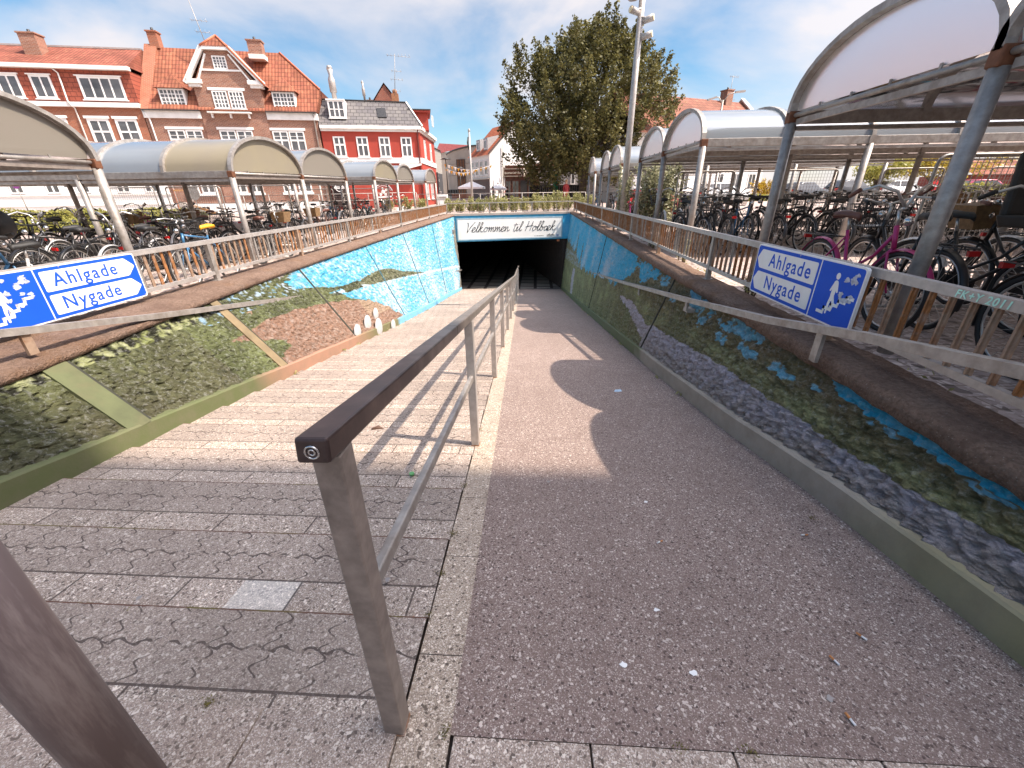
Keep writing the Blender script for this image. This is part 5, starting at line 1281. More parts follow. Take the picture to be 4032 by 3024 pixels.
# --- red house with slate mansard
h3 = thing('red_house', P(12, .4), 'bright red rendered corner house with white belt and grey slate mansard roof', 'house', 'houses along the street on the left')
box_part(P, h3, 'wall', REDW, 8.66, 15.95, 0, 5.9, .02, 7.6)
SB = mkframe(P(15.95, 0, .02), (-.57, 7.63, 0))
box_part(SB, h3, 'side_wall', REDW, .01, 7.6, 0, 5.7, .01, 3.0)
for Q, a, b, o in ((P, 8.66, 15.97, -.03), (SB, 0, 7.6, -.05)):
    box_part(Q, h3, 'belt_course', WHITE, a, b, 3.56, 3.94, o, o + .045)
    box_part(Q, h3, 'eaves_cornice', OFFWHITE, a, b + .15, 5.86, 6.08, o - .2, o + .1); box_part(Q, h3, 'eaves_cornice', OFFWHITE, a, b, 5.70, 5.86, o - .08, o + .06)
m = MB(); m.add([P(8.62, 6.12, -.1), P(16.2, 6.06, -.1), P(15.1, 7.9, 1.7), P(8.5, 7.98, 1.7), P(8.62, 6.1, 7.5), P(16.2, 6.1, 7.5), P(15.1, 7.9, 5.8), P(8.5, 7.98, 5.8)], [(0,1,2,3), (1,5,6,2), (5,4,7,6), (4,0,3,7), (3,2,6,7)]); m.build('roof', SLATE, h3)
m = MB(); m.bar(P(8.5, 8.0, 1.68), P(15.12, 7.92, 1.68), .12, .07); m.build('roof_edge', DARKM, h3)
m = MB(); m.bar(P(16.22, 6.1, -.12), P(15.12, 7.93, 1.68), .10, .08); m.build('hip_edge', OFFWHITE, h3)
d_ = MB(); fbox(d_, P, 9.42, 10.62, 6.55, 7.78, .25, 1.7); dd = d_.build('dormer', OFFWHITE, h3); window(P, dd, 9.45, 10.59, 6.58, 7.70, .25, 3, 2, .09, .08, .05, .09)
m = MB(); m.hexa([P(12.95, 6.72, .42), P(13.6, 6.72, .42), P(13.6, 6.6, .6), P(12.95, 6.6, .6), P(12.85, 7.42, 1.10), P(13.5, 7.42, 1.10), P(13.5, 7.3, 1.25), P(12.85, 7.3, 1.25)]); sk = m.build('skylight', DARKM, h3)
for s0, s1 in ((9.44, 10.28), (11.13, 11.98), (12.80, 13.62), (14.46, 15.28)): window(P, h3, s0, s1, 3.98, 5.36, .02, 2, 1, .10, 0, .04, .10, .62)
for s0 in (1.6, 4.6): window(SB, h3, s0, s0 + .75, 3.98, 5.36, .01, 2, 1, .10, 0, .04, .10, .62)
for s0 in (.8, 3.4): window(SB, h3, s0, s0 + 1.2, .9, 2.7, .01, 2, 1, .10, 0, .04, .10)
box_part(P, h3, 'garage_door', brick_mat('dark_plank_door', FD, (.06, .04, .035), (.045, .032, .028), (.015, .01, .01), 6, .16, 1, .2, 0), 8.70, 10.05, .3, 2.55, -.02, .019)
m = MB(); m.prism([P(14.2, 3.5, -.02), P(15.9, 3.5, -.02), P(15.9, 3.4, -.02), P(14.0, 2.95, -.02)], -FN * .55); m.build('awning', WHITE, h3)
pipe(h3, [P(15.85, 5.9, -.1), P(15.8, 5.6, -.06), P(15.78, .3, -.06)], .05, simple('dark_red_pipe', (.13, .03, .025)))
tw = MB(); fbox(tw, P, 15.35, 16.75, 6.0, 7.20, 1.4, 4.4); fbox(tw, P, 15.2, 16.95, 7.20, 7.34, 1.2, 4.6); tb = tw.build('corner_turret', REDW, h3); box_part(P, tb, 'turret_roof', DARKM, 15.15, 17.0, 7.34, 7.42, 1.15, 4.65)
window(SB, tb, 1.6, 2.3, 6.3, 7.05, -.80, 2, 1, .08)
# round sign and painted emblem
rs = thing('round_wall_sign', P(9.3, 1.85, -.1), 'round white wall sign over the dark garage door of the red house', 'sign')
m = MB(); m.prism([P(9.3 + .33*math.cos(a), 1.85 + .33*math.sin(a), -.08) for a in [i*math.pi/12 for i in range(24)]], FN * .04); m.build('sign_disc', DARKM, rs)
m = MB(); m.path([P(9.3 + .29*math.cos(a), 1.85 + .29*math.sin(a), -.09) for a in [i*math.pi/12 for i in range(24)]], .025, 6, closed=True); m.build('sign_ring', WHITE, rs)
m = MB(); fbox(m, P, 8.93, 9.67, 1.76, 1.93, -.11, -.08); m.build('sign_band', WHITE, rs); text('lettering', 'CAFE BAR', DARKM, rs, P(8.98, 1.80, -.112), FD, (0,0,1), .15)
em = thing('painted_emblem', P(12.65, 1.5, -.02), 'white arched emblem painted on the red wall behind the shelters', 'wall sign')
m = MB(); m.path([P(12.65 + .72*math.cos(a), 1.45 + .62*math.sin(a), 0.0) for a in [R(x) for x in range(10, 171, 10)]], .035, 6); m.path([P(12.65 + .6*math.cos(a), 1.45 + .5*math.sin(a), 0.0) for a in [R(x) for x in range(15, 166, 10)]], .015, 6); m.build('emblem_arch', WHITE, em)
m = MB()
for q in ((12.4, 1.3, .12), (12.62, 1.5, .16), (12.85, 1.62, .10), (12.8, 1.3, .13), (12.6, 1.75, .09)): m.ball(P(q[0], q[1], .0), q[2], 8, 5)
m.v = [tuple(Vector(v) + FN * (-(Vector(v) - FA).dot(FN)) * .93 - FN * .0 + FN * -.004) for v in m.v]; m.build('emblem_figure', OFFWHITE, em)
m = MB(); m.prism([P(12.0, 1.02, -.005), P(13.2, 1.1, -.005), P(13.35, 1.22, -.005), P(12.0, 1.15, -.005)], FN * .02); m.build('emblem_ribbon', WHITE, em)
# vents on the red house
def flue(s, z0, z1, r, off, label):
    t = thing('metal_flue', P(s, z0, off), label, 'flue', 'metal flues on the red house roof'); h = z1 - z0; c = lambda z: P(s - .02*(z - z0), z, off)
    m = MB(); m.path([c(z0), c(z0 + h*.25), c(z0 + h*.26), c(z0 + h*.62), c(z0 + h*.74), c(z0 + h*.90)], [r, r, r*1.45, r*1.4, r*.75, r*1.25], 12); m.build('flue_pipe', GALV_L, t)
    m = MB(); m.tube(c(z0 + h*.9), c(z1), r*1.25, r*.9, 12); m.build('flue_cap', GALV_L, t)
flue(9.9, 7.75, 9.95, .17, 1.0, 'tall silver flue with wide collar above the white dormer'); flue(12.0, 7.95, 9.25, .08, 1.8, 'thin silver flue on the middle of the slate roof')
def gable_house_back():
    t = thing('gabled_house', (-13, 44, .4), 'red brick gable peeping over the slate roof', 'house')
    Q = mkframe((-15.2, 43, 0), (1, .25, 0)); m = MB(); w_ = 3.2
    m.prism([Q(0, 0), Q(w_, 0), Q(w_, 8.2), Q(w_*.5, 10.15), Q(0, 8.2)], Q.N * 5); m.build('gable_wall', brick_mat('far_red_brick', FD, (.33, .10, .06), (.28, .08, .05), (.3, .2, .16)), t)
    m = MB(); m.add([Q(-.15, 8.15, -.1), Q(w_*.5, 10.28, -.1), Q(w_*.5, 10.28, 5.1), Q(-.15, 8.15, 5.1), Q(w_+.15, 8.15, -.1), Q(w_+.15, 8.15, 5.1)], [(0,1,2,3), (1,4,5,2)]); m.build('roof', TILE2, t)
    chimney(Q, t, -.1, .35, 8.5, 9.1, 1, 1.5, BR1)
    m = MB(); fbox(m, Q, 2.2, 2.8, 8.6, 9.3, -1.2, -.6); m.ball(Q(2.5, 9.45, -.9), .22, 8, 6); m.build('roof_turret', simple('copper_brown', (.3, .13, .06)), t)
gable_house_back()
# antennas
def antenna(base, h, lean, label, arms):
    t = thing('tv_antenna', base, label, 'antenna', 'television antennas on the roofs'); b = Vector(base); tip = b + Vector((lean, 0, h))
    m = MB(); m.tube(b, tip, .028, .018, 6); m.build('mast', GALV, t)
    for (u, L_, n_) in arms:
        c = b.lerp(tip, u); m = MB(); m.tube(c - FD * L_*.35, c + FD * L_*.65 + Vector((0, 0, -.05*L_)), .012, n=5)
        for k in range(n_): q = c + FD * L_ * (-.3 + .9*k/max(1, n_-1)); m.tube(q - Vector((0, .22, 0)) , q + Vector((0, .22, 0)), .008, n=4); m.tube(q - Vector((0, 0, .12)), q + Vector((0, 0, .12)), .008, n=4)
        m.build('antenna_arm', GALV, t)
antenna(P(1.85, 10.6, 1.5), 3.2, -.55, 'tall leaning aerial on the brick house roof, cut by the photo top', [(.35, .9, 4), (.55, 1.0, 4), (.15, .5, 2)])
antenna((-11.9, 40.5, 8.8), 2.75, .35, 'bent aerial with long arm above the red house', [(.97, 1.9, 7), (.6, .8, 3), (.4, 1.0, 4), (.12, .7, 3)])

# --- grey hairdresser block and far buildings
BEIGE = simple('beige_render', (.40, .34, .28), .8, 0, .08, .8, 0, dirt=(.30, .25, .21), dirt_scale=.5)
Q = mkframe(SB(7.7, 0, .1), (-.15, 3.4, 0))
t = thing('grey_building', Q(0, 0), 'grey narrow building with vertical white lettering beside the red house', 'building')
box_part(Q, t, 'upper_wall', simple('grey_render', (.33, .31, .28)), 0, 4.2, 3.2, 5.4, .02, 3); box_part(Q, t, 'dark_shopfront', simple('anthracite_panel', (.06, .06, .065)), 0, 4.0, .2, 3.2, 0, 3)
m = MB(); m.add([Q(-.05, 5.38, -.15), Q(4.3, 5.38, -.15), Q(4.3, 6.4, 1.6), Q(-.05, 6.4, 1.6)], [(0,1,2,3)]); m.build('roof', SLATE, t)
for i, c in enumerate('FRISØR'): text('lettering', c, WHITE, t, (Q(.25, 2.75 - i*.36, -.25)[0] - .06, Q(.25, 0, 0)[1] - .3, 2.75 - i*.36), (1, 0, 0), (0, 0, 1), .34, .01)
m = MB(); m.box((-10.0, 44.3, .7), (-9.62, 44.36, 3.2)); m.build('sign_blade', simple('anthracite_blade', (.06, .06, .065)), t)
t = thing('curved_building', (-12, 66, .5), 'beige building with a curved front and tall brown window strip', 'building')
m = MB(); pts = []
for k in range(13): a = R(200 + k * 7); pts.append((-4.2 + 9.4 * math.cos(a), 70 + 9.4 * math.sin(a)))
v = []; f = []
for k, (x, y) in enumerate(pts): zt = 6.35 + .55 * min(1, k / 6); v += [(x, y, 0), (x, y, zt)]
for k in range(12): f.append((2*k, 2*k+2, 2*k+3, 2*k+1))
v += [(-4, 72, 6.9), (-13, 75, 6.35), (-4, 72, 0), (-13, 75, 0)]; e = len(v); f += [tuple([2*k+1 for k in range(13)] + [e-4, e-3]), (24, e-2, e-4, 25), (0, 1, e-3, e-1)]
m.add(v, f); m.build('curved_wall', BEIGE, t)
m = MB(); m.path([(x, y - .1, 6.42 + .55 * min(1, k / 6)) for k, (x, y) in enumerate(pts)], .10, 6); m.build('roof_edge', DARKM, t)
for z in (3.6, 5.0): 
    m = MB(); m.path([(x, y - .03, z) for x, y in pts], .03, 4); m.build('wall_groove', simple('groove_beige', (.26, .21, .17)), t)
W1 = mkframe((-10.85, 63.0, 0), (1, -.35, 0)); box_part(W1, t, 'window_strip', simple('brown_window_strip', (.14, .07, .04), .2), 0, 1.25, .8, 5.5, -.25, .1)
m = MB(); 
for s in (0, .42, .84, 1.25): fbox(m, W1, s - .03, s + .03, .8, 5.5, -.3, -.251)
for z in (1.9, 3.2, 4.4): fbox(m, W1, 0, 1.25, z - .04, z + .04, -.31, -.26)
m.build('window_bars', DARKM, t)
for i in range(4): W2 = mkframe((-13.1 + i * .55, 66.2 - i*.9, 0), (1, -.9, 0)); box_part(W2, t, 'window', DARKM, 0, .3, 1.0, 1.8, -.12, .1)
t = thing('distant_roof_building', (-13, 78, .5), 'pinkish flat roof block rising behind the curved building', 'building')
m = MB(); m.box((-17, 78, 0), (-10.6, 86, 7.6)); m.build('wall', BEIGE, t); m = MB(); m.add([(-17.2, 77.9, 7.3), (-10.5, 77.9, 8.5), (-10.5, 86, 8.7), (-17.2, 86, 8.7), (-16.3, 77.9, 8.9)], [(0,1,4), (4,1,2,3)]); m.build('roof', simple('pinkish_roof', (.50, .14, .13)), t)
# white gable house
G = mkframe((-5.1, 50, 0), (3.9, 2.46, 0)); FL = mkframe((-7.56 - .35, 53.9 + .55, 0), (2.46, -3.9, 0))
t = thing('white_house', (-5.1, 50, .5), 'white gable house with orange tiled roof and two grey dormers', 'house')
m = MB(); ge = [(0, .2), (6.4, .2), (6.4, 5.2), (3.2, 8.05), (0, 5.2)]; m.prism([G(s, z) for s, z in ge], G.N * 5.2); m.build('wall', WHITE, t)
m = MB(); m.add([G(-.22, 5.05, -.12), G(3.2, 8.25, -.12), G(3.2, 8.25, 5.4), G(-.22, 5.05, 5.4), G(6.62, 5.05, -.12), G(6.62, 5.05, 5.4)], [(0,1,2,3), (1,4,5,2)]); m.build('roof', brick_mat('pale_orange_tile', G.N, (.50, .15, .07), (.36, .10, .05), (.16, .05, .03), .3, .2, 1, .5, 0), t)
m = MB(); m.bar(G(-.22, 5.1, -.14), G(3.2, 8.3, -.14), .06, .12); m.bar(G(3.2, 8.3, -.14), G(6.62, 5.1, -.14), .06, .12); m.build('verge_board', simple('dark_verge', (.08, .05, .045)), t)
for o_ in (1.1, 3.0):
    m = MB(); m.hexa([G(.35, 5.6, o_), G(2.0, 5.6, o_), G(2.0, 5.6, o_+1.0), G(.35, 5.6, o_+1.0), G(.35, 6.75, o_), G(2.0, 7.1, o_), G(2.0, 7.1, o_+1.0), G(.35, 6.75, o_+1.0)]); dq = m.build('dormer', simple('grey_zinc', (.35, .35, .35)) if o_ < 2 else bpy.data.materials['grey_zinc'], t)
    DQ = mkframe(G(.35, 0, o_+1.0), -G.N); window(DQ, dq, .15, .85, 5.7, 6.6, 0, 2, 1, .1)
m = MB(); m.tube(G(1.55, 6.0, -.15), G(1.55, .5, -.15), .06, n=6); m.build('downpipe', GALV, t)
LW = mkframe(G(0, 0, 5.2), -G.N)
for i in range(4): window(LW, t, .35 + i*1.22, 1.15 + i*1.22, 3.1, 4.6, -.01, 2, 1, .1, 0, .05, .09, .6)
box_part(LW, t, 'shopfront', simple('dark_shop', (.09, .05, .045)), .1, 5.0, .4, 2.7, -.05, .1)
m = MB(); fbox(m, LW, 0, 5.1, 2.7, 2.85, -.2, .05); m.build('shop_cornice', GALV_L, t)
# painted scribble on the gable
m = MB(); rq = random.Random(8)
for k in range(7): c = (1.0 + rq.uniform(-.5, .8), 1.7 + rq.uniform(-.35, .4)); m.path([G(c[0] + .22*math.cos(a + k), c[1] + .18*math.sin(a*1.4 + k), -.01) for a in [i*.7 for i in range(8)]], .025, 5)
m.build('graffiti', simple('pale_red_paint', (.62, .22, .20)), t)
# brown cafe
C = mkframe((-3.85, 51, 0), (1, .02, 0)); WOOD = simple('brown_shopfront_wood', (.11, .036, .018), .5, 0, .2, 2); CREAM = simple('cream_paint', (.62, .55, .44), .6)
t = thing('cafe_shopfront', (-2.2, 51, .5), 'dark brown cafe shopfront with cream lettering under the tree', 'shopfront')
box_part(C, t, 'shop_wall', WOOD, 0, 4.1, .3, 4.05, 0, 3); box_part(C, t, 'fascia_board', WOOD, .1, 3.4, 2.85, 3.85, -.12, -.01); box_part(C, t, 'fascia_board', WOOD, 3.45, 4.2, 2.85, 3.85, -.12, -.01)
for a, b in ((.2, 2.2), (2.75, 4.1)):
    m = MB()
    for q in ((a, 2.98, b, 2.98), (a, 3.7, b, 3.7), (a, 2.98, a, 3.7), (b, 2.98, b, 3.7)): m.bar(C(q[0], q[1], -.13), C(q[2], q[3], -.13), .05, .05)
    m.build('fascia_moulding', CREAM, t)
text('lettering', 'Byggeriets Café & Butik', CREAM, t, C(.28, 3.22, -.14), (1,0,0), (0,0,1), .27, .01, .1, .78, .006); text('lettering', 'Byggeriets', CREAM, t, C(2.82, 3.22, -.14), (1,0,0), (0,0,1), .30, .01, .1, .78, .006)
m = MB(); m.ball(C(2.47, 3.5, -.14), .17, 8, 6, 1.6); m.tube(C(2.47, 2.9, -.14), C(2.47, 3.3, -.14), .12, .07, 8); m.build('painted_bottle', CREAM, t)
for a, b in ((.35, 1.0), (1.1, 1.9), (2.9, 3.5)): window(C, t, a, b, .7, 2.55, -.01, 2, 1, .07, mat=WOOD)
box_part(C, t, 'door', DARKM, 2.05, 2.8, .4, 2.55, -.04, -.005)
# grey wall building under the tree
E_ = mkframe((-.6, 53, 0), (1, .03, 0)); GREYR = simple('grey_rendered_wall', (.30, .285, .28), .8, 0, .06, 1)
t = thing('grey_low_building', (2.5, 53, .5), 'low grey rendered building with one white window in the tree shade', 'building')
box_part(E_, t, 'wall', GREYR, 0, 12, .2, 4.05, 0, 6)
window(E_, t, 4.55, 5.05, 2.1, 3.65, -.01, 1, 1, .09); box_part(E_, t, 'door', DARKM, 5.45, 6.0, .4, 3.4, -.03, -.005); box_part(E_, t, 'window', DARKM, .3, 2.2, 2.05, 2.35, -.02, -.005)
m = MB(); m.add([E_(-.1, 4.05, -.1), E_(12.1, 4.05, -.1), E_(12.1, 6.0, 3), E_(-.1, 6.0, 3)], [(0,1,2,3)]); m.build('roof', TILE2, t)
t = thing('black_board_fence', (2, 47, .5), 'black board fence below the grey building', 'fence')
m = MB(); 
for i in range(28): m.box((-.7 + i*.22, 47, .3), (-.7 + i*.22 + .21, 47.04, 1.98))
m.build('fence_board', simple('black_boards', (.012, .011, .011)), t); m = MB(); m.box((-.7, 46.96, 1.9), (5.46, 46.999, 1.98)); m.build('top_rail', DARKM, t)
# right-hand long tiled building
RB = mkframe((8.0, 38.2, 0), (10.8, 5.5, 0)); RT_ = tile_mat('long_red_roof_tile', RB.D, (.34, .14, .09), (.25, .095, .065), .26)
t = thing('long_house', (16, 42, .5), 'long white house with wide brown-red tiled roof behind the right shelters', 'house')
box_part(RB, t, 'wall', WHITE, 0, 15.2, .2, 5.6, 0, 8)
m = MB(); m.add([RB(-.2, 5.5, -.4), RB(15.4, 5.5, -.4), RB(15.4, 8.98, 4), RB(-.2, 8.98, 4), RB(15.4, 5.5, 8.4), RB(-.2, 5.5, 8.4)], [(0,1,2,3), (3,2,4,5)]); m.build('roof', RT_, t)
m = MB(); m.prism([RB(15.2, 5.3, -.5), RB(15.2, 9.25, 4), RB(15.2, 5.3, 8.5)], RB.D * .35); m.build('gable_wall', BR1, t)
m = MB(); m.bar(RB(15.38, 5.5, -.5), RB(15.38, 9.3, 4), .45, .10); m.build('gable_coping', OFFWHITE, t)
chimney(RB, t, 12.6, 13.4, 8.4, 9.75, 3.4, 4.2, BR1, 1)
for i in range(7): window(RB, t, .8 + i*2.1, 1.8 + i*2.1, 1.3, 2.7, -.01, 2, 1, .08, 0, .05)
box_part(RB, t, 'door', DARKM, 9.2, 10.1, .3, 2.4, -.05, -.005)
antenna(RB(13.6, 8.9, 4), 2.1, 0, 'aerial beside the chimney of the long tiled house', [(.97, .9, 5), (.5, .6, 3), (.12, .9, 4)])
# dark-red building and pale one at the far right
t = thing('red_shed', (44, 44, .3), 'low dark red building behind the right-hand hedge', 'building')
m = MB(); m.box((40, 44, 0), (56, 50, 2.3)); m.build('wall', simple('dark_red_boards', (.22, .04, .03)), t); m = MB(); m.add([(39.6, 43.7, 2.3), (56.4, 43.7, 2.3), (56.4, 47, 3.6), (39.6, 47, 3.6)], [(0,1,2,3)]); m.build('roof', TILE2, t)
# the station building behind the camera: shades the foreground
SX, SY = 11.5, -.80
t = thing('station_building', (20, -10, 0), 'tall brick station building behind the viewer', 'building')
m = MB(); m.box((SX, -45, 0), (SX + 14, SY, 22)); m.build('wall', BR1, t); m = MB(); m.box((SX - .2, -45.2, 22), (SX + 14.2, SY + .2, 22.3)); m.build('flat_roof', DARKM, t)
for i in range(10):
    for k in range(4): m = MB(); m.box((SX - .02, -43 + i*4, 3 + k*4.5), (SX + .02, -41.2 + i*4, 5.6 + k*4.5)); m.build('window', GLASS, t)
# ------------------------------------------------------------------ foliage
def leaf_mat(name, dark, light, trans=0.35):
    b = NB(name); oi = b.n('ShaderNodeNewGeometry'); wn_ = oi.outputs['Random Per Island']
    c = b.ramp(wn_, [(0.0, dark), (0.55, tuple((p+q)/2 for p, q in zip(dark, light))), (1.0, light)])
    n = b.noise(.6, 3)[0]; c = b.mix(b.maprange(n, .4, .65, 0, .35), c, tuple(x * 1.3 for x in light))
    d = b.n('ShaderNodeBsdfPrincipled'); b.put(d.inputs['Base Color'], c); d.inputs['Roughness'].default_value = .5; d.inputs['Specular IOR Level'].default_value = .4
    t = b.n('ShaderNodeBsdfTranslucent'); b.put(t.inputs[0], c); m = b.n('ShaderNodeMixShader'); m.inputs[0].default_value = trans
    b.t.links.new(d.outputs[0], m.inputs[1]); b.t.links.new(t.outputs[0], m.inputs[2]); b.t.links.new(m.outputs[0], b.o.inputs[0]); return b.m
def leaves(name, centers, size, mat, parent=None, seed=1, up=0.2, asp=.55, flat=.6):
    """centers: (N,3) array; each leaf is a bent quad of its own size and angle"""
    r = np.random.default_rng(seed); n = len(centers); c = np.asarray(centers, dtype=np.float64)
    a = r.normal(size=(n, 3)); a[:, 2] = a[:, 2] * flat + up; a /= np.linalg.norm(a, axis=1)[:, None]
    t = r.normal(size=(n, 3)); b = np.cross(a, t); b /= np.linalg.norm(b, axis=1)[:, None]
    s = (size * r.uniform(.6, 1.35, n))[:, None]
    v = np.stack([c - a*s*.5, c + b*s*asp*.5, c + a*s*.55, c - b*s*asp*.5], axis=1).reshape(-1, 3)
    me = bpy.data.meshes.new(name); me.vertices.add(4*n); me.vertices.foreach_set('co', v.ravel().astype(np.float32))
    me.loops.add(4*n); me.loops.foreach_set('vertex_index', np.arange(4*n, dtype=np.int32)); me.polygons.add(n)
    me.polygons.foreach_set('loop_start', np.arange(0, 4*n, 4, dtype=np.int32)); me.polygons.foreach_set('loop_total', np.full(n, 4, dtype=np.int32)); me.update(calc_edges=True); me.materials.append(mat)
    o = bpy.data.objects.new(name, me); COL.objects.link(o)
    if parent: adopt(o, parent)
    return o
BARK = simple('grey_brown_bark', (.12, .09, .07), .9, 0, .3, 6, .4)
def big_tree():
    T = Vector((4.3, 42, .45)); t = thing('poplar_tree', T, 'large dark olive tree with spiky upright shoots behind the right end of the underpass', 'tree')
    rng = np.random.default_rng(5); m = MB()
    m.path([T, T + Vector((-.05, 0, 1.2)), T + Vector((.15, 0, 3.0)), T + Vector((.3, 0, 5))], [.48, .34, .30, .22], 10)
    C0 = Vector((4.2, 42, 3.0)); pts = []; 
    def rad(z):   # half width of the crown at height z
        return interp(z, [(1.9, 4.2), (2.6, 5.8), (4.2, 6.8), (6.5, 7.0), (8.5, 6.7), (9.8, 6.2), (11.0, 5.0), (12.2, 3.0), (13.0, .8)])
    limbs = []
    for i in range(46):
        ang = rng.uniform(0, 2*math.pi); el = rng.uniform(.25, 1.35); L_ = rng.uniform(2.5, 8)
        st = C0 + Vector((0, 0, rng.uniform(-.6, 2.5))); dr = Vector((math.cos(ang)*math.cos(el), math.sin(ang)*math.cos(el), math.sin(el)))
        q = [st, st + dr*L_*.4, st + dr*L_*.75 + Vector((0,0,.5)), st + dr*L_ + Vector((0,0,1.3))]
        r0 = .12 if L_ > 5 else .07; m.path(q, [r0, r0*.7, r0*.4, .015], 5); limbs.append(q)
    m.build('trunk', BARK, t)
    shoots = []
    for i in range(760):
        z = 2.2 + 10.4 * rng.beta(1.15, 1.35); a = rng.uniform(0, 2*math.pi); rr = rad(z) * (rng.uniform(0, 1) ** .42) * rng.uniform(.86, 1.06)
        if math.cos(a) > 0: rr *= lerp(1.0, 1.03, math.cos(a))
        p = np.array([4.15 + rr*math.cos(a), 42 + rr*math.sin(a)*.9, z - .5])
        if noise.fractal(Vector((p[0]*.35, p[1]*.35, p[2]*.35)), 1, 2, 3) < -.33: continue
        out = np.array([math.cos(a), math.sin(a), 0]) * (rr / 7)
        d = np.array([0, 0, 1.0]) * rng.uniform(.7, 1.3) + out * rng.uniform(.35, 1.1); d /= np.linalg.norm(d)
        L_ = rng.uniform(.9, 2.0) * (1.25 if z > 9 else 1)
        shoots.append((p, d, L_))
    # named leading shoots of the outline
    for x, z, L_ in ((5.1, 11.0, 2.3), (6.0, 11.1, 2.2), (6.7, 10.6, 2.2), (3.1, 11.0, 1.9), (1.9, 10.6, 1.9), (.4, 10.2, 1.8), (-1.3, 9.6, 2.0), (-1.9, 7.2, 1.6), (-2.6, 5.9, 1.2), (8.2, 10.2, 1.9), (9.6, 9.4, 1.8), (10.6, 8.2, 1.9), (11.0, 6.6, 1.5), (11.9, 5.5, 1.2), (4.2, 11.0, 2.1)):
        for k in range(3): shoots.append((np.array([x + rng.normal()*.12, 42 + rng.normal()*.6, z + .2*k]), np.array([(x - 4) * .04, 0, 1.0]), L_))
    P_ = []
    for p, d, L_ in shoots:
        n = int(84 * L_); u = rng.uniform(0, 1, n); w_ = .34 * (1 - u*.85) + .03
        q = p + np.outer(u * L_, d) + rng.normal(size=(n, 3)) * w_[:, None] * [1, 1, .8]
        P_.append(q)
    P_ = np.concatenate(P_)
    leaves('crown', P_, .20, leaf_mat('poplar_leaves', (.032, .034, .010), (.19, .17, .055), .35), t, 3, .1, .7)
    print('tree leaves', len(P_))
big_tree()
def bush(name, c, rx, ry, h, n, size, mat, label, cat='bush', stems=9, spiky=.25, seed=2, gz=None, group=None):
    z0 = ground_z(c[0], c[1]) if gz is None else gz
    t = thing(name, (c[0], c[1], z0), label, cat, group); rng = np.random.default_rng(seed); m = MB(); P_ = []
    for i in range(stems):
        a = rng.uniform(0, 2*math.pi); q = rng.uniform(.1, .95); top = Vector((c[0] + rx*q*math.cos(a), c[1] + ry*q*math.sin(a), z0 + h*rng.uniform(.72, 1.0)*(1 - .25*q)))
        b0 = Vector((c[0] + rx*.25*math.cos(a), c[1] + ry*.25*math.sin(a), z0 - .02)); mid = b0.lerp(top, .5) + Vector((0, 0, .08*h)); m.path([b0, mid, top], [.012, .009, .004], 5)
        k = n // stems; u = rng.uniform(.12, 1.04, k)[:, None]; base = np.array(b0) * (1-u)**2 + 2*np.array(mid)*u*(1-u) + np.array(top)*u*u
        P_.append(base + rng.normal(size=(k, 3)) * np.array([rx, ry, h*.25]) * spiky * (1.05 - u*.8))
    m.build('stems', BARK, t); P_ = np.concatenate(P_); P_[:, 2] = np.maximum(P_[:, 2], z0 + .02); leaves('foliage', P_, size, mat, t, seed, .4)
    return t
LBUSH = leaf_mat('willow_bush_leaves', (.10, .11, .04), (.42, .40, .25), .4)
LYEL = leaf_mat('yellow_green_leaves', (.16, .17, .03), (.40, .36, .09), .4)
LWEED = leaf_mat('weed_leaves', (.16, .18, .05), (.50, .46, .20), .45)
bush('willow_bush', (3.55, 13.35), .95, .55, 2.15, 5200, .085, LBUSH, 'tall leafy bush growing between the second and third right shelters', stems=34, spiky=.17, seed=4)
bush('willow_bush', (2.62, 13.7), .35, .4, 2.1, 1300, .075, LBUSH, 'slim pale bush around the foot of the lamp pole', stems=10, spiky=.2, seed=7)
bush('yellow_bush', (19.5, 40), 1.1, .8, 1.9, 1500, .16, leaf_mat('golden_leaves', (.35, .22, .01), (.65, .45, .05), .3), 'golden flowering bush in front of the long white house', stems=14, seed=9)
# shrubs behind the portal (counted clumps) 
for i in range(14):
    x = -5.0 + i * .62; y = head_y(max(-4.6, min(2.2, x))) + 1.5 + (i * 7 % 3) * .35
    bush('portal_shrub', (x, y), .60, .5, [.82, .75, .85, .8, .95, .85, .9, .8, 1.05, .95, 1.2, 1.0, 1.05, .95][i], 2400, .06, LWEED, f'{ords[i]} yellow-green shrub from the left behind the portal fence', 'shrub', 22, .16, 20 + i, .34, 'row of shrubs above the tunnel mouth')
for i, (x, y, h) in enumerate(((-7.6, 29.5, .9), (-8.9, 30, .95), (-10.5, 31, .85))):
    bush('street_shrub', (x, y), .7, .5, h, 800, .1, LWEED, f'{ords[i]} shrub from the ramp before the red house', 'shrub', 14, .2, 40 + i, None, 'shrubs before the red house')
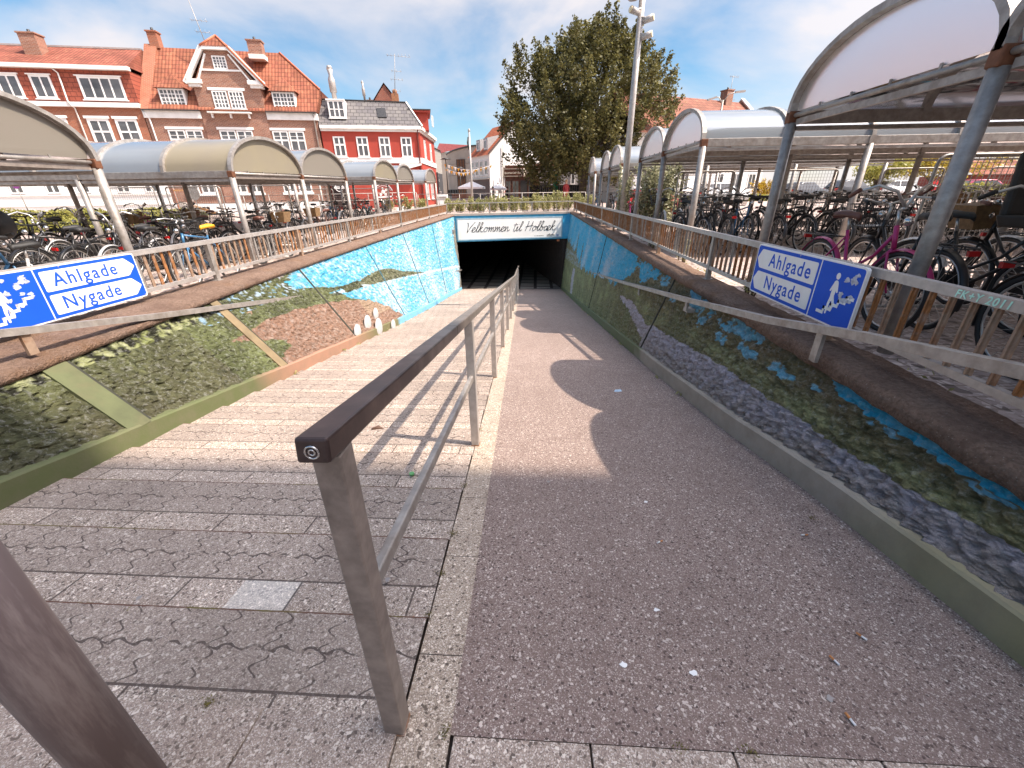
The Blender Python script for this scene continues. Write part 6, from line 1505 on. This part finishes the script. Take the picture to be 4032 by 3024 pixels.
# hedges
def hedge(name, p0, p1, wd, z0, h, n, size, mat, label, seed=1):
    t = thing(name, (*p0, z0), label, 'hedge'); rng = np.random.default_rng(seed); p0 = np.array(p0); p1 = np.array(p1); d = p1 - p0; L_ = np.linalg.norm(d); d = d / L_; nn = np.array([-d[1], d[0]])
    m = MB(); a = p0 + nn*wd*.35; b = p1 + nn*wd*.35; c = p1 - nn*wd*.35; e = p0 - nn*wd*.35
    m.hexa([(*e, z0), (*c, z0), (*b, z0), (*a, z0), (*e, z0+h*.8), (*c, z0+h*.8), (*b, z0+h*.8), (*a, z0+h*.8)]); m.build('branches', simple('dark_twigs', (.04, .04, .015), .9) if 'dark_twigs' not in bpy.data.materials else bpy.data.materials['dark_twigs'], t)
    u = rng.uniform(0, L_, n); s = rng.uniform(-.5, .5, n) * wd; q = rng.uniform(0, 1, n) ** .6
    top = h * (1 + .10 * np.sin(u * 1.1 + seed) + .07*np.sin(u*2.9)); P_ = np.stack([p0[0] + d[0]*u + nn[0]*s, p0[1] + d[1]*u + nn[1]*s, z0 + top*q*(1 - .35*(np.abs(s)/(wd*.5))**3)], 1)
    leaves('foliage', P_, size, mat, t, seed, .5); return t
hedge('hedge', (-33, 25.4), (-18.6, 23.4), 1.6, .0, .72, 9000, .13, LYEL, 'low yellow-green hedge in front of the white ground floor')
hedge('planting_bed', (-25, 17.6), (-14.2, 17.2), 2.2, .05, .50, 9000, .11, LYEL, 'broad bed of yellow-green shrubs beyond the left bike row', 3)
hedge('hedge', (31, 36.5), (48, 33), 1.5, .3, 1.35, 7000, .18, LYEL, 'green hedge across the street at far right')
hedge('hedge', (11, 36.2), (20, 38.5), .9, .4, .55, 3000, .15, LYEL, 'low hedge before the long white house', 5)
def small_tree(x, y, h, r, mat, label, seed, size=.24, n=3800):
    z0 = ground_z(x, y); t = thing('street_tree', (x, y, z0), label, 'tree', 'trees along the far right street'); rng = np.random.default_rng(seed)
    m = MB(); m.path([(x, y, z0), (x + .1, y, z0 + h*.35), (x, y, z0 + h*.7)], [.16, .11, .05], 7)
    for i in range(7): a = i*.9; m.path([(x, y, z0 + h*.35), (x + r*.6*math.cos(a), y + r*.6*math.sin(a), z0 + h*.7)], [.06, .015], 5)
    m.build('trunk', BARK, t)
    c = rng.normal(size=(22, 3)) * [r*.5, r*.5, h*.14] + [x, y, z0 + h*.68]; P_ = np.concatenate([q + rng.normal(size=(n // 22, 3)) * [r*.24, r*.24, h*.075] for q in c]); leaves('crown', P_, size, mat, t, seed, .2)
small_tree(37, 45, 4.0, 2.6, leaf_mat('autumn_leaves', (.22, .17, .02), (.48, .36, .05), .35), 'round golden-green tree behind the no-entry sign', 3)
small_tree(31.5, 44, 3.4, 1.8, LYEL, 'yellow-green tree left of the no-entry sign', 6); small_tree(47, 42, 3.9, 2.6, LYEL, 'green tree at the far right edge of the street', 8); small_tree(52.5, 45, 4.2, 2.6, LYEL, 'tree beyond the red shed at far right', 18)
# weeds in the joints: nobody could count them
rng = np.random.default_rng(77); W_ = []
def tuft(x, y, z, n, s): W_.append(np.array([x, y, z]) + np.abs(rng.normal(size=(n, 3))) * [0, 0, s] + rng.normal(size=(n, 3)) * [s, s, 0])
for i in range(46):
    y = rng.uniform(3, 23); 
    if i % 2: tuft(kl(y) + .03, y, ramp_z(y) + .02, 10, .02)
    else: tuft(kr(y) - .04, y, ramp_z(y) + .01, 8, .015)
for i in range(60):
    y = rng.uniform(2.2, 22); tuft(2.33 if i % 2 else -4.2 - .033*y, y, .23 if i % 2 else .0, 22, .05)

o = leaves('weeds', np.concatenate(W_), .03, LWEED, None, 9, .8); o['kind'] = 'stuff'; tag(o, 'small green weeds growing in joints and wall feet', 'weeds')
W_ = []
for x, y, n_ in ((-.405, 1.55, 70), (-.405, 1.27, 60), (-.41, 1.04, 50), (-.425, 2.0, 80), (-.44, 2.9, 60), (-1.0, .675, 60), (.62, .633, 40), (.43, .634, 30), (-.25, .64, 60), (1.52, 1.78, 60), (-1.6, .99, 30), (-2.0, 1.02, 30)):
    W_.append(np.array([x, y, ramp_z(y) + .008 + (.012 if x < -.42 else 0)]) + rng.normal(size=(n_, 3)) * [.011, .011, .0] + np.abs(rng.normal(size=(n_, 3))) * [0, 0, .004])
o = leaves('moss', np.concatenate(W_), .007, leaf_mat('moss_tufts', (.10, .085, .02), (.22, .18, .05), .2), None, 12, .5); o['kind'] = 'stuff'; tag(o, 'tiny moss cushions in the paving joints', 'moss')
for i, (x, y, h) in enumerate(((-4.35, 2.9, .45), (-4.42, 3.5, .35), (-4.5, 4.2, .4), (2.45, 7.2, .5), (2.42, 9.1, .4), (2.5, 4.9, .3))):
    bush('wild_herb', (x, y), .16, .2, h, 260, .03, LWEED, ['dry herb behind the left sign, nearest the photo edge', 'dry herb behind the lettering of the left sign', 'dry herb just beyond the left sign', 'green herb behind the right fence beside the second shelter', 'green herb behind the right fence, farther down the ramp', 'small herb behind the right sign'][i], 'herb', 8, .2, 60 + i)
# ------------------------------------------------------------------ poles, cars, people, furniture
t = thing('floodlight_pole', (2.60, 13.55, .25), 'tall pale pole with floodlights standing at the bush right of the ramp', 'pole')
m = MB(); m.tube((2.60, 13.55, .2), (2.60, 13.55, 6.6), .095, .075, 16); m.build('pole_shaft', GALV_L, t)
def flood(z, sx, big):
    m = MB(); c = Vector((2.60 + sx * (.24 if big else .2), 13.45, z)); r = .16 if big else .08; d = Vector((sx * -.15 if big else sx, -1, -.15)).normalized() if big else Vector((sx, -.5, .2)).normalized()
    m.tube(c - d*.16, c + d*.10, r*.8, r, 14); m.tube((2.6, 13.5, z + .05), c, .03, n=6); h = m.build('floodlight', GALV_L, t)
    m = MB(); m.tube(c + d*.101, c + d*.12, r*.86, n=14); m.build('lamp_glass', simple('warm_lamp_glass', (.75, .62, .38), .3) if 'warm_lamp_glass' not in bpy.data.materials else bpy.data.materials['warm_lamp_glass'], h)
flood(5.78, -1, True); flood(5.45, -1, False); flood(5.28, 1, False); flood(4.95, 1, False)
def pole(name, x, y, h, r, label, cat='pole', mat=None):
    z = ground_z(x, y); t = thing(name, (x, y, z), label, cat); m = MB(); m.tube((x, y, z), (x, y, z + h), r, r*.75, 10); m.build('pole_shaft', mat or GALV_L, t); return t, z
t, z = pole('flagpole', -3.98, 27.7, 4.35, .07, 'pale flagpole rising behind the shrubs above the portal', 'flagpole')
m = MB(); m.ball((-3.98, 27.7, z + 4.42), .07, 8, 6, 1.6); m.build('pole_finial', GALV, t); m = MB(); m.path([(-4.06, 27.7, z + 4.1), (-4.09, 27.65, z + 3.8), (-4.05, 27.68, z + 3.45)], [.03, .05, .02], 6); m.build('furled_rope', DARKM, t)
t = thing('street_lamp', (11.16, 30, .4), 'twin-arm street lamp in front of the long tiled roof', 'street lamp')
m = MB(); m.tube((11.16, 30, .35), (11.1, 30, 6.2), .09, .05, 10); m.path([(11.12, 30, 6.0), (10.85, 30, 6.35), (10.5, 30, 6.3)], .03, 6); m.path([(11.12, 30, 6.1), (11.4, 30, 6.5), (11.9, 30, 6.6)], .03, 6); m.build('pole_shaft', GALV, t)
for a, b in (((10.2, 30, 6.22), (10.7, 30, 6.36)), ((11.75, 30, 6.58), (12.3, 30, 6.62))): m = MB(); m.bar(a, b, .18, .09); m.build('lamp_head', GALV_L, t)
m = MB(); m.tube((11.08, 30, 5.0), (11.08, 30, 5.35), .16, n=8); m.build('white_collar', WHITE, t)
for i, (x, y, h) in enumerate(((-8.3, 42, 3.7), (-7.9, 47, 3.2))):
    t, z = pole('plaza_lamp', x, y, h, .06, ['dark plaza lamp with flat hood left of the white umbrella', 'second darker plaza lamp behind the first'][i], 'street lamp', DARKM); m = MB(); m.tube((x, y, z + h), (x, y, z + h + .14), .5, .2, 14); m.build('lamp_hood', DARKM, t)
# railing across the plaza behind the shrubs
t = thing('plaza_railing', (-2.6, 33, .4), 'thin two-rail steel railing across the plaza beyond the shrubs', 'railing')
for z in (1.30, .92): m = MB(); m.tube((-8.8, 33, z), (3.6, 33.2, z), .022, n=6); m.build('rail', GALV, t)
for i in range(9): x = -8.8 + i*1.55; m = MB(); m.tube((x, 33 + .016*(x + 8.8), .3), (x, 33 + .016*(x + 8.8), 1.3), .025, n=6); m.build('post', GALV, t)
t = thing('street_railing', (-14, 29, .1), 'thin two-rail steel railing along the street before the left houses', 'railing')
for z in (1.42, .98): m = MB(); m.tube((-23.5, 29.4, z - .1), (-8.5, 31.5, z), .022, n=6); m.build('rail', GALV, t)
for i in range(10): u = i/9; x = lerp(-23.5, -8.5, u); y = lerp(29.4, 31.5, u); m = MB(); m.tube((x, y, .0), (x, y, 1.4), .025, n=6); m.build('post', GALV, t)
# wooden stair at the brick house
W = FF; t = thing('entrance_stair', W(-2.0, 0, -1.4), 'entrance stair with orange wooden handrail at the brick house', 'stair')
m = MB()
for i in range(6): fbox(m, W, -1.9 + i*.28, -1.62 + i*.28, .02, .95 - i*.16, -1.3, -.1)
m.build('steps', simple('grey_stair_stone', (.36, .33, .30)), t)
m = MB(); m.bar(W(-1.9, 1.75, -1.35), W(-1.2, 1.75, -1.35), .06, .12); m.bar(W(-1.2, 1.75 - .9, -1.35), W(.55, .15, -1.35), .08, .16); m.build('wooden_rail', simple('orange_wood', (.42, .22, .09), .7), t)
for s in (-1.9, -1.2): m = MB(); m.bar(W(s, 0, -1.35), W(s, 1.9, -1.35), .07, .07); m.build('post', simple('red_brown_wood', (.30, .12, .07)) if 'red_brown_wood' not in bpy.data.materials else bpy.data.materials['red_brown_wood'], t)
# traffic signs
def round_sign(x, y, zc, r, label, face, yaw=0):
    t, z = pole('traffic_sign', x, y, zc - ground_z(x, y) + r, .03, label, 'traffic sign', GALV)
    m = MB(); m.prism([(x + r*math.cos(a), y - .035, zc + r*math.sin(a)) for a in [i*math.pi/10 for i in range(20)]], (0, .02, 0)); m.build('sign_disc', face, t); return t
t = round_sign(27.6, 33, 1.42, .33, 'round red no-entry sign across the right-hand street', simple('red_sign_film', (.55, .02, .02), .4)); m = MB(); m.box((27.36, 32.94, 1.36), (27.84, 32.96, 1.48)); m.build('white_bar', WHITE, t)
round_sign(-17.9, 22.6, 1.5, .34, 'grey back of a round sign at the left shelters', GALV)
t, z = pole('parking_sign', -30.5, 25.0, 2.2, .03, 'purple-blue round sign at the far left edge', 'traffic sign', GALV); m = MB(); m.prism([(-30.5 + .28*math.cos(a), 24.95, 2.15 + .28*math.sin(a)) for a in [i*math.pi/8 for i in range(16)]], (0, .02, 0)); m.build('sign_disc', simple('violet_film', (.25, .05, .25)), t)
# umbrellas
def umbrella(x, y, z0, zedge, ztop, r, label, mat):
    t = thing('cafe_umbrella', (x, y, z0), label, 'umbrella'); m = MB(); m.tube((x, y, z0), (x, y, ztop), .04, n=8); m.build('umbrella_pole', GALV, t)
    m = MB(); c = [(x + r*sx, y + r*sy, zedge) for sx, sy in ((-1,-1),(1,-1),(1,1),(-1,1))]; c2 = [(p[0], p[1], zedge - .16) for p in c]; m.add(c + c2 + [(x, y, ztop)], [(0,1,8), (1,2,8), (2,3,8), (3,0,8), (0,4,5,1), (1,5,6,2), (2,6,7,3), (3,7,4,0)]); m.build('canopy', mat, t)
    m = MB(); m.tube((x, y, ztop - .05), (x, y, ztop + .12), .15, .05, 8); m.build('umbrella_cap', mat, t)
umbrella(-6.3, 44, .6, 1.86, 2.38, 1.18, 'open square white cafe umbrella in front of the curved building', WHITE)
umbrella(-4.0, 47.5, .6, 1.75, 2.25, .8, 'second white cafe umbrella partly behind the first', WHITE)
def closed_umbrella(x, y, z0, z1, r, mat, label, word=None):
    t = thing('closed_umbrella', (x, y, .5), label, 'umbrella'); m = MB(); m.tube((x, y, .45), (x, y, z1), .035, n=8); m.build('umbrella_pole', GALV, t)
    m = MB(); m.path([(x, y, z0), (x + .03, y, z0 + (z1-z0)*.3), (x, y, z0 + (z1-z0)*.75), (x, y, z1)], [r*1.2, r, r*.7, r*.25], 10); m.build('furled_canopy', mat, t)
    if word: text('lettering', word, WHITE, t, (x - r*.9, y - r*1.15, z0 + (z1-z0)*.42), (1, 0, 0), (0, 0, 1), .32, .01)
closed_umbrella(1.85, 44.5, 1.55, 3.35, .24, simple('green_canvas', (.02, .20, .10), .7), 'furled dark green umbrella under the tree', 'TUBORG'[2:5])
closed_umbrella(-3.9, 48.6, 1.3, 2.9, .18, WHITE, 'furled white umbrella left of the brown cafe front'); closed_umbrella(-4.6, 49, 1.3, 2.8, .17, WHITE, 'furled white umbrella at the corner of the white house')
# bunting
t = thing('bunting', (-6, 45, 3.9), 'yellow and white bunting strung from the plaza lamp to the white house', 'bunting'); rq = random.Random(2)
for k, (a, b) in enumerate((((-8.35, 42, 3.75), (-4.95, 49.5, 4.0)), ((-8.3, 42, 3.35), (-6.2, 51, 3.95)))):
    a = Vector(a); b = Vector(b); pts = [a.lerp(b, i/16) - Vector((0, 0, .45*math.sin(math.pi*i/16))) for i in range(17)]; m = MB(); m.path(pts, .012, 4); m.build('bunting_string', WHITE, t)
    for c, mt in (('yellow', YEL), ('white', WHITE)):
        for i in range(17):
            if (i % 2 == 0) == (c == 'yellow'): p = pts[i]; m = MB(); m.prism([p + Vector((-.13, 0, 0)), p + Vector((.13, 0, 0)), p + Vector((0, 0, -.3))], (0, .01, 0)); m.build('pennant', mt, t)
# benches / tables of the cafe
def table(x, y, label):
    z = ground_z(x, y); t = thing('cafe_table', (x, y, z), label, 'table'); m = MB(); m.tube((x, y, z + .72), (x, y, z + .75), .4, n=14); m.build('tabletop', WHITE, t); m = MB(); m.tube((x, y, z), (x, y, z + .72), .04, n=6); m.tube((x, y, z), (x, y, z + .03), .25, n=10); m.build('table_leg', DARKM, t)
    return z
table(-5.2, 43, 'white cafe table below the open umbrella'); table(-2.4, 44.5, 'white cafe table beside the seated guests')
t = thing('white_barrier', (-7.5, 36, .4), 'small white box barrier on the plaza beside the red house', 'barrier'); m = MB(); m.box((-8.1, 36, .35), (-7.2, 36.3, 1.25)); m.build('barrier_body', WHITE, t, .02); m = MB(); m.box((-8.0, 35.98, .95), (-7.3, 36.0, 1.1)); m.build('barrier_stripe', GALV, t)
t = thing('wooden_bench', (-6.4, 36.5, .4), 'slatted brown bench on the plaza behind the shrubs', 'bench')
for i in range(3): m = MB(); m.box((-7.0, 36.5 + i*.14, .82), (-5.2, 36.6 + i*.14, .86)); m.build('seat_slat', WOOD, t)
for i in range(3): m = MB(); m.box((-7.0, 36.98, .95 + i*.13), (-5.2, 37.0, 1.04 + i*.13)); m.build('back_slat', WOOD, t)
for x in (-6.9, -5.3): m = MB(); m.box((x - .03, 36.5, .4), (x + .03, 36.97, .82)); m.build('leg', GALV, t)
# ---- people
SKIN = simple('skin', (.50, .28, .20), .6, 0, .05)
def person(x, y, z, label, top, legs, hair, dress=False, seated=False, face=-math.pi/2, s=1.0):
    t = thing('person', (x, y, z), label, 'person'); ca, sa = math.cos(face), math.sin(face)
    fw = Vector((ca, sa, 0)); lf = Vector((-sa, ca, 0)); O = Vector((x, y, z))
    V = lambda f, l, h: O + (fw*f + lf*l + Vector((0, 0, h))) * s
    hip = .48 if seated else .92; J = []; E = []; Rd = []
    def a(p, r, par=None): J.append(p); Rd.append(r * s); 
    a(V(0,0,hip), .125); a(V(0,0,hip+.22), .12); a(V(0,0,hip+.44), .135); a(V(.0,0,hip+.55), .055); a(V(.02,0,hip+.64), .085); a(V(.02,0,hip+.76), .075); E += [(0,1),(1,2),(2,3),(3,4),(4,5)]
    for sd in (-1, 1):
        b = len(J); a(V(0,sd*.18,hip+.46), .055); a(V(-.02,sd*.23,hip+.20), .042); a(V(.16 if seated else .05,sd*.21,hip+.0+(.12 if seated else -.04)), .032); a(V(.22 if seated else .07,sd*.19,hip+(.12 if seated else -.12)), .03); E += [(2,b),(b,b+1),(b+1,b+2),(b+2,b+3)]
        c = len(J); a(V(0,sd*.09,hip-.04), .085)
        if seated: a(V(.42,sd*.10,hip), .065); a(V(.42,sd*.10,.10), .045); a(V(.55,sd*.10,.05), .04)
        else: a(V(.03*sd,sd*.10,.48), .06); a(V(.0,sd*.10,.09), .04); a(V(.13,sd*.11,.04), .04)
        E += [(0,c),(c,c+1),(c+1,c+2),(c+2,c+3)]
    me = bpy.data.meshes.new('body'); me.from_pydata([tuple(p - O) for p in J], E, []); o = bpy.data.objects.new('body', me); COL.objects.link(o)
    sk = o.modifiers.new('skin', 'SKIN'); sk.use_smooth_shade = True
    for i, r in enumerate(Rd): me.skin_vertices[0].data[i].radius = (r, r)
    me.skin_vertices[0].data[0].use_root = True
    su = o.modifiers.new('sub', 'SUBSURF'); su.levels = 1; su.render_levels = 2
    b = NB('clothed_body'); Z = b.xyz()[2]; zz = b.math('DIVIDE', Z, s); neck = hip + .54
    c_ = b.mix(b.math('GREATER_THAN', zz, neck), b.mix(b.math('GREATER_THAN', zz, hip - .02 if not seated else hip - .12), legs, top), (.50, .28, .20)); b.bsdf(c_, .75); me.materials.append(b.m)
    o.parent = t
    m = MB(); m.ball(V(-.015, 0, hip+.76) - O, .10*s, 10, 8, 1.1); 
    if hair[1]: m.ball(V(-.05, 0, hip+.64) - O, .09*s, 10, 6, 1.4)
    h = m.build('hair', simple('hair', hair[0], .8), None); h.parent = t
    m = MB(); m.ball(V(.10, 0, hip+.67) - O, .017*s, 6, 4); h = m.build('nose', SKIN); h.parent = t
    if dress:
        m = MB(); v = []; f = []
        for k, (r, hh) in enumerate(((.15, hip+.15), (.20, hip), (.27, .45))):
            for i in range(12): an = i*math.pi/6; v.append(V(r*math.cos(an), r*math.sin(an), hh) - O)
        for k in range(2):
            for i in range(12): f.append((k*12+i, k*12+(i+1)%12, (k+1)*12+(i+1)%12, (k+1)*12+i))
        m.add(v, f, True); q = m.build('skirt', simple('skirt_cloth', top, .8)); q.parent = t
    return t
person(2.45, 37.5, .46, 'person in a red dress with long fair hair standing at the plaza railing', (.30, .03, .03), (.30, .03, .03), ((.42, .25, .12), True), dress=True)
person(-4.0, 41.5, .52, 'seated person in dark clothes by the white umbrella, with dark hair', (.03, .03, .035), (.03, .03, .04), ((.03, .02, .015), False), seated=True, face=0.2)
person(-2.75, 42.5, .52, 'seated person in black before the brown cafe front', (.02, .02, .02), (.05, .05, .07), ((.05, .03, .02), False), seated=True, face=2.8)
for i, (x, y) in enumerate(((-4.02, 41.5), (-2.72, 42.5))):
    t = thing('cafe_chair', (x, y, .52), ['cafe chair under the left seated person', 'cafe chair under the right seated person'][i], 'chair'); z = .52
    m = MB(); m.box((x-.2, y-.2, z+.33), (x+.2, y+.2, z+.36)); m.build('seat', DARKM, t); bx = x - .2 if i == 0 else x + .2; m = MB(); m.box((bx-.015, y-.2, z+.36), (bx+.015, y+.2, z+.85)); m.build('backrest', DARKM, t)
    for a in (-.17, .17):
        for b in (-.17, .17): m = MB(); m.tube((x+a, y+b, z), (x+a, y+b, z+.33), .015, n=5); m.build('leg', DARKM, t)
# ---- cars
def car(x, y, rot, L_, Wd, H, paintc, label, suv=False, z=None):
    z = ground_z(x, y) if z is None else z; t = thing('parked_car', (x, y, z), label, 'car', 'cars parked beyond the right shelters', rot)
    def add(nm, m, mat, par=t): o = bpy.data.objects.new(nm, m.mesh(nm, mat)); COL.objects.link(o); o.parent = par; return o
    pm = simple('car_paint', paintc, .25, .2, .05, 3, 0, .7); h = L_/2; w_ = Wd/2
    roof = [(-.98, .30), (-1.0, .52), (-.92, .60), (-.70, .93 if suv else .88), (-.45, 1.0), (.12, .98), (.42, .66), (.86, .58), (.98, .46), (1.0, .28), (.96, .14), (-.95, .14)]
    m = MB(); v = []; n = len(roof)
    for yy, k in ((-1, .94), (-.93, 1.0), (.93, 1.0), (1, .94)):
        for (a, b_) in roof: hi = max(0, b_ - .6) / .4; v.append((a*h*(1 if abs(yy) < 1 else .985), yy*w_*(1 - .17*hi), b_*H))
    f = [tuple(range(n)), tuple(range(3*n, 4*n))[::-1]]
    for r_ in range(3):
        for i in range(n): f.append((r_*n+i, (r_+1)*n+i, (r_+1)*n+(i+1) % n, r_*n+(i+1) % n))
    m.add(v, f, True); b_ = add('body', m, pm); bv = b_.modifiers.new('bevel', 'BEVEL'); bv.width = .03; bv.limit_method = 'ANGLE'
    for s in (-1, 1):
        m = MB(); yk = s * (w_*.985 - w_*.17*.45 + .012)
        for q in ([(-.80, .64), (-.66, .90), (-.44, .94), (-.30, .94), (-.30, .64)], [(-.26, .64), (-.26, .94), (.08, .94), (.36, .66)]):
            P_ = [(a*h, s*(w_*(1 - .17*max(0, bb-.6)/.4) + .012), bb*H) for a, bb in q]; m.prism(P_, (0, -s*.02, 0))
        add('side_window', m, GLASS)
    m = MB(); m.prism([(.415*h, -w_*.80, .67*H), (.415*h, w_*.80, .67*H), (.15*h, w_*.72, .955*H), (.15*h, -w_*.72, .955*H)], (.03, 0, .03)); add('windscreen', m, GLASS)
    m = MB(); m.prism([(-.925*h, w_*.80, .62*H), (-.925*h, -w_*.80, .62*H), (-.72*h, -w_*.72, .92*H), (-.72*h, w_*.72, .92*H)], (-.03, 0, .02)); add('rear_window', m, GLASS)
    for a in (-.62, .62):
        for s in (-1, 1):
            m = MB(); m.tube((a*h, s*(w_ - .16), .31), (a*h, s*(w_ + .01), .31), .31, n=18); wh = add('wheel', m, BLACK)
            m = MB(); m.tube((a*h, s*(w_ + .011), .31), (a*h, s*(w_ + .02), .31), .19, n=12); add('rim', m, GALV_L, wh)
    for s in (-1, 1):
        m = MB(); m.box((h*.955, s*w_*.55, .44*H), (h*1.0, s*w_*.88, .54*H)); add('headlight', m, CHROME)
        m = MB(); m.box((-h*1.005, s*w_*.62, .46*H), (-h*.97, s*w_*.9, .58*H)); add('tail_light', m, REDL)
    m = MB(); m.box((-h*1.01, -.26, .30*H), (-h*.98, .26, .38*H)); add('number_plate', m, WHITE)
    return t
car(6.2, 23.8, .12, 3.7, 1.65, 1.32, (.55, .03, .035), 'bright red car seen through the posts behind the leafy bush', z=.12)
car(28.0, 42.0, .2, 4.1, 1.75, 1.55, (.03, .028, .03), 'dark car parked before the long house, seen through a mesh screen', True)
car(33.6, 44.0, .1, 4.4, 1.75, 1.5, (.70, .69, .67), 'white car beyond the mesh screen at right'); car(23.0, 40.2, .3, 3.9, 1.7, 1.4, (.05, .05, .055), 'black car near the door of the long house')
car(36.5, 39.0, -.15, 4.0, 1.7, 1.4, (.42, .03, .08), 'crimson car beside the no-entry sign'); car(13.5, 34.0, .2, 3.8, 1.7, 1.4, (.62, .60, .58), 'silver car beyond the red car on the right')
car(50.0, 38.6, .0, 4.1, 1.7, 1.45, (.55, .56, .58), 'pale car at the far right edge behind the hedge')
# ---- small litter on the ramp
def butt(x, y, a, i, lab):
    z = ramp_z(y) + .006; d = Vector((math.cos(a), math.sin(a), 0)); p = Vector((x, y, z)); t = thing('cigarette_butt', p, lab, 'litter', 'cigarette butts on the ramp')
    m = MB(); m.tube(p, p + d*.018, .0037, n=7); m.build('paper', WHITE, t); m = MB(); m.tube(p + d*.018, p + d*.034, .0039, n=7); m.build('filter', bpy.data.materials.get('orange_filter') or simple('orange_filter', (.55, .22, .07), .8), t)
for i, (x, y, a, lab) in enumerate(((1.06, .915, 2.0, 'orange-tipped cigarette butt nearest the right kerb'), (.62, 1.53, .5, 'cigarette butt in the middle of the smooth lane'), (1.23, 1.02, 2.2, 'cigarette butt just above the nearest one'), (.97, .72, 1.8, 'cigarette butt low on the right side of the lane'), (-.47, 1.0, 1.2, 'cigarette butt against the kerb strip'), (1.37, 1.63, .1, 'cigarette butt by the right kerb halfway up'))): butt(x, y, a, i, lab)
t = thing('crumpled_wrapper', (.92, 4.1, ramp_z(4.1)), 'small crumpled pale blue wrapper lying on the smooth lane', 'litter'); m = MB(); z = ramp_z(4.1) + .005
m.add([(.88, 4.08, z), (.92, 4.06, z + .008), (.97, 4.09, z), (.96, 4.12, z + .012), (.90, 4.125, z + .004), (.93, 4.10, z + .016)], [(0,1,5), (1,2,5), (2,3,5), (3,4,5), (4,0,5)]); m.build('foil', simple('pale_blue_foil', (.45, .58, .70), .3, .3), t)
rq = random.Random(5)
for i, (x, y) in enumerate(((.55, .86), (.32, .88), (.50, 1.12), (.66, 1.9), (.10, 2.1), (.95, .80), (-1.6, 1.05), (-.62, 1.2))):
    m = MB(); z = ramp_z(y) + (.030 if x < -.4 else .004); m.prism([(x + rq.uniform(.006, .016)*math.cos(a), y + rq.uniform(.005, .013)*math.sin(a), z) for a in [k*math.pi/5 for k in range(10)]], (0, 0, .001)); o = m.build('chewing_gum', WHITE if i < 4 else simple('grey_gum', (.30, .27, .25)) if 'grey_gum' not in bpy.data.materials else bpy.data.materials['grey_gum'])
    tag(o, ['white spot of gum in the middle of the smooth lane', 'white spot of gum left of the pair', 'small white spot of gum farther up', 'pale spot of gum midway to the shadow edge', 'grey spot of gum near the kerb strip', 'grey spot of gum at lower right', 'grey spot of gum on the stepped lane', 'grey spot of gum beside the front handrail post'][i], 'litter', 'chewing gum spots')
t = thing('green_bottle_cap', (-.79, 2.12, ramp_z(2.12)), 'small green bottle cap on the stepped lane', 'litter'); m = MB(); m.tube((-.79, 2.12, ramp_z(2.12) + .02), (-.79, 2.12, ramp_z(2.12) + .035), .016, n=10); m.build('cap', simple('green_cap', (.12, .35, .12)), t)
o = MB(); z = ramp_z(2.9) + .03; o.path([(-1.35, 2.85, z), (-1.30, 2.88, z + .004), (-1.26, 2.87, z)], [.012, .02, .004], 6); tag(o.build('dry_leaf', simple('brown_leaf', (.10, .05, .03))), 'dry brown leaf on the stepped lane', 'leaf')
# plastic ribbon (turquoise bag) tied to a handlebar in the near right row
o = MB(); o.path([(4.95, 4.6, 1.28), (4.97, 4.58, 1.16), (4.93, 4.6, 1.05), (4.99, 4.62, .92), (4.95, 4.6, .78)], [.02, .05, .035, .05, .015], 6); tag(o.build('plastic_bag', simple('turquoise_plastic', (.04, .45, .62), .4)), 'turquoise plastic bag hanging in the near right bike row', 'bag')

# child seat on a bike in the near right row, and bags among the bikes
t = thing('child_seat', (4.3, 4.0, .9), 'black child seat on a bicycle behind the big right-hand shelter post', 'child seat'); z = ground_z(4.3, 4.0)
m = MB(); m.hexa([(4.12, 3.86, z+.82), (4.48, 3.86, z+.82), (4.48, 4.14, z+.82), (4.12, 4.14, z+.82), (4.10, 3.82, z+.92), (4.50, 3.82, z+.92), (4.50, 4.18, z+.92), (4.10, 4.18, z+.92)]); m.build('seat', BLACK, t, .02)
m = MB(); m.hexa([(4.12, 4.10, z+.90), (4.48, 4.10, z+.90), (4.48, 4.18, z+.90), (4.12, 4.18, z+.90), (4.16, 4.20, z+1.42), (4.44, 4.20, z+1.42), (4.44, 4.27, z+1.42), (4.16, 4.27, z+1.42)]); m.build('backrest', BLACK, t, .03)
t = thing('helmet_bag', (-6.6, 5.0, .9), 'black bag over a handlebar in the nearest left row', 'bag'); m = MB(); m.ball((-6.6, 5.0, ground_z(-6.6, 5) + 1.12), .17, 10, 7, 1.1); m.build('bag_body', BLACK, t); m = MB(); m.path([(-6.7, 5.0, ground_z(-6.6, 5) + 1.28), (-6.6, 5.0, ground_z(-6.6, 5) + 1.38), (-6.5, 5.0, ground_z(-6.6, 5) + 1.28)], .012, 5); m.build('strap', BLACK, t)
